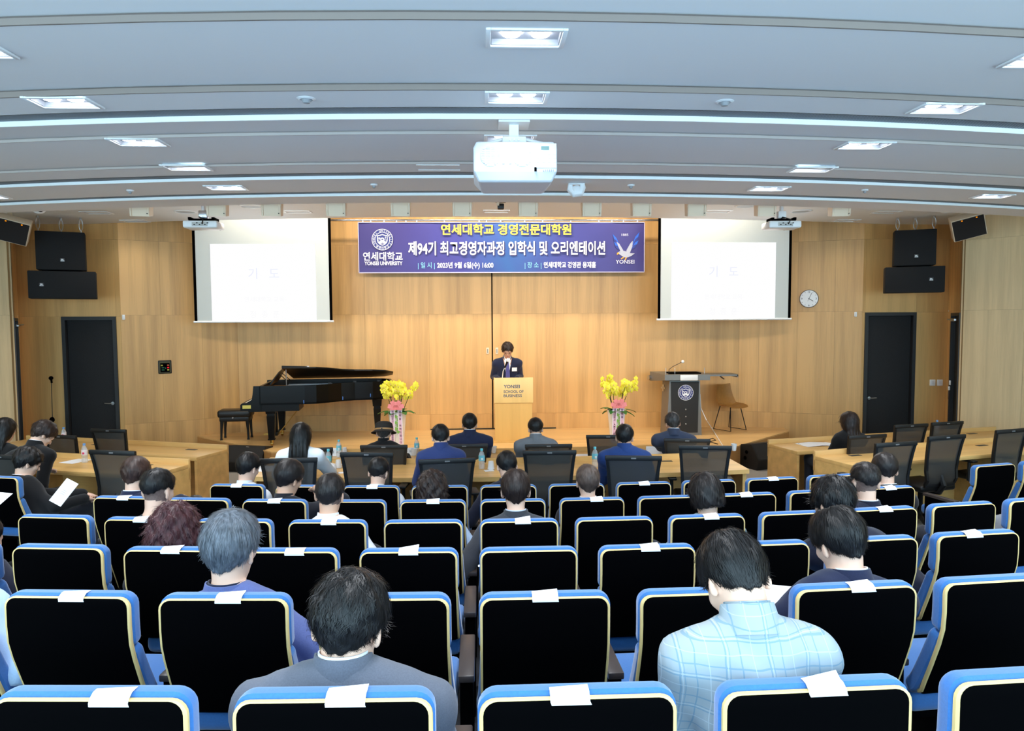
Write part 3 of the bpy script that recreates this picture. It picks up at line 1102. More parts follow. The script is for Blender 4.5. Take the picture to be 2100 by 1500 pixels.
def slab(profile, halfw, layers, r_top=.035, r_bot=.03, nseg=5, ext=0.0):
    """Sheet bent along profile [(y, z)] (top to bottom), outline with rounded corners; layers = [(offset forward, inset)]."""
    P = [Vector((0, y, z)) for y, z in profile]
    s = [0]
    for a, b in zip(P, P[1:]):
        s.append(s[-1] + (b - a).length)
    L = s[-1]

    def at(d):
        d0 = min(max(d, 0), L)
        for i in range(len(s) - 1):
            if d0 <= s[i + 1] + 1e-9:
                t = (d0 - s[i]) / (s[i + 1] - s[i])
                p = P[i].lerp(P[i + 1], t)
                u = (P[i + 1] - P[i]).normalized()
                return p + u * (d - d0), Vector((0, -u.z, u.y))
    ds = [r_top * (1 - math.cos(PI / 2 * i / nseg)) for i in range(nseg + 1)]
    inner = [x for x in s[1:-1] if r_top + .005 < x < L - r_bot - .005]
    ds += inner + [L - r_bot + r_bot * math.sin(PI / 2 * i / nseg) for i in range(nseg + 1)]
    vs, fs = [], []
    nl = len(layers)
    nd = len(ds)
    for t, ins in layers:
        for d in ds:
            if d < r_top:
                w = r_top - math.sqrt(max(0, r_top ** 2 - (r_top - d) ** 2))
            elif d > L - r_bot:
                q = d - (L - r_bot)
                w = r_bot - math.sqrt(max(0, r_bot ** 2 - q ** 2))
            else:
                w = 0
            hw = (halfw(d / L) if callable(halfw) else halfw) - w - ins
            dd = ins + (L - 2 * ins) * d / L
            p, n_ = at(dd - ext + 2 * ext * d / L)
            p = p + n_ * t
            vs += [(-hw, p.y, p.z), (hw, p.y, p.z)]
    for l in range(nl - 1):
        a, b = l * nd * 2, (l + 1) * nd * 2
        for i in range(nd - 1):
            fs.append((a + 2 * i, a + 2 * i + 2, b + 2 * i + 2, b + 2 * i))
            fs.append((a + 2 * i + 1, b + 2 * i + 1, b + 2 * i + 3, a + 2 * i + 3))
        fs.append((a, b, b + 1, a + 1))
        e = 2 * (nd - 1)
        fs.append((a + e, a + e + 1, b + e + 1, b + e))
    for i in range(nd - 1):
        fs.append((2 * i, 2 * i + 1, 2 * i + 3, 2 * i + 2))
        b = (nl - 1) * nd * 2
        fs.append((b + 2 * i, b + 2 * i + 2, b + 2 * i + 3, b + 2 * i + 1))
    return vs, fs


def soft(t0, t1, r, n=4):
    out = [(t0, 0)]
    for i in range(n + 1):
        a = PI / 2 * i / n
        out.append((t1 - r + r * math.sin(a), r * (1 - math.cos(a))))
    return out


shell_prof = [(0, .935), (.0, .83), (.005, .765), (.024, .70), (.062, .60), (.095, .52), (.112, .475), (.145, .45)]


def make_seat():
    t = thing('theatre_seat', 'x', 'theatre seat', group='blue theatre seats in curved rows')
    v, f = slab(shell_prof, W0 / 2 - .006, [(-.003, .004), (0, 0)], .034, .03)
    MB().add(v, f, smooth=True).build('back_shell', M_BLACK, t)
    v, f = slab(shell_prof, W0 / 2, [(0, .0), (.003, -.003), (.013, -.003), (.016, 0)], .038, .03)
    MB().add(v, f, smooth=True).build('plywood_edge', M_CREAM, t)
    hp = [(.016, .947), (.016, .84), (.018, .785), (.024, .748)]
    v, f = slab(hp, W0 / 2 + .007, [(0, .008), (.008, 0)] + soft(.022, .070, .040, 5)[1:], .045, .02)
    MB().add(v, f, smooth=True).build('headrest', M_BLUE, t)
    bp = [(.024, .735), (.044, .68), (.077, .60), (.110, .52), (.131, .475), (.165, .44)]
    v, f = slab(bp, lambda q: W0 / 2 + .004 + .018 * q * q, [(0, .008), (.008, 0)] + soft(.02, .062, .024)[1:], .03, .03)
    MB().add(v, f, smooth=True).build('back_cushion', M_BLUE, t)
    sp = [(.60, .405), (.66, .385)]
    MB().box((0, .40, .40), (.47, .46, .10), r=.035).build('seat_cushion', M_BLUE, t)
    MB().box((0, .40, .335), (.44, .42, .03), r=.01).build('seat_pan', M_BLACK, t)
    for s in (-1,):
        a = MB().box((s * .2845, .335, .575), (.062, .37, .028), r=.006).build('armrest', M_ARM, t)
        MB().box((s * .2845, .335, .30), (.050, .33, .52), r=.006).build('arm_panel', M_BLACK, a)
    MB().box((0, .34, .17), (.08, .20, .30), r=.01).box((0, .34, .012), (.30, .26, .022), r=.006).build('pedestal', M_BLACKP, t)
    return t


SEATS = {}
seat0 = make_seat()


def seat_xy(row, n):
    dx = .569 * n
    return CX + dx, ROW_Y[row] + dx * dx / 34.0 - .012 * dx, dx / 20.0


row_name = {1: 'nearest row', 2: 'second row', 3: 'third row', 4: 'fourth row', 5: 'fifth row', 6: 'frontmost row'}
num_name = ['', 'first', 'second', 'third', 'fourth', 'fifth', 'sixth', 'seventh', 'eighth', 'ninth']
# seats whose sitter can be named
sitter = {(1, -1): 'of the wavy-haired man in grey', (1, 1): 'behind the man in the light blue check jacket', (2, -2): 'of the silver-haired man', (2, 2): 'of the man with the balding crown',
          (3, -3): 'of the woman with reddish-brown hair', (4, -4): 'of the man with a skin-fade haircut', (5, -5): 'of the brown-haired man in a navy suit', (5, -4): 'of the person bent far forward in navy',
          (6, -4): 'of the man left of the front seats', (5, -3): 'of the man with a hand at his chin', (4, -2): 'of the crop-haired man in a white shirt', (6, -2): 'of the bowed man in a white shirt',
          (5, -1): 'of the woman with short dark curls', (6, 0): 'of the man leaning left in navy', (4, 0): 'of the man in a dark grey suit and pale collar', (5, 1): 'of the man with brownish grey hair',
          (4, 2): 'of the person with a black bob', (4, 4): 'of the fade-cut man in navy by the aisle', (5, 5): 'of the man half hidden by the aisle', (3, 4): 'of the man with thick tousled hair', (6, -8): 'of the man reading a white sheet',
          (3, -5): 'of the navy-clad person at the picture edge', (2, -4): 'of the person in light blue at the picture edge', (4, 6): 'of the person whose elbow shows at the edge'}
plan = {1: range(-3, 4), 2: range(-4, 5), 3: range(-5, 5), 4: [*range(-5, 7)], 5: range(-5, 6), 6: [*range(-4, 6), -8, 8, 9]}
first = True
for row in range(1, 7):
    for n_ in plan[row]:
        x, y, rz = seat_xy(row, n_)
        o = seat0 if first else dup(seat0, (0, 0, 0))
        first = False
        o.location = (x, y, ROW_F[row])
        if row == 6 and abs(n_) >= 8:
            rz *= 1.0
        o.rotation_euler = (0, 0, rz)
        if (row, n_) in sitter:
            lb = 'blue and black theatre seat %s' % sitter[(row, n_)]
        elif row == 6 and abs(n_) >= 8:
            lb = 'empty blue theatre seat of the frontmost row beyond the %s aisle%s' % ('left' if n_ < 0 else 'right', ', at the picture edge' if n_ == 9 else '')
        elif n_ == 0:
            lb = 'empty blue theatre seat of the %s on the hall centre line' % row_name[row]
        else:
            lb = 'empty blue theatre seat of the %s, %s to the %s of centre' % (row_name[row], num_name[abs(n_)], 'left' if n_ < 0 else 'right')
        o['label'] = lb
        SEATS[(row, n_)] = o

# white name slips draped over the seat backs
M_SLIP = bpy.data.materials.new('name_slip')
M_SLIP.use_nodes = True
_nt = M_SLIP.node_tree
_b = _nt.nodes['Principled BSDF']
_b.inputs['Roughness'].default_value = .6
_b.inputs['Base Color'].default_value = srgb(246, 247, 250)


def make_slip(w, back, front, lift, seed):
    rr = random.Random(seed)
    prof = [(-.0045, .932 - back), (-.0045, .932), (.002, .941), (.016, .949), (.030, .9495), (.042 + front * .3, .949 + lift)]
    vs, fs = [], []
    nx = 5
    for sd in (0, .0008):
        for i in range(nx + 1):
            u = i / nx - .5
            for k, (y, z) in enumerate(prof):
                vs.append((u * w + (.004 * rr.random() if k == 0 else 0), y - sd + (.0 if k < 5 else .01 * u), z + sd + (lift * u * 2 if k == 5 else 0)))
    K = len(prof)
    h = (nx + 1) * K
    for i in range(nx):
        for k in range(K - 1):
            a = i * K + k
            fs.append((a, a + K, a + K + 1, a + 1))
            fs.append((h + a, h + a + 1, h + a + K + 1, h + a + K))
    return MB().add(vs, fs)


slips = [(1, -1, .03, 1), (1, 1, .02, 2), (2, -2, .02, 3), (2, 0, 0, 4), (2, 2, .02, 5), (3, -3, 0, 6), (3, -1, 0, 7), (3, 1, .01, 8), (3, 4, -.03, 9), (4, -4, 0, 10), (4, -2, .01, 11), (4, 0, .02, 12), (4, 2, .02, 13), (4, 4, .01, 14), (5, -5, 0, 15), (5, -3, 0, 16),
         (5, -1, .0, 17), (5, 1, .03, 18), (5, 3, .0, 19), (5, 5, .02, 20), (6, -4, .0, 21), (6, -2, .01, 22), (6, 2, .0, 23), (6, 4, .0, 24), (1, -2, .05, 25), (1, 0, -.02, 26), (3, -2, .03, 27), (2, -3, .02, 28)]
for row, n_, dx, sd in slips:
    lift = .006 if (row, n_) in ((1, 1), (3, -1), (4, 0)) else .002
    hid = sd >= 25
    o = make_slip(.092, .008 if hid else .006, -.012 if hid else .014, lift if not hid else 0, sd).build('name_slip', M_SLIP)
    S = SEATS[(row, n_)]
    o.matrix_world = Matrix.Translation(S.location) @ Matrix.Rotation(S.rotation_euler.z, 4, 'Z') @ Matrix.Translation((dx, 0, 0))
    who = sitter.get((row, n_))
    tag(o, ('name slip on seat ' + who) if who else 'name slip on the empty seat of the %s, %s' % (row_name[row], 'on the centre line' if n_ == 0 else num_name[abs(n_)] + (' left' if n_ < 0 else ' right') + ' of centre'), 'paper slip', 'name slips over the seat backs')
# ------------------------------------------------------------------ desks at the front
M_SOCK = mat('desk_socket', (60, 58, 54), .5)
LIP = .058


def curved_table(name, label, y0, depth, zf, x0, x1):
    t = thing(name, label, 'table', (CX, y0, zf), 0, 'curved oak tables before the stage')

    def band(ya, yb, za, zb, xa, xb, n=24):
        mb = MB()
        vs, fs = [], []
        for i in range(n + 1):
            x = xa + (xb - xa) * i / n
            o = arc(x, RS)
            for y, z in ((ya, za), (yb, za), (yb, zb), (ya, zb)):
                vs.append((x - CX, y + o, z))
        for i in range(n):
            a = 4 * i
            for k in range(4):
                fs.append((a + k, a + (k + 1) % 4, a + 4 + (k + 1) % 4, a + 4 + k))
        fs += [(3, 2, 1, 0), (4 * n, 4 * n + 1, 4 * n + 2, 4 * n + 3)]
        return mb.add(vs, fs)
    band(0, depth - .035, .675, .72, x0, x1).build('worktop', M_DESK, t)
    band(depth - .033, depth, .60, .72 + LIP, x0, x1).build('lip', M_DESK, t)
    band(depth - .10, depth - .07, .02, .60, x0 + .1, x1 - .1).build('modesty_panel', M_DESK, t)
    for x in (x0 + .03, x0 + (x1 - x0) / 3, x0 + 2 * (x1 - x0) / 3, x1 - .03):
        MB().box((x - CX, arc(x, RS) + depth / 2 - .02, .3375), (.04, depth - .16, .675)).build('side_panel', M_DESK, t)
    for x in (x0 + .7, CX + .5, x1 - .75):
        s_ = MB().box((x - CX, arc(x, RS) + depth - .14, .7215), (.13, .06, .004), r=.001).build('socket_plate', M_SOCK, t)
    return t


TAB_R = curved_table('curved_table', 'long curved oak table nearest the audience seats', 7.27, .74, 0.0, -2.36, 2.80)
TAB_F = curved_table('curved_table', 'long curved oak table just before the stage', 8.46, .72, FL, -2.36, 2.80)


def straight_desk(label, cx, cy, ang, L, depth, zf, sgn):
    """Straight desk of the side groups; (cx, cy) is the near corner beside the middle, the desk runs outwards by sgn."""
    t = thing('side_desk', label, 'desk', (cx, cy, zf), ang, 'straight oak desks at the sides')
    s = sgn
    MB().box((s * L / 2, (depth - .035) / 2, .6975), (L, depth - .035, .045), r=.003).build('worktop', M_DESK, t)
    MB().box((s * L / 2, depth - .0165, (.55 + .72 + LIP) / 2), (L, .033, .72 + LIP - .55), r=.003).build('lip', M_DESK, t)
    MB().box((s * .02, depth / 2, .3375), (.04, depth - .02, .675)).build('side_panel', M_DESK, t)
    MB().box((s * (L - .02), depth / 2, .3375), (.04, depth - .02, .675)).build('side_panel', M_DESK, t)
    MB().box((s * L / 2, depth / 2, .3375), (.04, depth - .12, .675)).build('side_panel', M_DESK, t)
    MB().box((s * L / 2, depth - .06, .29), (L - .09, .025, .56)).build('modesty_panel', M_DESK, t)
    for q in (.45, L * .5 + .3, L - .6):
        MB().box((s * q, depth - .16, .7215), (.15, .06, .004), r=.001).build('socket_plate', M_SOCK, t)
    b = MB().box((s * .30, .02, .655), (.09, .03, .035), r=.004).build('switch_box', M_WHITE, t)
    return t


DK_LF = straight_desk('straight oak desk at the left, before the charcoal door', -3.53, 9.13, math.radians(-18.5), 3.4, .62, FL, -1)
DK_LR = straight_desk('straight oak desk at the left, second from the stage', -3.42, 7.58, math.radians(-17), 3.4, .64, 0, -1)
DK_RF = straight_desk('straight oak desk at the right, with papers on its corner', 3.98, 8.98, math.radians(13.5), 3.9, .62, FL, 1)
DK_RR = straight_desk('straight oak desk at the right, nearer the audience', 3.98, 7.58, math.radians(16), 4.2, .62, 0, 1)

# ------------------------------------------------------------------ mesh-back office chairs
M_MESH = bpy.data.materials.new('chair_mesh')
M_MESH.use_nodes = True
_nt = M_MESH.node_tree
_b = _nt.nodes['Principled BSDF']
_b.inputs['Base Color'].default_value = srgb(58, 56, 53)
_b.inputs['Roughness'].default_value = .7
_tr = _nt.nodes.new('ShaderNodeBsdfTransparent')
_mx = _nt.nodes.new('ShaderNodeMixShader')
_mx.inputs[0].default_value = .92
_nt.links.new(_tr.outputs[0], _mx.inputs[1])
_nt.links.new(_b.outputs[0], _mx.inputs[2])
_nt.links.new(_mx.outputs[0], _nt.nodes['Material Output'].inputs[0])
M_FRAME = mat('chair_frame', (17, 17, 18), .5)


def make_office_chair():
    t = thing('office_chair', 'x', 'office chair', group='black mesh office chairs')
    prof = [(-.31, 1.04), (-.285, .92), (-.262, .78), (-.25, .66), (-.262, .56), (-.235, .50)]

    def hw(q):
        return .245 - .045 * q - .01 * math.sin(q * PI)
    pts = []
    L = len(prof)
    # frame as a closed bar around the back
    left = [(-hw(i / (L - 1)), y, z) for i, (y, z) in enumerate(prof)]
    right = [(-x, y, z) for x, y, z in left]
    fr = MB()
    for side_ in (left, right):
        for a, b in zip(side_, side_[1:]):
            A, B = Vector(a), Vector(b)
            w = .028
            vs = []
            for P in (A, B):
                vs += [P + Vector((-w / 2, -.014, 0)), P + Vector((w / 2, -.014, 0)), P + Vector((w / 2, .014, 0)), P + Vector((-w / 2, .014, 0))]
            fr.add(vs, [(0, 1, 5, 4), (1, 2, 6, 5), (2, 3, 7, 6), (3, 0, 4, 7), (0, 3, 2, 1), (4, 5, 6, 7)])
    fr.box((0, prof[0][0], prof[0][1] - .018), (hw(0) * 2 + .028, .03, .045), r=.008)
    fr.box((0, prof[-1][0], prof[-1][1]), (hw(1) * 2 + .02, .03, .05), r=.008)
    fr.build('back_frame', M_FRAME, t)
    vs, fs = [], []
    nu = 6
    for i, (y, z) in enumerate(prof):
        for k in range(nu + 1):
            u = k / nu * 2 - 1
            vs.append((u * (hw(i / (L - 1)) - .01), y - .012 * (1 - u * u), z - (.03 if i == 0 else 0)))
    for i in range(L - 1):
        for k in range(nu):
            a = i * (nu + 1) + k
            fs.append((a, a + 1, a + nu + 2, a + nu + 1))
    MB().add(vs, fs, smooth=True).build('back_mesh', M_MESH, t)
    MB().box((0, prof[0][0] - .0175, 1.022), (.045, .004, .012)).build('badge', mat('grey_badge', (120, 120, 122), .4), t)
    MB().tube([(0, -.25, .60), (0, -.29, .50), (0, -.24, .42), (0, -.05, .40)], [.028, .03, .034, .04], 8).build('spine', M_FRAME, t)
    MB().box((0, .0, .455), (.49, .47, .075), r=.03).build('seat', M_BLACKP, t)
    for s in (-1, 1):
        a = MB().tube([(s * .20, .0, .40), (s * .285, -.02, .43), (s * .29, -.03, .64)], .018, 8).build('arm_post', M_FRAME, t)
        MB().box((s * .285, .02, .655), (.085, .25, .028), r=.012).build('arm_pad', M_BLACKP, a)
    MB().cyl((0, 0, .42), (0, 0, .10), .028, n=10).build('gas_column', M_BLACKP, t)
    b = MB()
    b.cyl((0, 0, .07), (0, 0, .12), .045, n=10)
    for k in range(5):
        an = 2 * PI * k / 5 + .3
        c, s = math.cos(an), math.sin(an)
        b.tube([(0, 0, .10), (.16 * c, .16 * s, .085), (.30 * c, .30 * s, .065)], [.028, .022, .016], 6)
    b.build('star_base', M_BLACKP, t)
    for k in range(5):
        an = 2 * PI * k / 5 + .3
        c, s = math.cos(an), math.sin(an)
        MB().cyl((.30 * c - .02 * s, .30 * s + .02 * c, .03), (.30 * c + .02 * s, .30 * s - .02 * c, .03), .03, n=10).build('caster', M_BLACK, t)
    return t


och = make_office_chair()
_first = True
# px, py of the middle of the top rail; height of its floor; turn in degrees; label
chairs = [(592, 941, 0, 3, 'mesh office chair of the woman in the white blouse'), (752, 929, 0, -6, 'empty mesh office chair at the near table behind a bowed head'), (917, 942, 0, 8, 'mesh office chair of the man in royal navy at the near table'),
          (1127, 925, 0, 0, 'empty tall mesh office chair at the near table in line with the podium'), (1299, 936, 0, -7, 'mesh office chair of the man in bright navy near the right orchid'), (1446, 915, 0, -8, 'empty mesh office chair at the right end of the near table'),
          (632, 920, FL, 6, 'mesh office chair half hidden behind the woman in white'), (787, 914, FL, -2, 'mesh office chair of the person in the black hat'), (952, 912, FL, 0, 'mesh office chair of the thinning-haired man in navy'),
          (1125, 912, FL, 0, 'mesh office chair of the man in the light grey suit'), (1247, 893, FL, -3, 'empty mesh office chair before the right orchid pot'), (1409, 901, FL, -9, 'mesh office chair of the grey-haired man before the wide lectern'),
          (230, 925, 0, -14, 'empty mesh office chair at the left desk nearest the seats'), (222, 881, FL, -14, 'empty mesh office chair before the charcoal door on the left'), (122, 893, FL, -20, 'mesh office chair partly hidden by the black-suited writer'),
          (2, 934, 0, -18, 'mesh office chair cut off by the left picture edge'),
          (1779, 893, FL, 12, 'mesh office chair beside the long-haired woman in black'), (1838, 908, 0, 14, 'mesh office chair at the right desk behind two dark heads'), (1942, 894, 0, 16, 'empty mesh office chair turned to show its whole back, right desk'),
          (2076, 881, 0, 18, 'empty mesh office chair near the right picture edge'), (1869, 871, FL, 13, 'mesh office chair before the charcoal door on the right'), (1943, 866, FL, 14, 'mesh office chair by the dark side door on the right')]
CH = []
for px, py, zf, deg, lb in chairs:
    top = atZ(px, py, zf + 1.04)
    a = math.radians(deg)
    o = och if _first else dup(och, (0, 0, 0))
    _first = False
    o.location = (top.x - math.sin(a) * .31, top.y + math.cos(a) * .31, zf)
    o.rotation_euler = (0, 0, a)
    o['label'] = lb
    CH.append(o)

# ------------------------------------------------------------------ things on the desks
M_PET = bpy.data.materials.new('clear_plastic')
M_PET.use_nodes = True
_nt = M_PET.node_tree
_b = _nt.nodes['Principled BSDF']
_b.inputs['Base Color'].default_value = srgb(226, 232, 236)
_b.inputs['Roughness'].default_value = .12
_tr = _nt.nodes.new('ShaderNodeBsdfTransparent')
_mx = _nt.nodes.new('ShaderNodeMixShader')
_mx.inputs[0].default_value = .36
_nt.links.new(_tr.outputs[0], _mx.inputs[1])
_nt.links.new(_b.outputs[0], _mx.inputs[2])
_nt.links.new(_mx.outputs[0], _nt.nodes['Material Output'].inputs[0])


def make_bottle(cap, lab, spot=None):
    t = thing('water_bottle', 'x', 'bottle')
    R = .032
    MB().lathe([(.001, 0), (R, .002), (R, .05), (R * .94, .055), (R, .06), (R, .09), (R, .145), (R * .8, .168), (.0125, .190), (.0125, .198)], 18).build('body', M_PET, t)
    MB().lathe([(R * 1.02, .088), (R * 1.02, .145)], 18).build('paper_label', lab, t)
    if spot:
        MB().box((.004, -R * 1.0, .108), (.022, .006, .022), r=.002).build('label_print', spot, t)
    MB().lathe([(.0145, .193), (.015, .196), (.015, .214), (.013, .216), (.001, .216)], 14).build('cap', cap, t)
    return t


cy, cb = mat('cyan_cap', (100, 206, 226), .4), mat('blue_cap', (112, 164, 224), .4)
lc, lw = mat('cyan_label', (120, 206, 226), .5), mat('white_label', (238, 232, 238), .5)
pk = mat('pink_print', (226, 60, 110), .5)
bot_c, bot_b = make_bottle(cy, lc, M_WHITE), make_bottle(cb, lw, pk)
used = {}
for px, py, z, kind, lb in ((674, 963, .72, 'c', 'cyan-capped water bottle by the white-bloused woman'), (988, 962, .72, 'c', 'cyan-capped water bottle beside an upturned cup, middle of near table'), (1220, 958, .72, 'c', 'cyan-capped water bottle at the elbow of the bright navy man'),
                            (695.5, 938, .62, 'c', 'cyan-capped water bottle beside the name board on the far table'), (855, 933, .62, 'c', 'cyan-capped water bottle behind the royal navy man'),
                            (174, 949, .72, 'b', 'blue-capped water bottle on the near left desk'), (131.5, 908, .62, 'b', 'blue-capped water bottle at the left, before the charcoal door'), (1921, 893, .62, 'b', 'water bottle behind the chair by the right side door')):
    proto = bot_c if kind == 'c' else bot_b
    o = proto if kind not in used else dup(proto, (0, 0, 0))
    used[kind] = 1
    p = atZ(px, py, z)
    o.location = (p.x, p.y, z + .001)
    o['label'] = lb
    o['group'] = 'water bottles on the desks'


def make_cup(inv):
    t = thing('paper_cup', 'x', 'cup')
    a, b = (.037, .026) if inv else (.026, .037)
    MB().lathe([(.001, .001), (a, .001), (b, .085), (b - .001, .085)] + ([(.001, .085)] if inv else [(a - .001, .004), (.001, .004)]), 18).build('wall', M_WHITE, t)
    MB().lathe([(.0385 if inv else .0375, .002 if inv else .083), (.0395 if inv else .039, .004 if inv else .085), (.0385 if inv else .0375, .006 if inv else .087)], 18).build('rolled_rim', M_WHITE, t)
    return t


cu_i, cu_u = make_cup(True), make_cup(False)
used = {}
for px, py, z, kind, lb in ((694, 960, .72, 'i', 'upturned paper cup by the white-bloused woman'), (1007, 963, .72, 'i', 'upturned paper cup in the middle of the near table'), (707, 932, .62, 'i', 'upturned paper cup beside the name board'),
                            (849.5, 935, .62, 'u', 'upright paper cup by the hat wearer'), (1013, 930, .62, 'u', 'upright paper cup at the elbow of the dark navy man'), (1505, 925, .62, 'u', 'paper cup at the right end of the far table')):
    proto = cu_i if kind == 'i' else cu_u
    o = proto if kind not in used else dup(proto, (0, 0, 0))
    used[kind] = 1
    p = atZ(px, py, z)
    o.location = (p.x, p.y, z + .002)
    o['label'] = lb
    o['group'] = 'white paper cups on the desks'
M_INK = mat('print_grey', (120, 122, 128), .6)
for px, py, txt, lb in ((684, 935, '정  종  훈', 'white name board before the cyan bottle on the far table'), (838, 934, '황  자', 'white name board beside the hat wearer'), (1583, 930, '', 'white name board at the far right of the table before the stage'), (1341, 931, '', 'white name board left of the grey-haired man')):
    if px == 1583:
        continue
    p = atZ(px, py, .62)
    t = thing('name_board', lb, 'name board', (p.x, p.y, .62), 0, 'folded name boards on the far table')
    w = .20
    for s in (-1, 1):
        vs = [(-w / 2, s * .035, 0), (w / 2, s * .035, 0), (w / 2, 0, .095), (-w / 2, 0, .095)]
        MB().add(vs, [(0, 1, 2, 3)]).build('leaf', M_PAPER, t)
    T = plane_M((0, -.0215, .036), (1, 0, 0), (0, .35, .95))
    fr = MB()
    for a, b, c, d in ((-.085, -.012, .085, -.0105), (-.085, .0345, .085, .036), (-.085, -.012, -.0835, .036), (.0835, -.012, .085, .036)):
        fr.add([(a, b, -.0004), (c, b, -.0004), (c, d, -.0004), (a, d, -.0004)], [(0, 1, 2, 3)], T @ Matrix.Translation((0, 0, .003)))
    fr.build('printed_border', mat('faint_print', (226, 206, 200), .6), t)
    if txt:
        text_mesh(txt, .034, T @ Matrix.Translation((0, 0, .003)), M_INK, 'lettering', t, bold=.0005)


def sheet(px, py, z, w, l, deg, label, group='loose papers on the desks', fold=False, n=1):
    p = atZ(px, py, z)
    mb = MB()
    for i in range(n):
        a = math.radians(deg + 9 * i)
        R_ = Matrix.Rotation(a, 4, 'Z')
        z0 = .0015 + .002 * i
        if fold:
            vs = [(-w / 2, -l / 2, z0), (0, -l / 2, z0 + .012), (w / 2, -l / 2, z0), (-w / 2, l / 2, z0), (0, l / 2, z0 + .012), (w / 2, l / 2, z0)]
            mb.add(vs, [(0, 1, 4, 3), (1, 2, 5, 4)], R_)
        else:
            mb.box((0, 0, z0), (w, l, .0015), R_)
    o = mb.build('paper_sheet', M_PAPER, None, (p.x, p.y, z))
    return tag(o, label, 'paper', group)


sheet(1672, 912.5, .62, .42, .29, 10, 'open white booklet on the corner of the right desk', fold=True)
sheet(1700, 912, .62, .21, .29, 24, 'loose white sheet beside the booklet on the right desk')
sheet(545, 962, .72, .21, .30, 0, 'white sheet on the left end of the near table')
sheet(158, 946, .72, .21, .29, -22, 'white sheet under the hand of the black-suited writer')
sheet(690, 950, .72, .21, .29, 4, 'white papers before the white-bloused woman', n=2)
sheet(1197, 935, .62, .30, .21, 2, 'white sheet on the far table right of the grey-suited man')
sheet(1330, 938, .62, .21, .29, 0, 'white sheet before the grey-haired man at the far table')
sheet(704, 970, .72, .10, .08, 5, 'small paper napkin under the upturned cup at the left of the near table')
sheet(1003, 966, .72, .10, .08, 12, 'small paper napkin under the upturned cup in the middle of the near table')
sheet(1245, 948, .72, .10, .16, 8, 'white paper at the elbow of the bright navy man')
# ------------------------------------------------------------------ things on the stage
M_PIANO = mat('piano_black', (4, 4, 4), .32, spec=.25)
M_BRASS = mat('brass', (196, 160, 84), .3, 1.0)
M_GOLD = mat('gold_plate', (206, 150, 70), .4, .6)


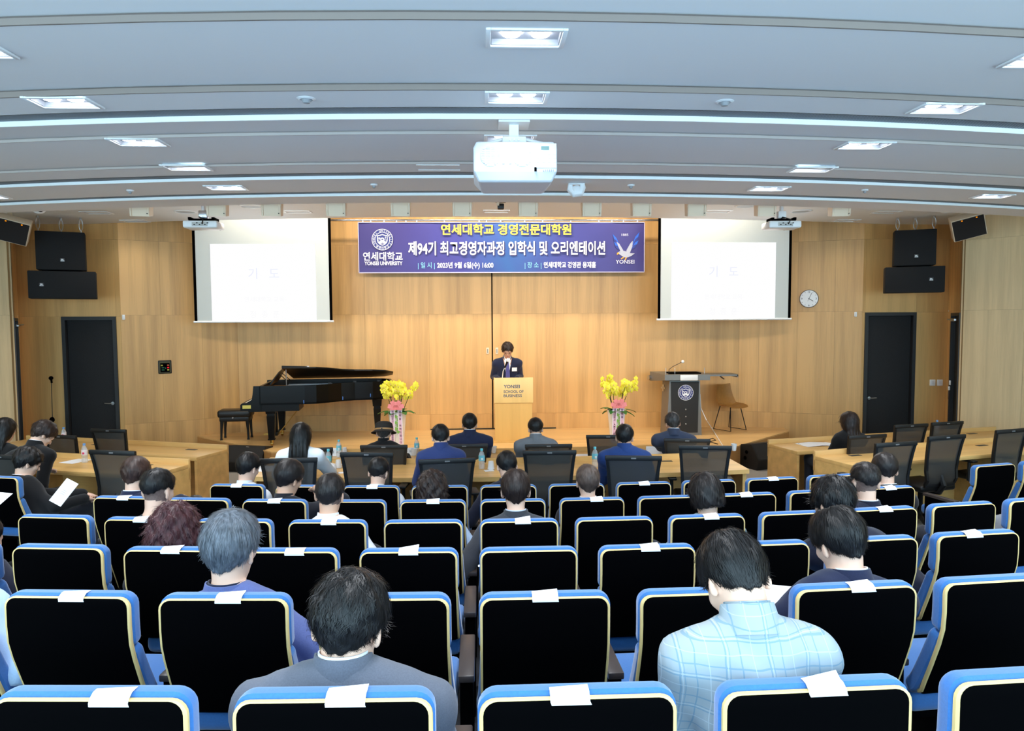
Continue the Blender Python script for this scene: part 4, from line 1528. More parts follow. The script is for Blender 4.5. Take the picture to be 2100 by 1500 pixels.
def piano():
    O = atY(531, 790, 12.0)
    t = thing('grand_piano', 'black grand piano with low propped lid at the left of the stage', 'piano', (O.x, O.y, ST), math.radians(6.5))
    out = [(0, 0), (.72, 0), (.9, .03), (1.08, .16), (1.28, .34), (1.5, .43), (1.8, .47), (2.0, .57), (2.12, .78), (2.11, 1.05), (1.97, 1.25), (1.7, 1.33), (0, 1.36)]
    n = len(out)
    rim = MB()
    c = Vector((.9, .75, 0))
    inn = []
    for i, p in enumerate(out):
        d = Vector((p[0], p[1], 0))
        a, b = Vector((*out[i - 1], 0)), Vector((*out[(i + 1) % n], 0))
        tn = (b - a).normalized()
        nn = Vector((-tn.y, tn.x, 0))
        inn.append((d.x + nn.x * .05, d.y + nn.y * .05))
    vs, fs = [], []
    for z in (.69, 1.0):
        vs += [(x, y, z) for x, y in out] + [(x, y, z) for x, y in inn]
    for i in range(n):
        j = (i + 1) % n
        fs += [(i, j, 2 * n + j, 2 * n + i), (n + j, n + i, 3 * n + i, 3 * n + j), (2 * n + i, 2 * n + j, 3 * n + j, 3 * n + i), (j, i, n + i, n + j)]
    rim.add(vs, fs)
    rim.prism(out, .69, .72)
    rim.build('rim', M_PIANO, t)
    MB().prism(inn, .86, .90).build('iron_plate', M_GOLD, t)
    st = MB()
    for k in range(14):
        st.cyl((.3, .12 + k * .085, .925), (min(1.95, .9 + k * .085), .2 + k * .07, .925), .003, n=4)
    tag(st.build('strings', M_STEEL, t), kind='stuff')
    # key block: cheeks with the S-curve, key bed, key slip, keys, fallboard
    side_p = [(-.30, .60), (-.30, .70), (-.27, .725), (-.20, .73), (-.12, .78), (-.105, .86), (-.10, .90), (-.09, 1.0), (.02, 1.0), (.02, .60)]
    for v0, v1 in ((0.0, .06), (1.30, 1.36)):
        M = Matrix(((1, 0, 0, 0), (0, 0, 1, 0), (0, 1, 0, 0), (0, 0, 0, 1)))
        MB().prism(side_p, v0, v1, M).build('cheek', M_PIANO, t)
    MB().box((-.12, .68, .635), (.34, 1.30, .07)).build('key_bed', M_PIANO, t)
    MB().box((-.285, .68, .685), (.03, 1.24, .05)).build('key_slip', M_PIANO, t)
    keys = MB()
    for k in range(52):
        keys.box((-.20, .085 + k * .0235, .70), (.15, .0222, .02))
    tag(keys.build('white_keys', mat('ivory', (240, 238, 228), .3), t), kind='stuff')
    bk = MB()
    for k in range(51):
        if k % 7 not in (2, 6):
            bk.box((-.175, .097 + k * .0235, .715), (.095, .012, .016))
    tag(bk.build('black_keys', M_BLACK, t), kind='stuff')
    MB().box((-.075, .68, .82), (.02, 1.24, .20), rot=(0, .12, 0)).build('fallboard', M_PIANO, t)
    MB().box((.0, .68, .84), (.04, 1.26, .30)).build('pin_block', M_PIANO, t)
    # lower case under the keys
    MB().prism([(-.18, .02), (.62, .02), (.62, .6), (.5, 1.3), (-.18, 1.33)], .58, .69).build('under_case', M_PIANO, t)
    md = MB().prism([(.28, 0), (1.08, 0), (1.08, .12), (.98, .24), (.68, .29), (.38, .24), (.28, .12)], 0, .018, Matrix(((0, .55, .84, .12), (1, 0, 0, 0), (0, .84, -.55, 1.0), (0, 0, 0, 1))))
    md.build('music_desk', M_PIANO, t)
    MB().tube([(.22, .6, 1.16), (.40, .6, .99)], .008, 6).tube([(.22, .9, 1.16), (.40, .9, .99)], .008, 6).build('desk_strut', M_BLACKP, t)
    # lid hinged on the straight side, near edge raised on the short stick
    tilt = math.radians(-11.2)
    L = Matrix.Translation((0, 1.36, 1.015)) @ Matrix.Rotation(tilt, 4, 'X') @ Matrix.Translation((0, -1.36, 0))
    lid_out = [(.36, -.02), (.72, -.02), (.9, .0), (1.1, .13), (1.3, .31), (1.5, .40), (1.8, .44), (2.02, .54), (2.15, .77), (2.14, 1.06), (1.99, 1.27), (1.7, 1.36), (.36, 1.38)]
    ld = MB().prism(lid_out, 0, .022, L).build('lid', M_PIANO, t)
    F = L @ Matrix.Translation((.36, 0, .024)) @ Matrix.Rotation(math.radians(2), 4, 'Y')
    MB().box((.20, .66, .012), (.40, 1.36, .02), F).build('lid_flap', M_PIANO, ld)
    MB().box((.40, .66, .03), (.05, 1.2, .012), F).build('hinge_strip', M_STEEL, ld)
    MB().cyl((.42, .08, .98), (.42, .06, 1.26), .008, n=8).build('prop_stick', M_STEEL, t)
    for u, v in ((1.1, .19), (1.5, .44), (1.9, .54)):
        MB().box((u, v + .02, 1.01), (.05, .03, .028)).build('lid_block', M_BLACKP, t)
    for u, v in ((.16, .12), (.16, 1.24), (1.86, .86)):
        lg = MB()
        z0, z1 = .10, .66
        for (za, wa, zb, wb) in ((.66, .085, .54, .075), (.54, .06, .50, .06), (.50, .066, .12, .045), (.12, .055, .10, .055)):
            a, b = wa, wb
            lg.add([(u - a, v - a, za), (u + a, v - a, za), (u + a, v + a, za), (u - a, v + a, za), (u - b, v - b, zb), (u + b, v - b, zb), (u + b, v + b, zb), (u - b, v + b, zb)],
                   [(0, 1, 2, 3), (7, 6, 5, 4), (0, 4, 5, 1), (1, 5, 6, 2), (2, 6, 7, 3), (3, 7, 4, 0)])
        l_ = lg.build('leg', M_PIANO, t)
        MB().cyl((u, v, .10), (u, v, .05), .03, n=10).cyl((u - .02, v + .015, .033), (u + .02, v + .015, .033), .033, n=12).build('brass_caster', M_BRASS, l_)
    ly = MB()
    for v in (.58, .76):
        ly.box((.14, v, .38), (.035, .05, .50), r=.005)
    ly.box((.14, .67, .13), (.10, .28, .06), r=.01).box((.14, .67, .62), (.10, .30, .05), r=.01)
    ly = ly.build('pedal_lyre', M_PIANO, t)
    for v in (.60, .67, .74):
        MB().box((.02, v, .115), (.16, .025, .012), r=.004).build('pedal', M_BRASS, ly)
    MB().cyl((.19, .60, .12), (.62, .60, .66), .006, n=6).cyl((.19, .74, .12), (.62, .74, .66), .006, n=6).build('lyre_brace', M_BRASS, t)
    MB().box((-.20, -.003, .665), (.13, .006, .055)).build('yellow_plate', mat('yellow_plate', (216, 200, 96), .5), t)
    for u, v, z in ((.70, -.004, .73), (1.30, .35, .74), (1.76, .455, .77)):
        MB().box((u, v, z), (.012, .012, .055)).build('blue_tape', mat('blue_tape', (60, 110, 190), .5), t)
    return t


piano()

# piano bench
p = atZ(457, 905, ST)
q = atZ(512, 897, ST)
t = thing('piano_bench', 'black tufted leather piano bench beside the grand piano', 'bench', ((p.x + q.x) / 2 - .01, (p.y + q.y) / 2 + .05, ST), math.radians(6))
M_LEA = mat('black_leather', (20, 18, 18), .38, bump=.4, bscale=40)
MB().box((0, 0, .455), (.56, .36, .13), r=.04).build('cushion', M_LEA, t)
MB().box((0, 0, .37), (.50, .32, .10), r=.02).build('apron', M_LEA, t)
MB().cyl((-.02, -.165, .39), (-.02, -.176, .39), .014, n=10).build('button', M_STEEL, t)
for sx in (-1, 1):
    for sy in (-1, 1):
        MB().tube([(sx * .21, sy * .13, .34), (sx * .22, sy * .135, .18), (sx * .225, sy * .14, .04), (sx * .225, sy * .14, .0)], [.032, .022, .018, .024], 8).build('leg', M_BLACKP, t)

# wooden podium
p = atZ(1012, 920, ST)
pc = atY(1053, 775, 12.15)
t = thing('podium', 'pale oak podium with grey school lettering at stage centre', 'podium', (pc.x, 12.15, ST))
zt = pc.z - ST
w = (1093 - 1012.5) / CAM_F * 12.15
M_POD = wood('podium_oak', (224, 180, 104), contrast=.08)
M_PODL = wood('podium_panel', (238, 202, 132), contrast=.06)
M_LET = mat('letter_grey', (92, 94, 108), .5)
MB().box((0, .13, zt / 2 - .1), (w - .03, .24, zt - .22)).build('column', M_POD, t)
MB().box((0, .15, .015), (w + .05, .36, .03)).build('foot_plate', M_POD, t)
h = (827 - 775) / CAM_F * 12.15
sg = MB().box((0, 0, zt - h / 2), (w, .025, h), r=.003).build('sign_panel', M_PODL, t)
top = MB().box((0, .19, zt - .035), (w - .01, .40, .022), rot=(-.12, 0, 0)).build('reading_top', M_POD, t)
for s in (-1, 1):
    MB().box((s * (w / 2 - .01), .17, zt - .14), (.02, .32, .24)).build('side_cheek', M_POD, t)
for txt, py, wd, bd, sz in (('YONSEI', 796.3, 33.5, .0024, .075), ('SCHOOL OF', 806.3, 41.0, .0015, .062), ('BUSINESS', 814.8, 37.5, .0015, .062)):
    text_mesh(txt, sz, plane_M(((1032.5 - 1053) / CAM_F * 12.15, -.0135, zt - (py - 775) / CAM_F * 12.15), (1, 0, 0), (0, 0, 1)), M_LET, 'lettering', sg, bold=bd, align='LEFT', width=wd / CAM_F * 12.15)
mc = thing('podium_microphone', 'gooseneck microphone with white windscreen on the podium', 'microphone', (pc.x, 12.15, ST + zt))
b0 = atY(1030, 776, 12.28)
b1 = atY(1035, 755, 12.20)
b2 = atY(1041, 741.5, 12.15)
LV = lambda v: (v.x - pc.x, v.y - 12.15, v.z - ST - zt)
b0.z = ST + zt - .03
MB().tube([LV(b0), LV(b0.lerp(b1, .6) + Vector((-.01, 0, .02))), LV(b1)], .007, 8).build('gooseneck', M_WHITE, mc)
MB().tube([LV(b1), LV(b2)], [.014, .02], 10).build('handle', M_BLACKP, mc)
MB().ball(LV(b2 + Vector((.004, 0, .02))), (.028, .03, .036), 14).build('windscreen', M_WHITE, mc)

# tall electronic lectern with the seal
LC = atZ(1404, 893, ST)
t = thing('electronic_lectern', 'wide grey and black electronic lectern with a round seal', 'lectern', (LC.x, LC.y, ST))
S = LC.y / CAM_F
M_GREY = mat('lectern_grey', (122, 120, 116), .4, .3)
M_LBLK = mat('lectern_black', (26, 25, 25), .6)
zt = atY(1410, 768, LC.y).z - ST
bw = 61 * S
b = MB()
b.add([(-.33, -.02, .0), (.30, -.02, .0), (.30, .42, .0), (-.33, .42, .0), (-.27, .02, zt - .12), (.27, .02, zt - .12), (.27, .52, zt - .12), (-.27, .52, zt - .12)], [(3, 2, 1, 0), (4, 5, 6, 7), (0, 1, 5, 4), (1, 2, 6, 5), (2, 3, 7, 6), (3, 0, 4, 7)])
b.build('body', M_GREY, t)
fp = MB()
fp.add([(-.235, -.032, .05), (.225, -.032, .05), (.25, .006, zt - .13), (-.25, .006, zt - .13), (-.235, -.018, .05), (.225, -.018, .05), (.25, .02, zt - .13), (-.25, .02, zt - .13)], [(0, 1, 2, 3), (7, 6, 5, 4), (0, 4, 5, 1), (1, 5, 6, 2), (2, 6, 7, 3), (3, 7, 4, 0)])
fp = fp.build('front_panel', M_LBLK, t)
tilt = math.atan2(.038, zt - .18)
SM = plane_M((.012, -.0335 + (zt * .70 - .05) * math.tan(tilt) + .0, zt * .70), (1, 0, 0), (0, math.sin(tilt), math.cos(tilt)))
crest(SM, 16.2 * S, t, M_LW, M_NAVY)
for k, zz in enumerate((.46, .335, .205)):
    MB().ball((.012, -.035 + (zz - .05) * math.tan(tilt), zz), .014, 10).build('stud', M_STEEL, fp)
tw = MB()
tw.add([(-.38, -.08, zt - .10), (.42, -.08, zt - .10), (.42, .62, zt - .16), (-.48, .62, zt - .16), (-.38, -.08, zt), (.42, -.08, zt), (.42, .62, zt + .01), (-.48, .62, zt + .01)], [(3, 2, 1, 0), (4, 5, 6, 7), (0, 1, 5, 4), (1, 2, 6, 5), (2, 3, 7, 6), (3, 0, 4, 7)])
tw.build('console_top', M_GREY, t)
MB().box((.045, -.088, zt - .055), (.31, .02, .10), r=.008).build('white_nose', M_WHITE, t)
MB().box((.02, .2, zt + .012), (.56, .3, .02)).build('monitor', M_BLACK, t)
MB().tube([(-.46, .60, zt - .10), (-.52, .58, zt - .10)], .045, 12).build('roller_cap', M_STEEL, t)
MB().box((.70, .30, zt - .03), (.56, .42, .03)).box((.97, .30, zt - .045), (.02, .42, .05)).build('side_shelf', M_GREY, t)
MB().tube([(.66, .1, zt - .05), (.86, .5, zt - .13)], .012, 8).build('shelf_brace', M_BLACKP, t)
for x in (-.33, -.17, .36):
    MB().cyl((x, .05, zt), (x, .05, zt + .11), .006, n=6).build('clear_peg', M_PET, t)
MB().tube([(-.29, .02, zt), (-.285, .0, zt + .09), (-.22, -.01, zt + .14), (-.07, -.02, zt + .215)], .005, 8).build('gooseneck', M_BLACKP, t)
MB().ball((-.05, -.02, zt + .225), .028, 12).build('windscreen', M_WHITE, t)
MB().box((-.325, .25, zt * .76), (.012, .05, .12), rot=(0, .06, .4)).box((-.325, .25, zt * .76), (.012, .12, .03), rot=(0, .06, .4)).build('side_emblem', M_STEEL, t)
# white cable from the lectern down over the stage edge
c0 = Vector((LC.x + .30, LC.y + .1, ST + .72))
pts = [c0, c0 + Vector((.01, -.02, -.25)), c0 + Vector((.08, -.12, -.45)), Vector((*atZ(1462, 882, ST + .03).xy, ST + .03)), Vector((*atZ(1478, 908, ST + .006).xy, ST + .006)), Vector((*atZ(1487, 921, ST + .006).xy, ST + .004))]
tag(MB().tube(pts, .007, 6).build('white_cable', M_WHITE), 'white cable hanging from the lectern across the stage floor', 'cable')
pts = [Vector((*atZ(1450, 903, ST).xy, ST + .006)), Vector((*atZ(1462, 900, ST).xy, ST + .006)), Vector((*atZ(1468, 904, ST).xy, ST + .006)), Vector((*atZ(1455, 907, ST).xy, ST + .006)), Vector((*atZ(1472, 912, ST).xy, ST + .006))]
tag(MB().tube(pts, .007, 6).build('black_cable', M_BLACKP), 'black cable coiled at the foot of the lectern', 'cable')

# tan shell chair behind the lectern
p = atZ(1502, 884, ST)
t = thing('shell_chair', 'tan leather shell chair with thin black legs behind the lectern', 'chair', (p.x, p.y + .12, ST), math.radians(28))
M_TAN = mat('tan_leather', (160, 112, 54), .45, noise=.08, nscale=20)
vs, fs = [], []
prof = [(.22, .83, .17), (.215, .72, .19), (.19, .60, .215), (.16, .50, .225), (.08, .445, .235), (-.08, .44, .235), (-.20, .455, .225), (-.235, .435, .20)]
nu = 8
for th in (0, 1):
    for i, (y, z, hw) in enumerate(prof):
        for k in range(nu + 1):
            u = k / nu * 2 - 1
            lift = .05 * u * u * (1 if 2 < i < 6 else .3)
            fwd = -.05 * u * u if i < 4 else 0
            vs.append((u * hw, y + fwd + (.014 * th if i < 4 else 0), z + lift - (.014 * th if i >= 3 else 0)))
K = (nu + 1) * len(prof)
for i in range(len(prof) - 1):
    for k in range(nu):
        a = i * (nu + 1) + k
        fs += [(a, a + 1, a + nu + 2, a + nu + 1), (K + a, K + a + nu + 1, K + a + nu + 2, K + a + 1)]
for i in range(len(prof) - 1):
    for e in (0, nu):
        a = i * (nu + 1) + e
        fs.append((a, a + nu + 1, K + a + nu + 1, K + a))
for k in range(nu):
    fs.append((k, K + k, K + k + 1, k + 1))
    a = (len(prof) - 1) * (nu + 1) + k
    fs.append((a, a + 1, K + a + 1, K + a))
MB().add(vs, fs, smooth=True).build('shell', M_TAN, t)
for s in (-1, 1):
    MB().tube([(s * .13, -.12, .43), (s * .20, -.20, .012), (s * .20, .22, .012), (s * .14, .12, .44)], .009, 8).build('sled_leg', M_BLACKP, t)

# orchids in tall white pots with congratulation ribbons
M_YEL2 = mat('orchid_yellow', (246, 236, 70), .6)
M_PINKC = mat('orchid_lip', (232, 190, 150), .6)
M_LEAF = mat('leaf_green', (44, 110, 48), .45)
M_LEAF2 = mat('leaf_light', (130, 176, 70), .5)
M_STEM = mat('stem_brown', (86, 84, 44), .6)
M_POT = mat('white_ceramic', (238, 236, 232), .25)
M_RIB = mat('ribbon_pink', (236, 196, 218), .5)
M_RIBW = mat('ribbon_white', (246, 244, 248), .5)
M_BOW = mat('bow_pink', (246, 146, 150), .45)
M_RTX = mat('ribbon_ink', (72, 40, 66), .6)


def orchid(px, py, label, seed, texts, scale_px):
    rr = random.Random(seed)
    g = atZ(px, py, ST)
    t = thing('potted_orchid', label, 'potted orchid', (g.x, g.y, ST), 0, 'potted congratulation orchids')
    MB().lathe([(.001, 0), (.105, .0), (.115, .2), (.135, .40), (.155, .56), (.147, .56), (.13, .50), (.001, .50)], 24).build('pot', M_POT, t)
    MB().lathe([(.14, .52), (.001, .535)], 18).build('moss', mat('moss', (70, 74, 40), .9), t)

    def leaf(a, L, w, up, m, z0=.53, droop=.5):
        vs, fs = [], []
        N = 6
        for i in range(N + 1):
            u = i / N
            r = .04 + L * u
            z = z0 + up * u - droop * L * u * u
            ww = w * math.sin(PI * min(.97, .12 + .88 * u)) ** .7
            c, s = math.cos(a), math.sin(a)
            for k in (-1, 0, 1):
                vs.append((c * r - s * ww * k, s * r + c * ww * k, z - (.012 if k == 0 else 0)))
        for i in range(N):
            for k in range(2):
                fs.append((3 * i + k, 3 * i + k + 1, 3 * i + k + 4, 3 * i + k + 3))
        MB().add(vs, fs, smooth=True).build('leaf', m, t)
    for k in range(9):
        leaf(2 * PI * k / 9 + rr.random() * .5, .20 + .10 * rr.random(), .060 + .025 * rr.random(), .06 + .12 * rr.random(), M_LEAF, droop=.55)
    # trailing sprig
    for k in range(6):
        MB().add([(-.02 + .03 * (k % 2), -.15, .52 - .05 * k), (.03 + .03 * (k % 2), -.158, .50 - .05 * k), (.0 + .03 * (k % 2), -.16, .46 - .05 * k), (-.03 + .03 * (k % 2), -.156, .48 - .05 * k)], [(0, 1, 2, 3)]).build('leaf', M_LEAF2, t)
    # stems with blooms
    fl_i = 0
    for k in range(9):
        a = 2 * PI * k / 9 + rr.random() * .4
        r = .03 + .10 * rr.random()
        lean = .08 + .13 * rr.random()
        H_ = .92 + .12 * rr.random()
        tip = Vector((math.cos(a) * (r + lean), math.sin(a) * (r + lean) * .7, H_))
        base = Vector((math.cos(a) * r * .7, math.sin(a) * r * .5, .52))
        mid = base.lerp(tip, .6) + Vector((0, 0, .06))
        s_ = MB().tube([base, base.lerp(mid, .5), mid, tip], [.007, .006, .005, .003], 6).build('flower_stem', M_STEM, t)
        nb = 8
        for j in range(nb):
            u = .62 + .42 * j / nb
            c = base.lerp(tip, u) + Vector(((rr.random() - .5) * .12, -.03 - .06 * rr.random() + .1 * (rr.random() > .7), .02 + (rr.random() - .4) * .09))
            yaw = (rr.random() - .5) * 2.2
            pit = (rr.random() - .5) * .8
            M = Matrix.Translation(c) @ Euler((pit, 0, yaw)).to_matrix().to_4x4()
            fm = MB()
            R = .047 + .009 * rr.random()
            for q in range(5):
                b = PI / 2 + 2 * PI * q / 5
                wd = .58 if q in (1, 4) else .40
                ca, sa = math.cos(b), math.sin(b)
                P = lambda rad, side_, dy: (ca * rad - sa * side_, dy, sa * rad + ca * side_)
                fm.add([P(.004, 0, -.004), P(R * .5, -R * wd, .004), P(R, -R * wd * .6, .010), P(R * 1.1, 0, .006), P(R, R * wd * .6, .010), P(R * .5, R * wd, .004), P(R * .55, 0, -.004)], [(0, 1, 6), (1, 2, 6), (2, 3, 6), (3, 4, 6), (4, 5, 6), (5, 0, 6)], M, 0, True)
            fm.ball((0, -.012, -.006), (.008, .010, .011), 6, M, 1)
            fm.build('bloom', [M_YEL2, M_PINKC], s_)
    # bow and two printed ribbons
    bow = MB()
    for q in range(9):
        a = -2.9 + 5.8 * q / 8
        c, s = math.cos(a * .5 + PI / 2), math.sin(a * .5 + PI / 2)
        R_ = .105 + .03 * (q % 2)
        p0 = Vector((0, -.17, .64))
        d = Vector((c * 1.2, -.25, s * .9 - .15)).normalized()
        w_ = Vector((-d.z, 0, d.x)) * .034
        pts = [p0, p0 + d * R_ * .5 + Vector((0, -.03, .0)), p0 + d * R_ + Vector((0, -.01, 0)), p0 + d * R_ * .5 + Vector((0, .02, .01)), p0 + Vector((0, .01, 0))]
        vs = [v for p_ in pts for v in (p_ - w_, p_ + w_)]
        bow.add(vs, [(2 * i, 2 * i + 1, 2 * i + 3, 2 * i + 2) for i in range(4)], smooth=True)
    bow.build('ribbon_bow', M_BOW, t)
    for s, tx in zip((-1, 1), texts):
        x = s * .058
        H_ = .58
        rb = MB()
        n_ = 8
        for wd, m_i, dy in ((.036, 1, 0), (.026, 0, -.0012)):
            vs = []
            for i in range(n_ + 1):
                u = i / n_
                y = -.175 + .03 * u + .006 * math.sin(u * 9 + s) + dy
                z = .62 - H_ * u
                vs += [(x - wd + .01 * s * u, y, z), (x + wd + .01 * s * u, y, z)]
            rb.add(vs, [(2 * i, 2 * i + 1, 2 * i + 3, 2 * i + 2) for i in range(n_)], None, m_i, True)
        r_ = rb.build('ribbon_tail', [M_RIB, M_RIBW], t)
        chars = [c for c in tx]
        objs = []
        for i, ch in enumerate(chars):
            if ch == ' ':
                continue
            u = .09 + .86 * i / max(1, len(chars) - 1)
            y = -.175 + .03 * u + .006 * math.sin(u * 9 + s) - .006
            objs.append(text_mesh(ch, .038, plane_M((x + .01 * s * u, y, .62 - H_ * u - .015), (1, 0, 0), (0, 0, 1)), M_RTX, 'lettering', r_, bold=.0005))
        join_meshes(objs, 'lettering')
    return t


orchid(816, 913, 'yellow orchids in a white pot at the left, beside the piano', 3, ('연세대학교 AMP 총동창회', '입학을 축하드립니다'), 1)
orchid(1264, 909, 'yellow orchids in a white pot at the right, near the lectern', 8, ('연세대학교 AMP 총동창회', '입학을 축하드립니다'), 1)


# stage monitors on the floor before the stage
def monitor(label, c, rz):
    t = thing('stage_monitor', label, 'floor monitor', (c[0], c[1], FL), rz, 'wedge floor monitors before the stage')
    M = Matrix(((0, 0, 1, 0), (1, 0, 0, 0), (0, 1, 0, 0), (0, 0, 0, 1)))
    prof = [(-.24, 0), (.20, 0), (.27, .12), (.12, .37), (-.10, .40), (-.28, .16)]
    w = .66
    MB().prism(prof, -w / 2, w / 2, M).build('cabinet', mat('speaker_black', (15, 15, 17), .6, bump=.2, bscale=300), t)
    g = MB()
    a, b = Vector((0, -.28, .16)), Vector((0, -.10, .40))
    n_ = Vector((0, -.8, .6))
    vs = [a + n_ * .004 + Vector((-.31, 0, 0)) + (b - a) * .05, a + n_ * .004 + Vector((.31, 0, 0)) + (b - a) * .05, a.lerp(b, .95) + n_ * .004 + Vector((.31, 0, 0)), a.lerp(b, .95) + n_ * .004 + Vector((-.31, 0, 0))]
    g.add(vs, [(0, 1, 2, 3)]).build('grille', mat('speaker_grille', (26, 26, 29), .7), t)
    MB().box((.02, -.115, .385), (.05, .012, .012), rot=(.9, 0, 0)).build('badge', M_STEEL, t)
    for k in (0, 1):
        MB().cyl((-w / 2 - .001, .02 - .03 * k, .16 + .10 * k), (-w / 2 - .008, .02 - .03 * k, .16 + .10 * k), .03, n=12).build('side_port', M_BLACK, t)
    return t


p = atZ(507, 968, FL)
monitor('black wedge floor monitor at the left end of the stage', (p.x, p.y + .2), math.radians(-14))
p = atZ(1573, 962, FL)
monitor('black wedge floor monitor at the right end of the stage', (p.x, p.y + .22), math.radians(22))

# ------------------------------------------------------------------ hung loudspeakers, projectors, cameras, wall fittings
M_SPK = mat('speaker_cloth', (14, 14, 17), .85, bump=.2, bscale=500)


def hung(px0, px1, pyt, pym, px2, px3, pyb, Y, badge_x, label, s):
    """Sub-bass box hung on shackles from the ceiling with a wide box below it."""
    c = atY((px0 + px1) / 2, pyt, Y)
    sc = Y / CAM_F
    ztop = c.z
    t = thing('hung_loudspeaker', label, 'loudspeaker', (c.x, Y, ztop), math.radians(-25 * s), 'loudspeakers hung before the charcoal doors')
    w, h = (px1 - px0) * sc, (pym - pyt) * sc
    a = MB().box((0, .17, -h / 2), (w, .34, h), r=.012).build('upper_cabinet', M_SPK, t)
    cx2 = ((px2 + px3) / 2 - (px0 + px1) / 2) * sc
    w2, h2 = (px3 - px2) * sc, (pyb - pym - 3) * sc
    b = MB().box((cx2, .17, -h - .02 - h2 / 2), (w2, .34, h2), r=.012).build('lower_cabinet', M_SPK, t)
    MB().box((0, .25, -h - .012), (w * .8, .3, .03)).build('coupling', M_BLACK, t)
    for par, bx, bz in ((a, .02, -h * .74), (b, cx2 + badge_x, -h - .02 - h2 * .50)):
        bd = MB().box((bx, -.004, bz), (.065, .008, .055), r=.002).build('badge', mat('badge_dark', (46, 44, 46), .4), par)
        text_mesh('JBL', .034, plane_M((bx, -.009, bz - .008), (1, 0, 0), (0, 0, 1)), M_WHITE, 'lettering', bd, bold=.001)
        MB().box((bx, -.0085, bz - .018), (.05, .001, .006)).build('badge_bar', M_WHITE, bd)
    for x, y in ((-w * .43, .02), (0.01, .16), (w * .43, .02)):
        hz = Z2 - ztop - .003
        k = MB().cyl((x, y, hz), (x, y, hz - .03), .02, n=8)
        ring = [(x + .026 * math.cos(q), y, hz * .5 + (hz * .38) * math.sin(q)) for q in np.linspace(0, 2 * PI, 13)]
        k.tube(ring, .007, 6).cyl((x, y, hz * .14), (x, y, -.005), .008, n=6)
        k.build('shackle', M_STEEL, t)
    return t


hung(80, 165, 475, 550.5, 65, 182, 608, 11.85, -.28, 'pair of stacked black loudspeakers hanging above the left charcoal door', -1)
hung(1839, 1917, 471, 545, 1823, 1934, 602, 11.85, .24, 'pair of stacked black loudspeakers hanging above the right charcoal door', 1)

# side fill speakers on angled brackets
for s, pxs, label in ((-1, (22, 474), 'slanted grey wall speaker at the left picture edge'), (1, (1987, 467), 'slanted pale wall speaker on a bracket at the right wall')):
    c = atY(pxs[0], pxs[1], 11.2)
    t = thing('wall_speaker', label, 'loudspeaker', c, math.radians(-28 * s), 'slanted side wall speakers')
    R_ = Euler((math.radians(28), math.radians(-14 * s), 0)).to_matrix().to_4x4()
    MB().box((0, .08, 0), (.46, .20, .36), R_, r=.012).build('cabinet', M_BEIGE, t)
    MB().box((0, -.024, 0), (.43, .012, .33), R_).build('grille', mat('brown_grille', (26, 20, 20), .8), t)
    for x in (-.08, .12):
        MB().box((x, -.032, .15), (.02, .006, .015), R_).build('indicator', emis('amber_light', (255, 150, 20), 1.2), t)
    MB().tube([(0, .2, .1), (s * .02, .32, .26), (s * .02, .32, Z2 - c.z)], .03, 8).box((0, .24, .05), (.22, .06, .14), R_).build('bracket', M_BEIGE, t)
    MB().tube([(s * .1, .2, .1), (s * .24, .3, .2), (s * .14, .34, .34)], .008, 6).build('speaker_cable', M_BLACKP, t)


def small_projector(px, py, label, s):
    Y = 8.95
    c = atY(px, py, Y)
    t = thing('screen_projector', label, 'projector', c, math.radians(-3 * s), 'small projectors for the two screens')
    w = 66 * Y / CAM_F
    MB().box((0, 0, 0), (w, .30, .085), r=.02).build('case', M_WHITE, t)
    MB().box((s * .0, -.152, .0), (w * .45, .004, .045)).build('port_panel', mat('port_grey', (186, 184, 180), .5), t)
    for k in range(6):
        MB().box((-.06 + .03 * k, -.156, .012 if k % 2 else -.008), (.016, .008, .012)).build('socket', M_BLACKP, t)
    MB().tube([(.03, -.16, .0), (.05, -.19, .05), (-.02, -.1, .09), (0, 0, .08)], .007, 6).build('cable', M_BLACKP, t)
    MB().box((0, 0, .055), (w * .72, .22, .03), r=.006).build('mount_plate', M_BLACK, t)
    for x in (-1, 1):
        MB().box((x * w * .34, 0, .072), (.03, .2, .03)).build('mount_foot', M_BLACK, t)
    hz = Z2 - c.z
    MB().box((0, 0, .13), (.10, .08, .09), r=.01).build('swivel', M_STEEL if s < 0 else M_WHITE, t)
    MB().cyl((0, 0, .10), (0, 0, hz), .025, n=10).build('pole', M_WHITE, t)
    MB().cyl((s * -.02 + .12, .150, -.005), (s * -.02 + .12, .175, -.005), .035, n=14).build('lens', M_BLACK, t)
    return t


small_projector(418, 463, 'small white projector on a pole before the left screen', -1)
small_projector(1602, 463, 'small white projector on a pole before the right screen', 1)

# large white projector on the centre line
Y = 4.62
S = Y / CAM_F
c = atY(1057, 352, Y)
t = thing('ceiling_projector', 'large white ceiling projector with two round fan grilles', 'projector', (c.x, Y, c.z))
w, h = 170 * S, 61 * S
fz = h / 2 + .0
M_CASE = mat('projector_white', (206, 208, 212), .45)
body = MB()
vs = []
for (ww, zz, y0, y1) in ((w / 2, 0, 0, .44), (w / 2, h * .78, 0, .44), (w / 2 - .02, h, .01, .43)):
    vs += [(-ww, y0, zz), (ww, y0, zz), (ww, y1, zz), (-ww, y1, zz)]
vs += [(-w / 2 + .03, .03, -.06), (w / 2 - .03, .03, -.06), (w / 2 - .06, .40, -.07), (-w / 2 + .06, .40, -.07)]
fs = []
for a in (0, 4):
    fs += [(a + i, a + (i + 1) % 4, a + 4 + (i + 1) % 4, a + 4 + i) for i in range(4)]
fs += [(8, 9, 10, 11), (15, 14, 13, 12)] + [(12 + i, 12 + (i + 1) % 4, (i + 1) % 4, i) for i in range(4)]
body.add(vs, fs)
bo = body.build('case', M_CASE, t)
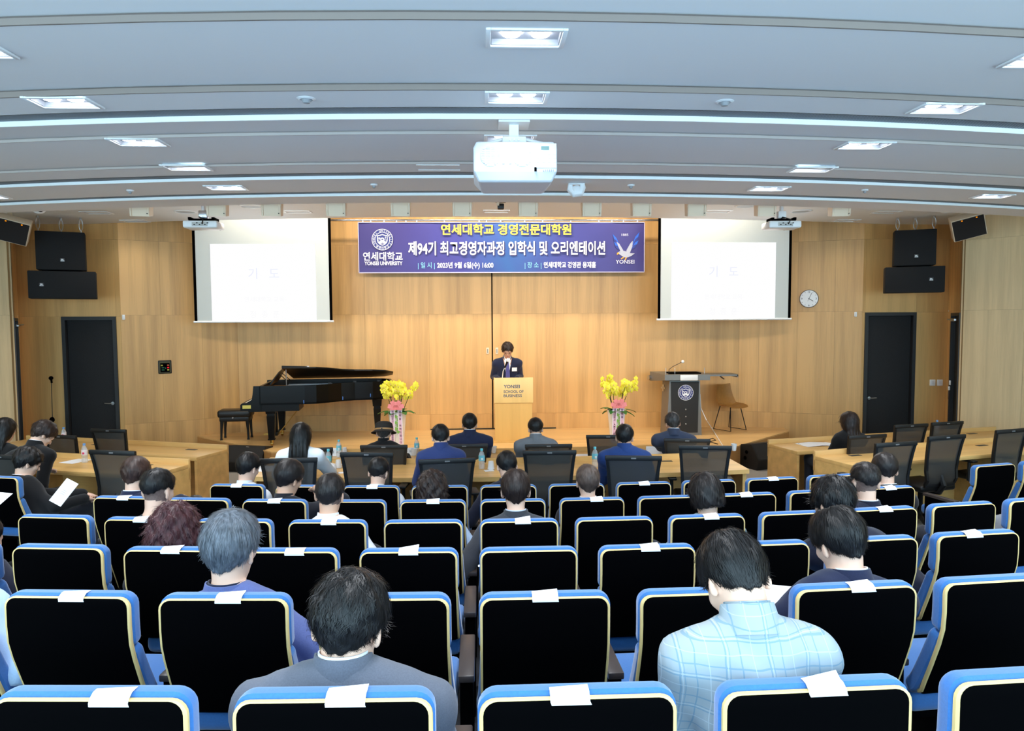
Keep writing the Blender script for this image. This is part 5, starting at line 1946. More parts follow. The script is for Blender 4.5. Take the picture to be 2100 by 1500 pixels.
bv = bo.modifiers.new('soft', 'BEVEL')
bv.width, bv.segments = .012, 2
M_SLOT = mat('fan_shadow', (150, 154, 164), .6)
for px in (1007, 1071):
    x0 = (px - 1057) * S
    zc = h * .5
    R = 20 * S
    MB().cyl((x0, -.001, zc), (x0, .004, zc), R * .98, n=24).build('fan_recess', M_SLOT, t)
    g = MB()
    for k in range(-7, 8):
        zz = zc + k * R / 7.5
        hw = math.sqrt(max(0, R * R - (zz - zc) ** 2))
        g.box((x0, -.003, zz), (hw * 2, .006, .0048))
    for k in (-1, 0, 1):
        g.box((x0 + k * R * .55, -.004, zc), (.004, .006, 2 * math.sqrt(R * R - (k * R * .55) ** 2)))
    tag(g.build('fan_grille', M_WHITE, t), kind='stuff')
pn = MB().box(((1119 - 1057) * S, -.003, h * .52), (43 * S, .006, h * .80), r=.004).build('control_panel', mat('panel_white', (228, 230, 234), .4), t)
MB().box(((1117 - 1057) * S, -.008, h * .76), (16 * S, .004, 7 * S)).build('display', mat('lcd_green', (120, 150, 146), .3), pn)
for k in range(12):
    MB().box(((1103 + 11 * (k % 4) - 1057) * S, -.008, h * (.58 - .13 * (k // 4))), (6 * S, .004, 3.4 * S), r=.001).build('button', M_WHITE, pn)
MB().box(((1097.5 - 1057) * S, -.004, h * .07), (4.5 * S, .01, 8 * S)).build('power_inlet', M_BLACK, t)
for k in range(6):
    MB().box(((1114 + 4.0 * k - 1057) * S, -.002, h * .04), (1.6 * S, .006, 4 * S)).build('vent_slit', M_SLOT, t)
for k in range(2):
    MB().box(((1033 + 14 * k - 1057) * S, -.002, h * .3), (5 * S, .005, 6 * S)).build('small_vent', M_SLOT, t)
cz = 3.585 - c.z
MB().box((0, .2, h + .03), (50 * S, .16, .06), r=.008).box((0, .2, cz - .02), (64 * S, .2, .03)).box((0, .2, (h + cz) / 2), (.06, .06, cz - h)).build('ceiling_mount', M_WHITE, t)
for s in (-1, 1):
    MB().tube([(s * .075, .15, h + .045), (s * .15, .12, h + .02), (s * .23, .1, h - .0)], .010, 6).build('mount_arm', M_WHITE, t)
for k in (-1, 0, 1):
    MB().cyl((k * .028, .118, h + .035), (k * .028, .112, h + .035), .007, n=8).build('mount_bolt', M_STEEL, t)

# white pipe elbow on the ceiling right of the projector, round cameras over the side doors
p = atZ(1182, 377, 3.588)
t = thing('ceiling_elbow', 'white plastic pipe elbow on the ceiling right of the projector', 'pipe elbow', p)
MB().tube([(-.06, .0, 0.0), (-.06, 0, -.05), (-.02, -.01, -.09), (.03, -.01, -.085), (.06, 0, -.03), (.06, 0, .0)], [.02, .034, .045, .045, .034, .02], 12).ball((0, -.01, -.07), (.055, .05, .055), 14).build('elbow', M_WHITE, t)
MB().box((0, 0, -.006), (.15, .08, .012), r=.004).build('base_plate', M_WHITE, t)
for px, py, s, lb in ((80, 431, 1, 'white round camera on the ceiling above the left loudspeakers'), (1938, 430, -1, 'white round camera on the ceiling above the right loudspeakers')):
    p = atZ(px, py, Z2)
    p = atY(px, py, 9.7)
    t = thing('dome_camera', lb, 'security camera', (p.x, p.y, Z2), 0, 'white dome cameras over the side doors')
    dz = p.z - Z2
    MB().cyl((0, 0, 0), (0, 0, dz + .04), .05, n=14).ball((0, 0, dz + .02), (.085, .08, .07), 16).build('housing', M_WHITE, t)
    MB().cyl((s * .045, -.05, dz), (s * .062, -.085, dz - .005), .034, .03, n=14).build('lens', M_BLACK, t)

# wall clock
MR = frame_M(CR, YB, 0, math.atan2(DRy - YB, DRx - CR))
dirx = Vector((DRx - CR, DRy - YB, 0)).normalized()
# intersection of the pixel ray with the slanted wall
def on_wall(px, py, a, b, off=0.0):
    d = Vector(ray(px, py))
    a3 = Vector((a[0], a[1], 0))
    u = Vector((b[0] - a[0], b[1] - a[1], 0)).normalized()
    nrm = Vector((u.y, -u.x, 0))
    o = Vector((0, 0, CAM_H))
    k = ((a3 + nrm * off) - o).dot(nrm) / d.dot(nrm)
    return o + d * k, u, math.atan2(u.y, u.x)


P, u, an = on_wall(1659, 613, (CR, YB), (DRx, DRy))
t = thing('wall_clock', 'round white wall clock with a grey rim right of the screen', 'clock', P, an)
R = 18.7 * P.y / CAM_F
Q = Matrix.Rotation(PI / 2, 4, 'X')
MB().lathe([(R * .9, 0), (R, .005), (R, .03), (R * .95, .042), (R * .93, .036)], 36, Q).build('rim', mat('clock_rim', (140, 142, 146), .35, .6), t)
MB().cyl((0, -.002, 0), (0, -.032, 0), R * .935, n=36).build('face', mat('clock_face', (238, 240, 242), .4), t)
for k in range(12):
    a = PI / 2 - k * PI / 6
    if k % 3 == 0:
        text_mesh({0: '12', 3: '3', 6: '6', 9: '9'}[k], R * .30, plane_M((math.cos(a) * R * .74, -.0335, math.sin(a) * R * .74 - R * .10), (1, 0, 0), (0, 0, 1)), M_INK, 'numeral', t, bold=.001)
    else:
        MB().box((math.cos(a) * R * .80, -.033, math.sin(a) * R * .80), (R * .14, .002, R * .03), rot=(0, -a, 0)).build('hour_mark', M_INK, t)
for a, L, wd, nm in ((PI / 2 - 2 * PI * (4 + 4 / 60) / 12, .52, .055, 'hour_hand'), (PI / 2 - 2 * PI * 4 / 60, .72, .04, 'minute_hand'), (PI / 2 - 2 * PI * 34 / 60, .3, .02, 'second_hand')):
    MB().box((math.cos(a) * R * L * .42, -.036, math.sin(a) * R * L * .42), (R * L * 1.15, .003, R * wd), rot=(0, -a, 0)).build(nm, M_BLACKP, t)

# control panel with lights on the left slanted wall
P, u, an = on_wall(338, 753, (DLx, DLy), (CL, YB))
t = thing('wall_control_panel', 'small black control panel with coloured lights on the left wall', 'control panel', P, an)
MB().box((0, -.012, 0), (.215, .024, .235), r=.012).build('case', M_BLACKP, t)
MB().box((0, -.025, 0), (.18, .004, .20)).build('face', mat('olive_panel', (70, 66, 30), .5), t)
MB().box((0, -.027, -.01), (.15, .004, .16)).build('inner_face', M_BLACK, t)
for x, z, c in ((-.045, -.01, 'g'), (-.02, -.01, 'g'), (.01, -.02, 'g'), (-.045, -.05, 'g'), (-.02, -.05, 'g'), (.05, .03, 'o'), (.05, -.01, 'r'), (.05, -.05, 'y'), (-.05, .03, 'y')):
    MB().box((x, -.031, z), (.014 if c == 'g' else .03, .005, .022), r=.001).build('button', {'g': mat('green_key', (30, 110, 80), .4), 'o': mat('orange_key', (200, 90, 40), .4), 'r': emis('red_light', (255, 40, 60), 1.0), 'y': mat('yellow_key', (190, 180, 60), .4)}[c], t)

# small sensors, switches, exit-side boxes
for px, py, a, b, w, h, nm, lb, cat in ((253.5, 651, (DLx, DLy), (CL, YB), .045, .085, 'wall_sensor', 'small white sensor at the corner right of the left charcoal door', 'sensor'), (1754.5, 645, (CR, YB), (DRx, DRy), .045, .085, 'wall_sensor', 'small white sensor at the corner left of the right charcoal door', 'sensor'),
                                        (1911.5, 785, (DRx, DRy), (wrx, DRy), .10, .11, 'switch_plate', 'white switch plate right of the right charcoal door, first of two', 'switch'), (1926.5, 785, (DRx, DRy), (wrx, DRy), .10, .11, 'switch_plate', 'white switch plate nearest the right side door, second of two', 'switch')):
    P, u, an = on_wall(px, py, a, b)
    t = thing(nm, lb, cat, P, an)
    MB().box((0, -.012, 0), (w, .024, h), r=.006).build('case', M_WHITE, t)
    MB().box((0, -.026, 0), (w * .5, .005, h * .55), r=.002).build('rocker', mat('rocker_white', (222, 224, 226), .3), t)
P, u, an = on_wall(1949.5, 790, (wrx, DRy), (SRx, SRy))
t = thing('door_phone', 'small white box with a dark handle by the right side door', 'wall box', P, an)
MB().box((0, -.012, .04), (.05, .024, .08), r=.004).box((-.02, -.02, -.06), (.045, .03, .07), r=.006).build('case', M_WHITE, t)
MB().box((-.02, -.02, -.18), (.03, .025, .14), r=.006).build('handle', mat('brown_handle', (70, 50, 40), .5), t)

# microphone stand in the left corner
p = atY(100, 775, 12.3)
t = thing('microphone_stand', 'tall thin black microphone stand in the left corner', 'microphone stand', (p.x, 12.35, FL))
hh = p.z - FL
MB().cyl((0, 0, .02), (0, 0, hh * .55), .012, n=8).cyl((0, 0, hh * .5), (.012, 0, hh), .006, n=8).build('pole', M_BLACKP, t)
MB().lathe([(.001, 0), (.14, 0), (.13, .02), (.001, .03)], 20).build('base', M_BLACKP, t)
MB().ball((.018, -.02, hh - .01), (.03, .05, .035), 10).tube([(.015, 0, hh - .09), (.018, -.02, hh)], .016, 8).build('microphone', M_BLACK, t)
MB().ball((0, -.01, hh * .53), (.04, .04, .05), 10).tube([(-.01, 0, hh * .55), (-.055, -.01, hh * .48), (-.055, -.01, hh * .1)], .014, 6).build('clamp', M_BLACK, t)
# ------------------------------------------------------------------ people: each body is one continuous surface grown from soft-joined forms
def smin(a, b, k):
    h = np.maximum(k - np.abs(a - b), 0) / k
    return np.minimum(a, b) - h * h * k * .25


def nrm(v):
    v = np.asarray(v, float)
    return v / max(np.linalg.norm(v), 1e-9)


class Field:
    def __init__(self, xs, ys, zs):
        self.ax = [np.asarray(a) for a in (xs, ys, zs)]
        self.D = np.full([len(a) for a in self.ax], .3)

    def sub(self, lo, hi, m):
        sl = []
        for a, l, h in zip(self.ax, lo, hi):
            i, j = np.searchsorted(a, l - m), np.searchsorted(a, h + m)
            sl.append(slice(max(0, i - 1), min(len(a), j + 1)))
        P = np.meshgrid(self.ax[0][sl[0]], self.ax[1][sl[1]], self.ax[2][sl[2]], indexing='ij', sparse=True)
        return tuple(sl), P

    def put(self, sl, d, k):
        if d.size:
            self.D[sl] = smin(self.D[sl], d, k)

    def cap(self, a, b, r0, r1, k=.02):
        a, b = np.asarray(a, float), np.asarray(b, float)
        R = max(r0, r1)
        sl, (X, Y, Z) = self.sub(np.minimum(a, b) - R, np.maximum(a, b) + R, k + .03)
        d = b - a
        L2 = max(d @ d, 1e-9)
        t = np.clip(((X - a[0]) * d[0] + (Y - a[1]) * d[1] + (Z - a[2]) * d[2]) / L2, 0, 1)
        q = np.sqrt((X - a[0] - t * d[0]) ** 2 + (Y - a[1] - t * d[1]) ** 2 + (Z - a[2] - t * d[2]) ** 2)
        self.put(sl, q - (r0 + (r1 - r0) * t), k)

    def ell(self, c, r, R=None, k=.02):
        c, r = np.asarray(c, float), np.asarray(r, float)
        m = r.max() if R is not None else r
        sl, (X, Y, Z) = self.sub(c - m, c + m, k + .03)
        X, Y, Z = X - c[0], Y - c[1], Z - c[2]
        if R is not None:
            X, Y, Z = (R[0, 0] * X + R[1, 0] * Y + R[2, 0] * Z, R[0, 1] * X + R[1, 1] * Y + R[2, 1] * Z, R[0, 2] * X + R[1, 2] * Y + R[2, 2] * Z)
        k0 = np.sqrt((X / r[0]) ** 2 + (Y / r[1]) ** 2 + (Z / r[2]) ** 2)
        k1 = np.sqrt((X / r[0] ** 2) ** 2 + (Y / r[1] ** 2) ** 2 + (Z / r[2] ** 2) ** 2) + 1e-9
        self.put(sl, k0 * (k0 - 1) / k1, k)

    def mesh(self):
        """Surface nets on the (unevenly spaced) grid."""
        D = self.D
        S = D < 0
        nx, ny, nz = D.shape
        C = np.zeros((nx - 1, ny - 1, nz - 1), np.int8)
        for i in (0, 1):
            for j in (0, 1):
                for k in (0, 1):
                    C += S[i:nx - 1 + i, j:ny - 1 + j, k:nz - 1 + k]
        act = np.argwhere((C > 0) & (C < 8))
        idx = np.full(C.shape, -1, np.int64)
        idx[act[:, 0], act[:, 1], act[:, 2]] = np.arange(len(act))
        V = np.zeros((len(act), 3))
        W = np.zeros(len(act))
        I, J, K = act.T
        ax = self.ax
        cs = [(i, j, k) for i in (0, 1) for j in (0, 1) for k in (0, 1)]
        for a in cs:
            for q in range(3):
                if a[q]:
                    continue
                b = list(a)
                b[q] = 1
                da = D[I + a[0], J + a[1], K + a[2]]
                db = D[I + b[0], J + b[1], K + b[2]]
                m = (da < 0) != (db < 0)
                t = np.where(m, da / np.where(m, da - db, 1), 0)
                pa = [ax[0][I + a[0]], ax[1][J + a[1]], ax[2][K + a[2]]]
                pb = [ax[0][I + b[0]], ax[1][J + b[1]], ax[2][K + b[2]]]
                for r in range(3):
                    V[:, r] += np.where(m, pa[r] + (pb[r] - pa[r]) * t, 0)
                W += m
        V /= np.maximum(W, 1)[:, None]
        F = []
        for q in range(3):
            o = [1, 2] if q == 0 else ([2, 0] if q == 1 else [0, 1])
            A = [slice(1, -1)] * 3
            A[q] = slice(0, -1)
            B = list(A)
            B[q] = slice(1, None)
            sa, sb = S[tuple(A)], S[tuple(B)]
            e = np.argwhere(sa != sb)
            if not len(e):
                continue
            g = e + np.array([0 if r == q else 1 for r in range(3)])
            inside = sa[e[:, 0], e[:, 1], e[:, 2]]
            quad = []
            for d1, d2 in ((0, 0), (1, 0), (1, 1), (0, 1)):
                c = g.copy()
                c[:, o[0]] -= d1
                c[:, o[1]] -= d2
                quad.append(idx[c[:, 0], c[:, 1], c[:, 2]])
            quad = np.stack(quad, 1)
            quad[~inside] = quad[~inside][:, ::-1]
            F.append(quad)
        F = np.concatenate(F) if F else np.zeros((0, 4), int)
        F = F[(F >= 0).all(1)]
        return V, F[:, ::-1] if False else F


def np_mesh(name, V, F, mats, mi=None, parent=None, smooth=True):
    me = bpy.data.meshes.new(name)
    n, m = len(V), len(F)
    w = F.shape[1]
    me.vertices.add(n)
    me.vertices.foreach_set('co', np.ascontiguousarray(V, np.float32).ravel())
    me.loops.add(m * w)
    me.loops.foreach_set('vertex_index', np.ascontiguousarray(F, np.int32).ravel())
    me.polygons.add(m)
    me.polygons.foreach_set('loop_start', np.arange(0, m * w, w, dtype=np.int32))
    for x in mats:
        me.materials.append(x)
    if mi is not None:
        me.polygons.foreach_set('material_index', np.ascontiguousarray(mi, np.int32))
    me.update(calc_edges=True)
    if smooth:
        me.polygons.foreach_set('use_smooth', np.ones(m, bool))
    o = bpy.data.objects.new(name, me)
    COL.objects.link(o)
    if parent is not None:
        o.parent = parent
    return o


def rotm(pitch, yaw, roll):
    """pitch > 0 bows the head forward (+Y), yaw > 0 turns it to the left, roll > 0 tips it to its right."""
    cp, sp, cy_, sy_, cr_, sr_ = math.cos(pitch), math.sin(pitch), math.cos(yaw), math.sin(yaw), math.cos(roll), math.sin(roll)
    Rx = np.array([[1, 0, 0], [0, cp, sp], [0, -sp, cp]])
    Rz = np.array([[cy_, -sy_, 0], [sy_, cy_, 0], [0, 0, 1]])
    Ry = np.array([[cr_, 0, sr_], [0, 1, 0], [-sr_, 0, cr_]])
    return Rz @ Rx @ Ry


def axis(lo, hi, step, fine):
    """Grid line positions from lo to hi at step, refined inside the bands fine = [(a, b, step)]."""
    out, x = [], lo
    while x < hi + step:
        out.append(x)
        s = step
        for a, b, fs in fine:
            if a <= x < b:
                s = min(s, fs)
            elif x < a < x + s:
                s = max(a - x, .002)
        x += s
    return np.array(out)


M_SKIN = [mat('skin_a', (232, 190, 166), .5, spec=.4), mat('skin_b', (222, 176, 148), .5, spec=.4), mat('skin_c', (206, 156, 128), .5, spec=.4)]
M_STUB = mat('stubble', (112, 90, 82), .6, noise=.2, nscale=90)
M_LIPS = mat('lips', (186, 110, 104), .45)
M_EYEW = mat('eye_white', (238, 236, 232), .25)
M_EYED = mat('eye_dark', (34, 24, 20), .2)


def hairmat(name, rgb, var=.35, rough=.42):
    m = mat('hair_' + name, rgb, rough, spec=.35, noise=var, nscale=60, stretch=(1, 1, .35))
    return m


HAIR = {'black': hairmat('black', (24, 22, 22)), 'softblack': hairmat('softblack', (36, 31, 30)), 'brown': hairmat('brown', (62, 44, 38)), 'darkbrown': hairmat('darkbrown', (46, 34, 30)),
        'maroon': hairmat('maroon', (72, 40, 44)), 'silver': hairmat('silver', (96, 102, 110), .5, .5), 'greybrown': hairmat('greybrown', (92, 76, 68), .3), 'greyblack': hairmat('greyblack', (58, 56, 56), .5)}


def cloth(name, rgb, noise=.10, rough=.85):
    return mat('cloth_' + name, rgb, rough, spec=.2, noise=noise, nscale=240, bump=.15, bscale=600, sheen=.15)


# light blue check jacket
M_CHECK = bpy.data.materials.new('cloth_check')
M_CHECK.use_nodes = True
_nt = M_CHECK.node_tree
_b = _nt.nodes['Principled BSDF']
_b.inputs['Roughness'].default_value = .85
_tc = _nt.nodes.new('ShaderNodeTexCoord')
_sp = _nt.nodes.new('ShaderNodeSeparateXYZ')
_wn = _nt.nodes.new('ShaderNodeTexNoise')
_wn.inputs['Scale'].default_value = 6
_wa = _nt.nodes.new('ShaderNodeMixRGB')
_wa.blend_type = 'LINEAR_LIGHT'
_wa.inputs[0].default_value = .02
_nt.links.new(_tc.outputs['Object'], _wa.inputs[1])
_nt.links.new(_tc.outputs['Object'], _wn.inputs['Vector'])
_nt.links.new(_wn.outputs['Color'], _wa.inputs[2])
_nt.links.new(_wa.outputs[0], _sp.inputs[0])


def _stripes(out, period, lines):
    """Mask of thin lines (centre, half width) repeating every period metres."""
    acc = None
    for c, hw in lines:
        a = _nt.nodes.new('ShaderNodeMath')
        a.operation = 'ADD'
        a.inputs[1].default_value = 10 * period - c + period / 2
        _nt.links.new(out, a.inputs[0])
        b = _nt.nodes.new('ShaderNodeMath')
        b.operation = 'MODULO'
        b.inputs[1].default_value = period
        _nt.links.new(a.outputs[0], b.inputs[0])
        c_ = _nt.nodes.new('ShaderNodeMath')
        c_.operation = 'COMPARE'
        c_.inputs[1].default_value = period / 2
        c_.inputs[2].default_value = hw
        _nt.links.new(b.outputs[0], c_.inputs[0])
        if acc is None:
            acc = c_.outputs[0]
        else:
            m_ = _nt.nodes.new('ShaderNodeMath')
            m_.operation = 'MAXIMUM'
            _nt.links.new(acc, m_.inputs[0])
            _nt.links.new(c_.outputs[0], m_.inputs[1])
            acc = m_.outputs[0]
    return acc


_blue_v = _stripes(_sp.outputs[0], .105, [(0, .0016), (.009, .0010), (.036, .0016)])
_blue_h = _stripes(_sp.outputs[2], .085, [(0, .0016), (.009, .0010), (.032, .0016)])
_wht_v = _stripes(_sp.outputs[0], .105, [(.068, .0011), (.0045, .0010)])
_wht_h = _stripes(_sp.outputs[2], .085, [(.058, .0011), (.0045, .0010)])
_last = None
for fac_pair, col, w in (((_blue_v, _blue_h), srgb(90, 134, 158), .6), ((_wht_v, _wht_h), srgb(186, 198, 206), .5)):
    mxx = _nt.nodes.new('ShaderNodeMath')
    mxx.operation = 'MAXIMUM'
    _nt.links.new(fac_pair[0], mxx.inputs[0])
    _nt.links.new(fac_pair[1], mxx.inputs[1])
    ml = _nt.nodes.new('ShaderNodeMath')
    ml.operation = 'MULTIPLY'
    ml.inputs[1].default_value = w
    _nt.links.new(mxx.outputs[0], ml.inputs[0])
    mc_ = _nt.nodes.new('ShaderNodeMixRGB')
    mc_.inputs[1].default_value = srgb(150, 160, 166)
    if _last:
        _nt.links.new(_last, mc_.inputs[1])
    mc_.inputs[2].default_value = col
    _nt.links.new(ml.outputs[0], mc_.inputs[0])
    _last = mc_.outputs[0]
_nt.links.new(_last, _b.inputs['Base Color'])

CLOTH = {'grey': cloth('grey', (96, 100, 112)), 'navy': cloth('navy', (34, 40, 66)), 'darknavy': cloth('darknavy', (26, 30, 48)), 'royal': cloth('royal', (48, 62, 112)), 'bright': cloth('bright', (36, 62, 118)),
         'black': cloth('black', (20, 20, 22)), 'white': cloth('white', (236, 240, 244), .03), 'lightgrey': cloth('lightgrey', (120, 124, 130)), 'dark': cloth('dark', (34, 34, 40)), 'slate': cloth('slate', (52, 60, 80)),
         'charcoal': cloth('charcoal', (58, 60, 66)), 'periwinkle': cloth('periwinkle', (92, 104, 156)), 'sage': cloth('sage', (120, 142, 146)), 'paleblue': cloth('paleblue', (176, 200, 226), .05), 'check': M_CHECK, 'shirtblue': cloth('shirtblue', (206, 216, 234), .03)}
M_COLLAR = cloth('collar', (240, 242, 246), .02)
M_SHOE = mat('shoe_leather', (22, 20, 20), .35)
M_TROU = cloth('trousers', (40, 42, 50))


def person(label, loc, rz, head, bow=.6, turn=0.0, tip=0.0, hs=1.07, hair='short', hcol='black', top='navy', kind='jacket', skin=0, hands=None, legs='sit', width=1.0, seed=0,
           strands=900, hip=(0, 0, 0), fine=False, bald=None, shirt=M_COLLAR, puff=1.0, group='audience in the seats', back=0.0, fluff=1.0, neck=.150, spread=.75, nb_off=None, loc_head=None):
    """loc: hip joint centre on the ground plane of the chair (world); head: centre of the head in the person's own frame (x right, y ahead, z up)."""
    rr = random.Random(seed)
    if loc_head is not None:
        c_, s_ = math.cos(rz), math.sin(rz)
        rel = Vector(loc_head) - Vector(loc)
        head = (c_ * rel.x + s_ * rel.y, -s_ * rel.x + c_ * rel.y, rel.z - .118 * hs - .014)
    head = np.asarray(head, float)
    R = rotm(bow, turn, tip)
    Rn = rotm(bow * .62, turn * .4, tip * .6)
    nb = head - Rn @ np.array([0, .022, neck]) * hs ** .5           # base of the neck
    if nb_off is not None:
        nb = head + np.array(nb_off)
    pel = np.asarray(hip, float)
    ch = pel + (nb - pel) * .66 + np.array([0, -.012 - back, 0])
    ab = pel + (nb - pel) * .32 + np.array([0, -.02 - back, 0])
    lean = nrm(nb - ch)
    xa = np.array([1., 0, 0])
    ya = nrm(np.cross(lean, xa)) * -1.0
    ya = ya if ya[1] > 0 else -ya
    za = np.cross(xa, ya)
    RB = np.stack([xa, ya, za], 1)
    sh = [nb + xa * s * .172 * width + np.array([0, -.004, -.090]) for s in (-1, 1)]
    if hands is None:
        hands = [pel + np.array([s * .07, .30, .085]) for s in (-1, 1)]
    hands = [np.asarray(h, float) for h in hands]
    el = []
    for s, S_, Hd in zip((-1, 1), sh, hands):
        wr = Hd + np.array([s * .02, -.05, .015])
        d = wr - S_
        L = np.linalg.norm(d)
        a, b = .285, .255
        L = min(L, (a + b) * .995)
        q = (a * a - b * b + L * L) / (2 * L)
        hgt = math.sqrt(max(a * a - q * q, 0))
        dn = nrm(d)
        pole = np.array([s * spread, -.55, -.45])
        pole = nrm(pole - dn * (pole @ dn))
        el.append(S_ + dn * q + pole * hgt)
    wrs = [Hd + np.array([s * .012, -.045, .012]) for s, Hd in zip((-1, 1), hands)]
    if legs == 'sit':
        kn = [pel + np.array([s * .12, .43, .03]) for s in (-1, 1)]
        an = [pel + np.array([s * .12, .44, -.40]) for s in (-1, 1)]
    else:
        kn = [pel + np.array([s * .095, .03, -.43]) for s in (-1, 1)]
        an = [pel + np.array([s * .095, -.02, -.83]) for s in (-1, 1)]
    hips = [pel + np.array([s * .09, .02, -.01]) for s in (-1, 1)]

    # ---- the body
    hb = .135 * hs
    fh = .0085 if not fine else .0062
    lo, hi = np.minimum.reduce([pel - .2, nb - .26, head - .2, *[e - .1 for e in el], *[h - .16 for h in hands], *[a - .12 for a in an]]), np.maximum.reduce([pel + .2, nb + .26, head + .2, *[e + .1 for e in el], *[h + .16 for h in hands], *[a + .24 for a in an]])
    hz = [(min(h[2] for h in hands) - .06, max(h[2] for h in hands) + .06, .010)]
    hy = [(min(h[1] for h in hands) - .03, max(h[1] for h in hands) + .15, .011)]
    hx = [(min(h[0] for h in hands) - .07, max(h[0] for h in hands) + .07, .011)]
    f = Field(axis(lo[0], hi[0], .026, [(head[0] - hb, head[0] + hb, fh)] + hx), axis(lo[1], hi[1], .028, [(head[1] - hb, head[1] + hb, fh)] + hy), axis(lo[2], hi[2], .03, [(head[2] - hb * 1.1, head[2] + hb * 1.1, fh)] + hz))
    f.ell(pel + np.array([0, .0, .02]), (.16 * width, .115, .12), None, .05)
    f.ell(ab, (.135 * width, .095, .16), RB, .06)
    f.ell(ch, (.152 * width, .102, .17), RB, .06)
    f.cap(sh[0], sh[1], .055, .055, .06)
    f.cap(nb - za * .008, sh[0] + (nb - sh[0]) * .3, .045, .05, .05)
    f.cap(nb - za * .008, sh[1] + (nb - sh[1]) * .3, .045, .05, .05)
    for s, S_, E_, W_, Hd in zip((-1, 1), sh, el, wrs, hands):
        f.cap(S_, E_, .048, .038, .04)
        f.cap(E_, W_, .038, .027, .02)
        dr = nrm(Hd - W_ + np.array([0, .02, -.01]))
        side = nrm(np.cross(dr, [0, 0, 1.]))
        up = np.cross(side, dr)
        pc_ = W_ + dr * .045
        f.ell(pc_, (.040, .045, .018), np.stack([side, dr, up], 1), .012)
        for k, (off, Lf) in enumerate(((-.030, .062), (-.010, .074), (.011, .070), (.030, .055))):
            b0 = pc_ + dr * .032 + side * off
            m_ = b0 + dr * Lf * .5 - up * .004
            f.cap(b0, m_, .0095, .009, .006)
            f.cap(m_, m_ + dr * Lf * .30 - up * Lf * .42, .009, .0078, .005)
        th = W_ + dr * .02 - side * s * .032
        f.cap(th, th + dr * .032 - side * s * .022 - up * .006, .012, .0105, .008)
        f.cap(th + dr * .032 - side * s * .022 - up * .006, th + dr * .062 - side * s * .012 - up * .014, .0105, .009, .005)
    for s, h_, k_, a_ in zip((-1, 1), hips, kn, an):
        f.cap(h_, k_, .075, .052, .05)
        f.cap(k_, a_, .050, .036, .03)
        f.cap(a_, a_ + np.array([0, .12, -.035]), .036, .030, .02)
    # head
    def H(p):
        return head + R @ (np.asarray(p, float) * hs)
    f.cap(nb + lean * -.03, H((0, -.020, -.055)), .054 * hs, .047 * hs, .03)
    f.ell(H((0, -.014, .034)), np.array((.075, .093, .084)) * hs, R, .03)
    f.ell(H((0, .026, -.030)), np.array((.060, .066, .084)) * hs, R, .04)
    f.ell(H((0, .040, -.080)), np.array((.042, .045, .034)) * hs, R, .03)
    f.cap(H((-.034, .077, .022)), H((.034, .077, .022)), .013 * hs, .013 * hs, .018)
    f.cap(H((0, .088, .010)), H((0, .104, -.026)), .008 * hs, .012 * hs, .012)
    f.cap(H((-.016, .086, -.058)), H((.016, .086, -.058)), .009 * hs, .009 * hs, .010)
    for s in (-1, 1):
        f.ell(H((s * .040, .058, -.018)), np.array((.022, .022, .02)) * hs, R, .02)
        e = rotm(bow - .15, turn + s * .42, tip)
        f.ell(H((s * .077, -.012, -.010)), np.array((.009, .021, .032)) * hs, e, .012)
        f.ell(H((s * .0775, -.010, -.036)), np.array((.008, .011, .012)) * hs, e, .008)
    V, F = f.mesh()
    cen = V[F].mean(1)
    loc_h = ((cen - head) @ R) / hs
    mi = np.zeros(len(F), int)
    mi[(np.abs(loc_h[:, 0]) < .022) & (loc_h[:, 1] > .080) & (np.abs(loc_h[:, 2] + .058) < .0085)] = 1
    if hair in ('fade', 'crop'):
        mi[(loc_h[:, 1] < .012) & (loc_h[:, 2] > -.058) & (loc_h[:, 2] < .06) & ((np.abs(loc_h[:, 0]) < .071) | (loc_h[:, 2] > .026))] = 2
    body = np_mesh('person', V, F, [M_SKIN[skin], M_LIPS, M_STUB], mi)
    body.location = loc
    body.rotation_euler = (0, 0, rz)
    tag(body, label, 'person', group)
    for s in (-1, 1):
        p = H((s * .031, .0785, .000))
        MB().ball(tuple(p), .0125 * hs, 8).build('eye', M_EYED if bow > .35 else M_EYEW, body)

    # ---- clothes
    tm = CLOTH[top]
    infl = .014 if kind == 'jacket' else .008
    step = .018 if not fine else .013
    lo = np.minimum.reduce([pel - .22, nb - .27, *[e - .09 for e in el], *[w - .06 for w in wrs]])
    hi = np.maximum.reduce([pel + .22, nb + .27, *[e + .09 for e in el], *[w + .06 for w in wrs]])
    g = Field(*[np.arange(l, h + step, step) for l, h in zip(lo, hi)])
    g.ell(pel + np.array([0, .0, .02]), (.165 * width + infl, .122 + infl, .13), None, .05)
    g.ell(ab, (.14 * width + infl, .102 + infl, .17), RB, .06)
    g.ell(ch, (.158 * width + infl, .110 + infl, .178), RB, .06)
    g.cap(sh[0], sh[1], .058 + infl, .058 + infl, .06)
    for S_ in sh:
        g.cap(nb - lean * .012, S_ + (nb - S_) * .3, .044 + infl, .050 + infl, .05)
    for s, S_, E_, W_ in zip((-1, 1), sh, el, wrs):
        g.cap(S_, E_, .052 + infl * puff, .043 + infl * puff, .035)
        if kind == 'tee':
            continue
        g.cap(E_, W_ - nrm(W_ - E_) * .015, .043 + infl * puff, .032 + infl * puff * 1.3, .02)
    Xg, Yg, Zg = np.meshgrid(*g.ax, indexing='ij', sparse=True)
    # soft folds
    wv = np.sin(Xg * 31 + Zg * 17 + seed) * np.sin(Zg * 43 - Yg * 23 + seed * 1.7) * .0032 + np.sin(Xg * 67 + Yg * 41 + Zg * 29 + seed) * .0014
    g.D = g.D + wv
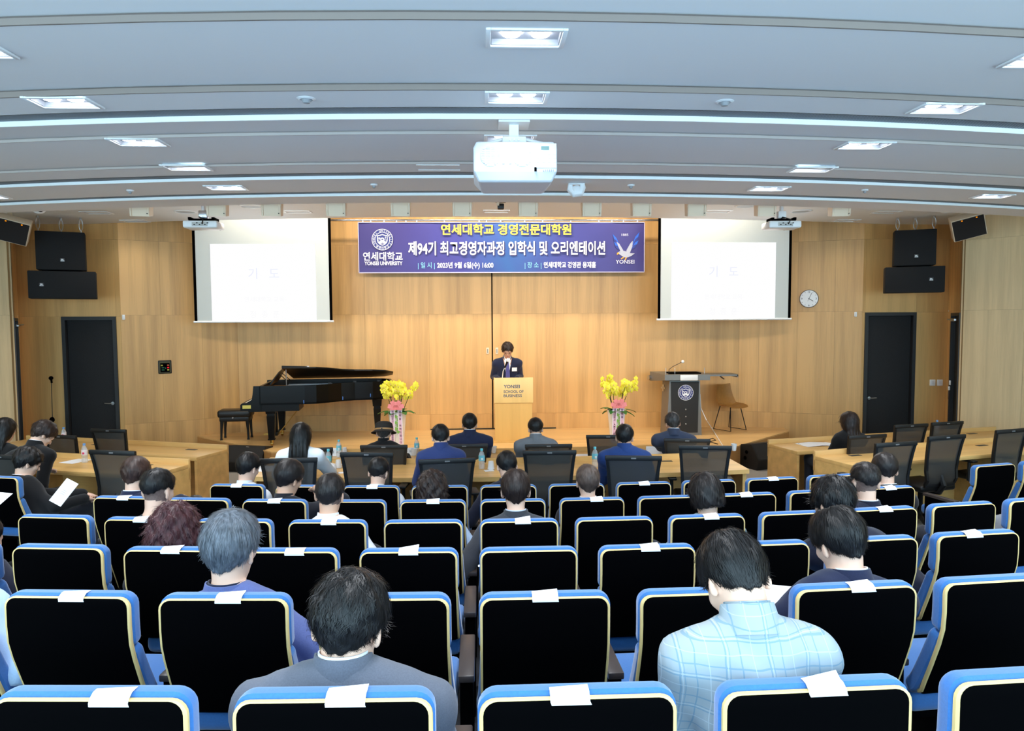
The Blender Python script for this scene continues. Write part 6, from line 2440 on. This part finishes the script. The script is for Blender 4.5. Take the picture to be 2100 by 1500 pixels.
    # neck opening: a tilted cone along the neck
    ax_ = nrm(H((0, -.022, -.055)) - nb)
    o_ = nb + np.array([0, .012, 0])
    t_ = (Xg - o_[0]) * ax_[0] + (Yg - o_[1]) * ax_[1] + (Zg - o_[2]) * ax_[2]
    rad = np.sqrt(np.maximum((Xg - o_[0]) ** 2 + (Yg - o_[1]) ** 2 + (Zg - o_[2]) ** 2 - t_ ** 2, 0))
    g.D = np.maximum(g.D, np.where(t_ > -.02, (.0565 * hs + .07 * np.maximum(t_ - .02, 0)) - rad, -1))
    g.D = np.maximum(g.D, t_ - .075)
    if kind == 'jacket' and legs == 'stand':
        # open front: V from the neck down to one button
        yl = (Yg - nb[1])
        vz = (Zg - (nb[2] - .36))
        g.D = np.maximum(g.D, np.where((yl > -.02), .004 + np.clip(vz, 0, 1) * .20 - np.abs(Xg - nb[0]), -1))
    g.D[0], g.D[-1], g.D[:, 0], g.D[:, -1], g.D[:, :, 0], g.D[:, :, -1] = (.05,) * 6
    V, F = g.mesh()
    np_mesh('suit_jacket' if kind == 'jacket' else ('blouse' if kind == 'blouse' else 'shirt'), V, F, [tm], None, body)
    # trousers
    g = Field(*[np.arange(l, h + .026, .026) for l, h in zip(np.minimum.reduce([pel - .2, *[a - .1 for a in an]]), np.maximum.reduce([pel + .22, *[k + .12 for k in kn], *[a + .1 for a in an]]))])
    g.ell(pel + np.array([0, .0, -.01]), (.165, .125, .105), None, .05)
    for h_, k_, a_ in zip(hips, kn, an):
        g.cap(h_, k_, .088, .066, .05)
        g.cap(k_, a_ + np.array([0, 0, .03]), .064, .052, .03)
    V, F = g.mesh()
    np_mesh('trousers', V, F, [M_TROU], None, body)
    for a_ in an:
        sm = MB().ball(tuple(a_ + np.array([0, .05, -.045])), (.047, .135, .045), 10)
        sm.box(tuple(a_ + np.array([0, .05, -.075])), (.085, .26, .022), r=.008)
        sm.build('shoe', M_SHOE, body)

    # collars: bands wrapped round the neck
    def band(nm, m, r0, r1, z0, z1, front_drop, thick, gap, n=28, mb=None):
        vs, fs = [], []
        u = nrm(np.cross(ax_, [1., 0, 0]))
        fwd = -u if (-u)[1] > 0 else u
        c0 = nb + np.array([0, .008, 0])
        for i in range(n + 1):
            t = gap + (2 * PI - 2 * gap) * i / n
            c, s = math.cos(t), math.sin(t)
            fr = max(0, c)
            dirv = xa * s * 1.0 + fwd * c * 1.08
            for rr_, zz in ((r0, z0), (r1, z1), (r1 + thick, z1), (r0 + thick * 1.5, z0)):
                vs.append(tuple(c0 + dirv * rr_ + ax_ * (zz - front_drop * fr ** 1.5)))
        for i in range(n):
            for k in range(4):
                a = 4 * i
                fs.append((a + k, a + (k + 1) % 4, a + 4 + (k + 1) % 4, a + 4 + k))
        fs += [(3, 2, 1, 0), (4 * n, 4 * n + 1, 4 * n + 2, 4 * n + 3)]
        MB().add(vs, fs, smooth=True).build(nm, m, body)
    if kind == 'jacket':
        band('shirt_collar', shirt, .060 * hs, .0575 * hs, .0, .059, .06, .004, .25)
        band('jacket_collar', tm, .077 * hs, .0640 * hs, -.022, .054, .10, .006, .50)
    elif kind in ('shirt',):
        band('shirt_collar', shirt if shirt is not M_COLLAR else tm, .068 * hs, .058 * hs, -.012, .058, .06, .004, .25)
    if legs == 'stand':
        g = Field(np.arange(nb[0] - .2, nb[0] + .2, .014), np.arange(nb[1] - .2, nb[1] + .2, .014), np.arange(pel[2], nb[2] + .06, .014))
        g.ell(ab, (.14, .100, .165), RB, .06)
        g.ell(ch, (.158, .111, .175), RB, .06)
        g.cap(nb - lean * .02, nb - lean * .03 + np.array([0, .01, 0]), .062, .07, .05)
        V, F = g.mesh()
        np_mesh('shirt', V, F, [M_COLLAR], None, body)
        tie = MB()
        pts = [(nb + np.array([0, .073, -.008])), (nb + np.array([0, .095, -.09])), (nb + np.array([0, .112, -.2])), (nb + np.array([0, .112, -.36]))]
        vs = []
        for p, w_ in zip(pts, (.016, .022, .032, .040)):
            for dx, dy in ((-w_, 0), (w_, 0), (w_, .008), (-w_, .008)):
                vs.append((p[0] + dx, p[1] + dy, p[2]))
        fs = []
        for i in range(3):
            a = 4 * i
            fs += [(a + k, a + (k + 1) % 4, a + 4 + (k + 1) % 4, a + 4 + k) for k in range(4)]
        fs += [(3, 2, 1, 0), (12, 13, 14, 15)]
        tie.add(vs, fs).build('necktie', cloth('tie', (76, 76, 140), .1, .5), body)
        MB().box(tuple(nb + np.array([-.115, .125, -.185])), (.088, .006, .064), rot=(-.1, 0, .25)).build('name_badge', M_PAPER, body)
        for s in (-1, 1):
            ring = [tuple(H((s * .031 + .021 * math.cos(q), .098, .002 + .015 * math.sin(q)))) for q in np.linspace(0, 2 * PI, 17)]
            gl = MB().tube(ring, .0014, 5).tube([tuple(H((s * .052, .096, .006))), tuple(H((s * .08, .02, .008)))], .0014, 5).tube([tuple(H((s * .01, .098, .004))), tuple(H((0, .100, .006)))], .0014, 5)
            gl.build('glasses', mat('thin_frame', (90, 70, 56), .3, .5), body)
            p0, p1 = H((s * .016, .0905, .022)), H((s * .048, .083, .024))
            MB().tube([tuple(p0), tuple(p1)], .003, 5).build('eyebrow', HAIR['softblack'], body)

    # ---- hair
    if hair == 'none':
        return body
    st = .0075 if not fine else .006
    P = {'short': dict(t=.015, s=.010, nape=-.078, ear=.004, front=.070), 'fade': dict(t=.019, s=.0022, nape=-.026, ear=.022, front=.068), 'fluffy': dict(t=.030, s=.020, nape=-.078, ear=-.006, front=.055),
         'crop': dict(t=.013, s=.008, nape=-.066, ear=.012, front=.07), 'bob': dict(t=.026, s=.028, nape=-.092, ear=-.07, front=.05), 'curly': dict(t=.034, s=.036, nape=-.105, ear=-.085, front=.05), 'long': dict(t=.020, s=.018, nape=-.12, ear=-.10, front=.05),
         'wavy': dict(t=.026, s=.016, nape=-.078, ear=-.008, front=.055)}[hair]
    ex = .16 * hs
    zlo = -.17 if hair != 'long' else -.50
    # hair field lives in head axes (already scaled), so the cut is simple
    h = Field(np.arange(-ex, ex, st), np.arange(-ex, ex, st), np.arange(zlo, ex, st))
    X, Y, Z = np.meshgrid(*h.ax, indexing='ij', sparse=True)
    top_t, side_t = P['t'] * fluff, P['s'] * fluff
    h.ell((0, -.014 * hs, .034 * hs), np.array((.075, .093, .084)) * hs, None, .02)
    h.cap((0, -.030 * hs, .01 * hs), (0, -.026 * hs, -.070 * hs), .067 * hs, .046 * hs, .03)
    if hair in ('bob', 'curly', 'long'):
        h.ell((0, -.02, -.03), np.array((.080, .080, .085)) * hs, None, .03)
    w_ = np.clip((Z / hs + .02) / .11, 0, 1)
    tp_ = np.clip((Z / hs - P['nape'] + .004) / .06, .05, 1) if hair not in ('bob', 'curly', 'long') else 1.0
    nz_ = np.sin(X * 70 + seed) * np.sin(Y * 63 + seed * 2.1) * np.sin(Z * 58 - seed) + .5 * np.sin(X * 137 + Z * 90 + seed) * np.sin(Y * 121 - seed)
    amp = {'curly': .012, 'fluffy': .0065, 'wavy': .0065, 'bob': .004, 'fade': .0035}.get(hair, .0025)
    h.D = h.D - (side_t + (top_t - side_t) * w_) * .85 * tp_ + nz_ * amp * tp_
    if hair in ('long',):
        wv_ = np.interp(np.arange(zlo, ex, st), [-.5, -.42, -.2, 0], [.035, .075, .098, .09])[None, None, :]
        yc = np.interp(np.arange(zlo, ex, st), [-.5, -.2, 0], [-.115, -.085, -.03])[None, None, :]
        th_ = np.interp(np.arange(zlo, ex, st), [-.5, -.2, 0], [.022, .042, .07])[None, None, :]
        q = (np.sqrt((X / wv_) ** 2 + ((Y - yc) / th_) ** 2) - 1) * th_
        q = q + .006 * np.sin(X * 160 + seed) * np.clip(-Z * 6, 0, 1)
        q = np.maximum(q, -(Z + .46))
        q = np.maximum(q, Z - .02)
        h.D = smin(h.D, q, .03)
    ya_ = np.arange(-ex, ex, st) / hs
    if hair == 'long':
        cut = np.interp(ya_, [-.2, -.02, .02, .05, .085, .2], [-.6, -.6, -.12, .01, P['front'], .09])
    else:
        cut = np.interp(ya_, [-.2, -.075, -.04, -.022, .018, .04, .085, .2], [P['nape'], P['nape'], P['nape'] * .8 + P['ear'] * .2, P['ear'], P['ear'] - .004, .018, P['front'], P['front'] + .02])
    cutv = (cut * hs)[None, :, None] - .010 * np.abs(X) * 4 * (hair not in ('fade', 'short', 'crop')) + .004 * np.sin(X * 190 + seed)
    if hair not in ('bob', 'curly', 'long'):
        cutv = cutv + np.clip((X / (.062 * hs)) ** 2, 0, 1.3) * .030 * hs * np.clip(-(Y / hs + .02) / .03, 0, 1)
    h.D = np.maximum(h.D, (cutv - Z) * .85)
    if bald is not None:
        bc = np.asarray(bald[:3]) * hs
        br = bald[3] * hs
        h.D = np.maximum(h.D, br - np.sqrt((X - bc[0]) ** 2 + (Y - bc[1]) ** 2 + (Z - bc[2]) ** 2) + .006 * np.sin(X * 300) * np.sin(Y * 270))
    h.D[0], h.D[-1], h.D[:, 0], h.D[:, -1], h.D[:, :, 0], h.D[:, :, -1] = (.05,) * 6
    V, F = h.mesh()
    if hair == 'long':
        Rl = rotm(bow * .15, turn, tip)
        bl_ = np.clip(-V[:, 2] / .22, 0, 1)[:, None]
        Va, Vb = V @ R.T, V @ Rl.T + (R @ np.array([0, 0, -.12]) - Rl @ np.array([0, 0, -.12])) * .6
        Vh = Va * (1 - bl_) + Vb * bl_
    else:
        Vh = V @ R.T
    ho = np_mesh('hair', Vh + head, F, [HAIR[hcol]], None, body)
    if strands:
        rng = np.random.default_rng(seed)
        n_ = strands
        tri = V[F]
        nr = np.cross(tri[:, 2] - tri[:, 0], tri[:, 3] - tri[:, 1])
        nr /= np.linalg.norm(nr, axis=1)[:, None] + 1e-9
        c_ = tri.mean(1)
        if (nr * (c_ - np.array([0, -.01, .03]))).sum() < 0:
            nr = -nr
        out = (nr * (c_ - np.array([0, -.01, .03]))).sum(1) > 0
        ids = np.flatnonzero(out)
        pick = rng.choice(ids, n_)
        p = c_[pick] + rng.normal(0, st * .3, (n_, 3))
        nn = nr[pick]
        wh = np.array([.006, -.045, .125]) * hs
        T = p - wh + np.array([0, 0, -.05]) + rng.normal(0, {'curly': .035, 'fluffy': .022, 'wavy': .011, 'long': .006}.get(hair, .011), (n_, 3))
        T -= nn * (T * nn).sum(1)[:, None]
        T /= np.linalg.norm(T, axis=1)[:, None] + 1e-9
        Ls = {'short': .034, 'crop': .018, 'fade': .03, 'fluffy': .05, 'wavy': .036, 'bob': .06, 'curly': .04, 'long': .075}[hair]
        L = Ls * hs * rng.uniform(.6, 1.2, n_)
        if hair != 'long':
            L *= np.clip((p[:, 2] / hs - P['nape']) / .07, .22, 1)
        Wd = rng.uniform(.0016, .0034, n_) * (1.3 if hair in ('long', 'bob') else 1)
        sidev = np.cross(nn, T)
        pts = []
        cc = np.array([0, -.014, .034]) * hs
        lift = {'short': .16, 'crop': .30, 'fade': .18, 'fluffy': .12, 'wavy': .05, 'bob': .04, 'curly': .30, 'long': .02}[hair]
        for q, u in enumerate((0, .35, .7, 1)):
            x = p + T * (L * u)[:, None] - nn * (L ** 2 * u * u * (4.0 if hair != 'long' else 1.2))[:, None] + nn * (.0015 + lift * L * u)[:, None] * .6
            if hair in ('curly', 'wavy'):
                x = x + sidev * (np.sin(u * 4 + rng.uniform(0, 6, n_)) * .006)[:, None]
            w = Wd * (1 - u * .85)
            pts += [x - sidev * w[:, None] * .5, x + sidev * w[:, None] * .5]
        A = np.stack(pts, 1)
        if hair == 'long':
            b2 = np.clip(-A[:, :, 2:3] / .22, 0, 1)
            A = (A @ R.T) * (1 - b2) + (A @ Rl.T + (R @ np.array([0, 0, -.12]) - Rl @ np.array([0, 0, -.12])) * .6) * b2
        else:
            A = A @ R.T
        A = A.reshape(-1, 3) + head
        b_ = np.arange(n_)[:, None] * 8
        Fq = np.concatenate([np.concatenate([b_ + 2 * i, b_ + 2 * i + 1, b_ + 2 * i + 3, b_ + 2 * i + 2], 1) for i in range(3)])
        so = np_mesh('hair_strands', A, Fq, [HAIR[hcol]], None, ho)
        so['kind'] = 'stuff'
    return body


DROP = {'wavy': .016, 'fluffy': .018, 'curly': .022, 'bob': .014, 'fade': .012, 'long': .010}


def sit(row, n, px, pytop, dy=.30, fwd=.34, dx=0.0, **kw):
    """Seat a person in seat (row, n); px, pytop: where the photo shows the middle and the top of the head; fwd: how far the head is ahead of the seat's back edge."""
    S = seat_xy(row, n)
    hz = ROW_F[row] + .41 + .075
    kw.setdefault('neck', .166)
    kw.setdefault('spread', .45)
    rz = kw.pop('rz', S[2])
    c, s = math.cos(rz), math.sin(rz)
    lx, ly = S[0] + c * dx - s * dy, S[1] + s * dx + c * dy
    hs = kw.get('hs', 1.07)
    Yh = S[1] + fwd
    p = atY(px, pytop, Yh)
    p.z -= .118 * hs + DROP.get(kw.get('hair', 'short'), .004)
    rel = Vector((p.x - lx, p.y - ly, p.z - hz))
    h = (c * rel.x + s * rel.y, -s * rel.x + c * rel.y, rel.z)
    return person(loc=(lx, ly, hz), rz=rz, head=h, **kw)


def at_desk(ci, px, pytop, Yh, dy=.10, fl=0.0, **kw):
    """Seat a person on office chair number ci."""
    C_ = CH[ci]
    rz = kw.pop('rz', C_.rotation_euler.z)
    c, s = math.cos(rz), math.sin(rz)
    hz = C_.location.z + .495 + .07
    lx, ly = C_.location.x - s * dy, C_.location.y + c * dy
    p = atY(px, pytop, Yh)
    p.z -= .118 * kw.get('hs', 1.07) + DROP.get(kw.get('hair', 'short'), .004)
    rel = Vector((p.x - lx, p.y - ly, p.z - hz))
    h = (c * rel.x + s * rel.y, -s * rel.x + c * rel.y, rel.z)
    g = 'people at the front tables'
    kw.setdefault('neck', .118)
    kw.setdefault('spread', .30)
    return person(loc=(lx, ly, hz), rz=rz, head=h, group=g, **kw)


import time as _time
_t0 = _time.time()
# nearest rows, largest first
sit(1, 1, 1508, 1100, fwd=.30, dx=-.075, dy=.26, label='man in a light blue check jacket bending forward in the nearest row', neck=.125, shirt=M_CHECK, bow=.95, turn=.10, tip=-.06, hs=1.0, hair='short', hcol='black', top='check', width=.98, seed=1, strands=5200, fine=True, back=.03, fluff=1.15, skin=0)
sit(1, -1, 715, 1176, fwd=.30, dy=.28, label='man with thick wavy black hair in a grey suit, nearest row', neck=.116, bow=.50, turn=-.12, tip=.05, hs=1.08, hair='wavy', hcol='black', top='grey', seed=2, strands=5200, fine=True, width=1.3, back=.02)
sit(2, -2, 472, 1052, fwd=.36, label='silver-haired man in a periwinkle jacket, second row', bow=.16, turn=-.10, tip=.06, hs=1.18, hair='short', hcol='silver', top='periwinkle', kind='jacket', shirt=CLOTH['navy'], seed=3, strands=4600, fine=True, hands=[(-.05, .30, .10), (.20, .33, .12)], width=1.0, puff=1.6, fluff=1.6, dx=.04)
sit(2, 2, 1722, 1046, fwd=.36, label='man with a thinning crown and white collar in a navy suit, second row', neck=.150, bow=.55, turn=.12, tip=-.10, hs=1.12, hair='short', hcol='black', top='navy', seed=4, strands=3800, fine=True, bald=(.0, -.030, .135, .040), width=1.15, dx=-.06, hands=[(-.20, .34, .16), (.05, .34, .12)], fluff=1.5)
sit(3, -3, 357, 1036, fwd=.38, label='woman with reddish-brown permed hair, third row left', bow=.35, hs=1.08, hair='curly', hcol='maroon', top='dark', kind='blouse', seed=5, strands=4200, fine=True, fluff=1.2)
sit(3, 4, 1710, 978, fwd=.42, dx=-.12, label='man with thick tousled black hair in navy, third row right', bow=.42, turn=.15, hs=1.12, hair='fluffy', hcol='black', top='darknavy', seed=6, strands=3600, fine=True)
sit(4, 2, 1447, 972, fwd=.36, label='person with a black bob in sage green, fourth row', bow=.42, turn=.10, tip=-.05, hs=1.04, hair='bob', hcol='softblack', top='sage', kind='blouse', seed=7, strands=2600, hands=[(-.27, .18, .13), (.06, .32, .10)])
sit(4, 0, 1057, 964, fwd=.36, label='man in a dark grey suit with pale blue collar, fourth row centre', bow=.16, hs=1.08, hair='short', hcol='darkbrown', top='charcoal', seed=8, shirt=CLOTH['shirtblue'], strands=2600, bald=(.0, -.005, .150, .034), hands=[(-.27, .20, .08), (.10, .32, .10)], puff=1.4)
sit(4, -2, 676, 973, fwd=.36, label='crop-haired man in a white shirt, fourth row', bow=.25, tip=.06, hs=1.06, hair='crop', hcol='softblack', top='white', kind='shirt', seed=9, strands=2400, hands=[(-.05, .32, .10), (.25, .22, .05)], puff=1.8, skin=1)
sit(4, -4, 322, 963, fwd=.34, label='young man with a skin-fade haircut, fourth row left', bow=.30, turn=-.15, hs=1.10, hair='fade', hcol='black', top='dark', kind='tee', seed=10, strands=2400, skin=0, fluff=1.2)
sit(4, 4, 1775, 949, fwd=.36, dx=-.14, label='fade-cut man with white collar in navy, fourth row right', bow=.25, turn=-.12, hs=1.04, hair='fade', hcol='softblack', top='darknavy', seed=11, strands=1800)
sit(5, -5, 278, 940, fwd=.36, label='brown-haired man in a navy suit, fifth row left', bow=.40, hs=1.10, hair='short', hcol='brown', top='navy', seed=12, strands=1500, fluff=1.5)
sit(5, -4, 396, 1018, fwd=.70, dy=.30, nb_off=(-.02, -.15, .12), shirt=CLOTH['darknavy'], label='person in navy bent far forward beside the brown-haired man', bow=1.5, hs=1.0, hair='short', hcol='black', top='darknavy', kind='blouse', seed=13, strands=200, back=.06, width=1.1)
sit(5, -3, 592, 946, fwd=.40, dx=.03, label='dark-haired man resting his chin on one hand, fifth row', bow=.40, turn=-.45, tip=.12, hs=1.10, hair='short', hcol='softblack', top='dark', kind='shirt', seed=14, strands=1600, fluff=1.6, skin=1, hands=[(-.05, .30, .10), (.10, .26, .42)])
sit(5, -1, 886, 966, fwd=.36, label='woman with short dark curls in a pale blue sleeve, fifth row', bow=.40, hs=1.05, hair='curly', hcol='darkbrown', top='paleblue', kind='blouse', seed=15, strands=2200, hands=[(-.05, .3, .1), (.27, .14, .02)])
sit(5, 1, 1205, 954, fwd=.34, label='man with short brownish grey hair, fifth row', bow=.06, hs=1.02, hair='short', hcol='greybrown', top='dark', seed=16, strands=1500)
sit(5, 5, 1815, 932, fwd=.36, label='dark-haired man half hidden behind the fade-cut man', bow=.45, turn=-.3, hs=1.05, hair='short', hcol='softblack', top='dark', seed=17, strands=1100, fluff=1.4)
sit(6, -4, 508, 931, fwd=.38, label='black-haired man in glasses and white shirt, front row left', bow=.45, turn=-.30, hs=1.05, hair='short', hcol='black', top='white', kind='shirt', seed=18, strands=1200, fluff=1.4)
sit(6, -2, 776, 941, fwd=.38, label='bowed man with neat black hair in a white shirt, front row', bow=.55, turn=-.15, hs=1.0, hair='crop', hcol='black', top='white', kind='shirt', seed=19, strands=1200, hands=[(-.05, .3, .1), (.26, .16, .06)], fluff=1.5)
sit(6, 0, 1039, 927, fwd=.38, label='black-haired man leaning left in navy, front row centre', bow=.55, turn=.15, hs=1.02, hair='short', hcol='black', top='darknavy', seed=20, strands=1200, hands=[(-.30, .16, .05), (.05, .3, .1)])
sit(6, -8, 55, 918, fwd=.42, dx=.10, dy=.34, rz=-.42, label='man in black reading a white sheet beyond the left aisle', bow=.50, turn=-.35, hs=1.10, hair='fluffy', hcol='black', top='black', seed=21, strands=1400, hands=[(.18, .36, .17), (.24, .30, .15)], skin=0)
sit(3, -5, -40, 1060, fwd=.36, label='navy-clad person cut off by the left picture edge', bow=.40, hs=1.05, hair='short', hcol='black', top='darknavy', seed=22, strands=300)
sit(2, -4, -80, 1060, fwd=.36, dx=.03, label='person in pale blue cut off by the left picture edge', bow=.40, hs=1.05, hair='short', hcol='black', top='paleblue', kind='shirt', seed=23, strands=300, hands=[(.0, .3, .1), (.27, .16, .04)])
sit(4, 6, 2160, 940, fwd=.36, label='person at the right picture edge with one elbow in view', bow=.40, hs=1.05, hair='short', hcol='black', top='lightgrey', kind='tee', seed=24, strands=300, dx=-.10, spread=1.3, hands=[(-.16, .24, .14), (.1, .3, .1)])
# people at the tables
at_desk(0, 617, 868, 7.22, rz=.03, label='woman with long straight black hair in a white blouse', bow=.35, hs=1.0, hair='long', hcol='black', top='white', kind='blouse', seed=31, strands=2600, hands=[(-.2, .42, .20), (.22, .42, .20)], puff=2.2, dy=.20, width=.95)
at_desk(2, 903, 872, 7.10, label='man in a royal navy jacket leaning on the near table', bow=.55, hs=.98, hair='short', hcol='black', top='royal', shirt=CLOTH['royal'], seed=32, strands=1300, hands=[(-.13, .38, .21), (.13, .38, .21)], dy=.16, width=.97, back=.03)
at_desk(4, 1281, 872, 7.10, label='man in a bright navy jacket with dark glasses and mask at the near table', bow=.40, turn=-.12, hs=1.0, hair='short', hcol='black', top='bright', shirt=CLOTH['bright'], seed=33, strands=1300, hands=[(-.13, .38, .21), (.13, .38, .21)], dy=.16, width=1.12, skin=1)
at_desk(7, 787, 867, 8.38, label='person in black wearing a black hat with a tan band', bow=.35, hs=.98, hair='short', hcol='greyblack', top='black', kind='shirt', seed=34, strands=400, hands=[(-.13, .38, .21), (.13, .38, .21)], dy=.12)
at_desk(8, 963, 849, 8.36, label='broad man with a thin crown in dark navy at the far table', bow=.40, hs=1.0, hair='short', hcol='black', top='navy', seed=35, strands=1000, bald=(.0, .0, .150, .030), hands=[(-.13, .38, .21), (.13, .38, .21)], dy=.14, width=1.18, skin=1)
at_desk(9, 1098, 859, 8.36, label='man in a light grey suit at the far table', bow=.50, hs=.98, hair='crop', hcol='black', top='lightgrey', seed=36, strands=900, hands=[(-.13, .38, .21), (.13, .38, .21)], dy=.14, width=1.08, fluff=1.4, skin=1)
at_desk(11, 1379, 847, 8.36, label='grey-haired man in a slate suit before the wide lectern', bow=.42, turn=.22, tip=-.08, hs=1.0, hair='short', hcol='greyblack', top='slate', seed=37, strands=1000, hands=[(-.13, .38, .21), (.13, .38, .21)], dy=.14, width=1.1, skin=2)
_h = atY(87, 864, 7.72)
person('young man in a black suit writing at the near left desk', (-4.86, 7.36, .565), -.42, None, loc_head=_h, bow=.80, turn=-.30, hs=1.08, hair='fluffy', hcol='darkbrown', top='black', seed=38, strands=1300, hands=[(-.08, .44, .21), (.16, .50, .21)], width=1.1, back=.03, neck=.13, spread=.5, group='people at the front tables')
_h = atY(10, 857, 8.35)
person('person with long black hair at the left picture edge', (-5.62, 8.15, .465), -.35, None, loc_head=_h, bow=.30, hs=1.05, hair='long', hcol='black', top='black', kind='blouse', seed=39, strands=1200, hands=[(-.1, .36, .12), (.1, .36, .12)], group='people at the front tables')
at_desk(16, 1741, 845, 8.75, dy=.22, rz=.10, label='woman with very long black hair in black at the right desk', bow=.12, turn=.25, hs=1.04, hair='long', hcol='darkbrown', top='black', kind='blouse', seed=40, strands=2200, hands=[(-.08, .30, .10), (.10, .30, .10)], width=.9)
# the speaker, facing the hall
sp = atY(1040, 705, 12.55)
person('speaker in a navy suit and violet tie bowing over the podium', (atY(1040, 760, 12.68).x, 12.68, ST + .90), PI + .02, (0, .13, sp.z - .118 * 1.02 - ST - .90), bow=.50, hs=1.02, hair='wavy', hcol='darkbrown', top='navy', kind='jacket', skin=2, legs='stand', seed=50, strands=1800, fluff=1.35,
       hands=[(-.15, .20, .13), (.15, .20, .13)], spread=.15, width=1.10, group='people on the stage', fine=True)

# hat of the person in black
hp = [o for o in COL.objects if o.name.startswith('person') and 'hat' in o.get('label', '')][0]
_hd = atY(787, 867, 8.38)
t = thing('hat', 'black bucket hat with a tan band on a sitter at the far table', 'hat', (_hd.x, _hd.y - .005, _hd.z - .10))
t.rotation_euler = (-.30, 0, 0)
MB().lathe([(.106, .0), (.104, .05), (.096, .09), (.07, .108), (.001, .112)], 24).build('crown', mat('hat_felt', (40, 34, 30), .9, noise=.2, nscale=90), t)
MB().lathe([(.100, .004), (.145, -.022), (.146, -.018), (.104, .012)], 24).build('brim', MATS['hat_felt'], t)
MB().lathe([(.1075, .006), (.1075, .028)], 24).build('hat_band', mat('tan_band', (176, 130, 80), .6), t)

# papers held or lying in laps
o = MB().box((0, 0, 0), (.21, .30, .004)).build('paper_booklet', M_PAPER)
o.scale = (.78, .78, 1)
c = atY(131, 1010, 6.66)
o.location = c
o.rotation_euler = (math.radians(52), math.radians(14), math.radians(-28))
tag(o, 'white printed sheet held by the man beyond the left aisle', 'paper', 'sheets held in the audience')
T = bpy.data.objects['paper_booklet']
for k in range(3):
    MB().box((0, .02 - .022 * k, .003), (.08 - .015 * (k == 0), .005, .001)).build('printed_line', mat('faint_ink', (170, 172, 180), .6), T)
for px, py, Y, lb in ((-14, 1032, 5.3, 'white sheet at the left picture edge'), (1592, 1240, 3.05, 'corner of a white sheet in the lap of the man with the thinning crown')):
    o = MB().box((0, 0, 0), (.15, .21, .003)).build('paper_booklet', M_PAPER)
    o.location = atY(px, py, Y)
    o.rotation_euler = (math.radians(30), 0, math.radians(-20))
    tag(o, lb, 'paper', 'sheets held in the audience')
print('people', round(_time.time() - _t0, 1))
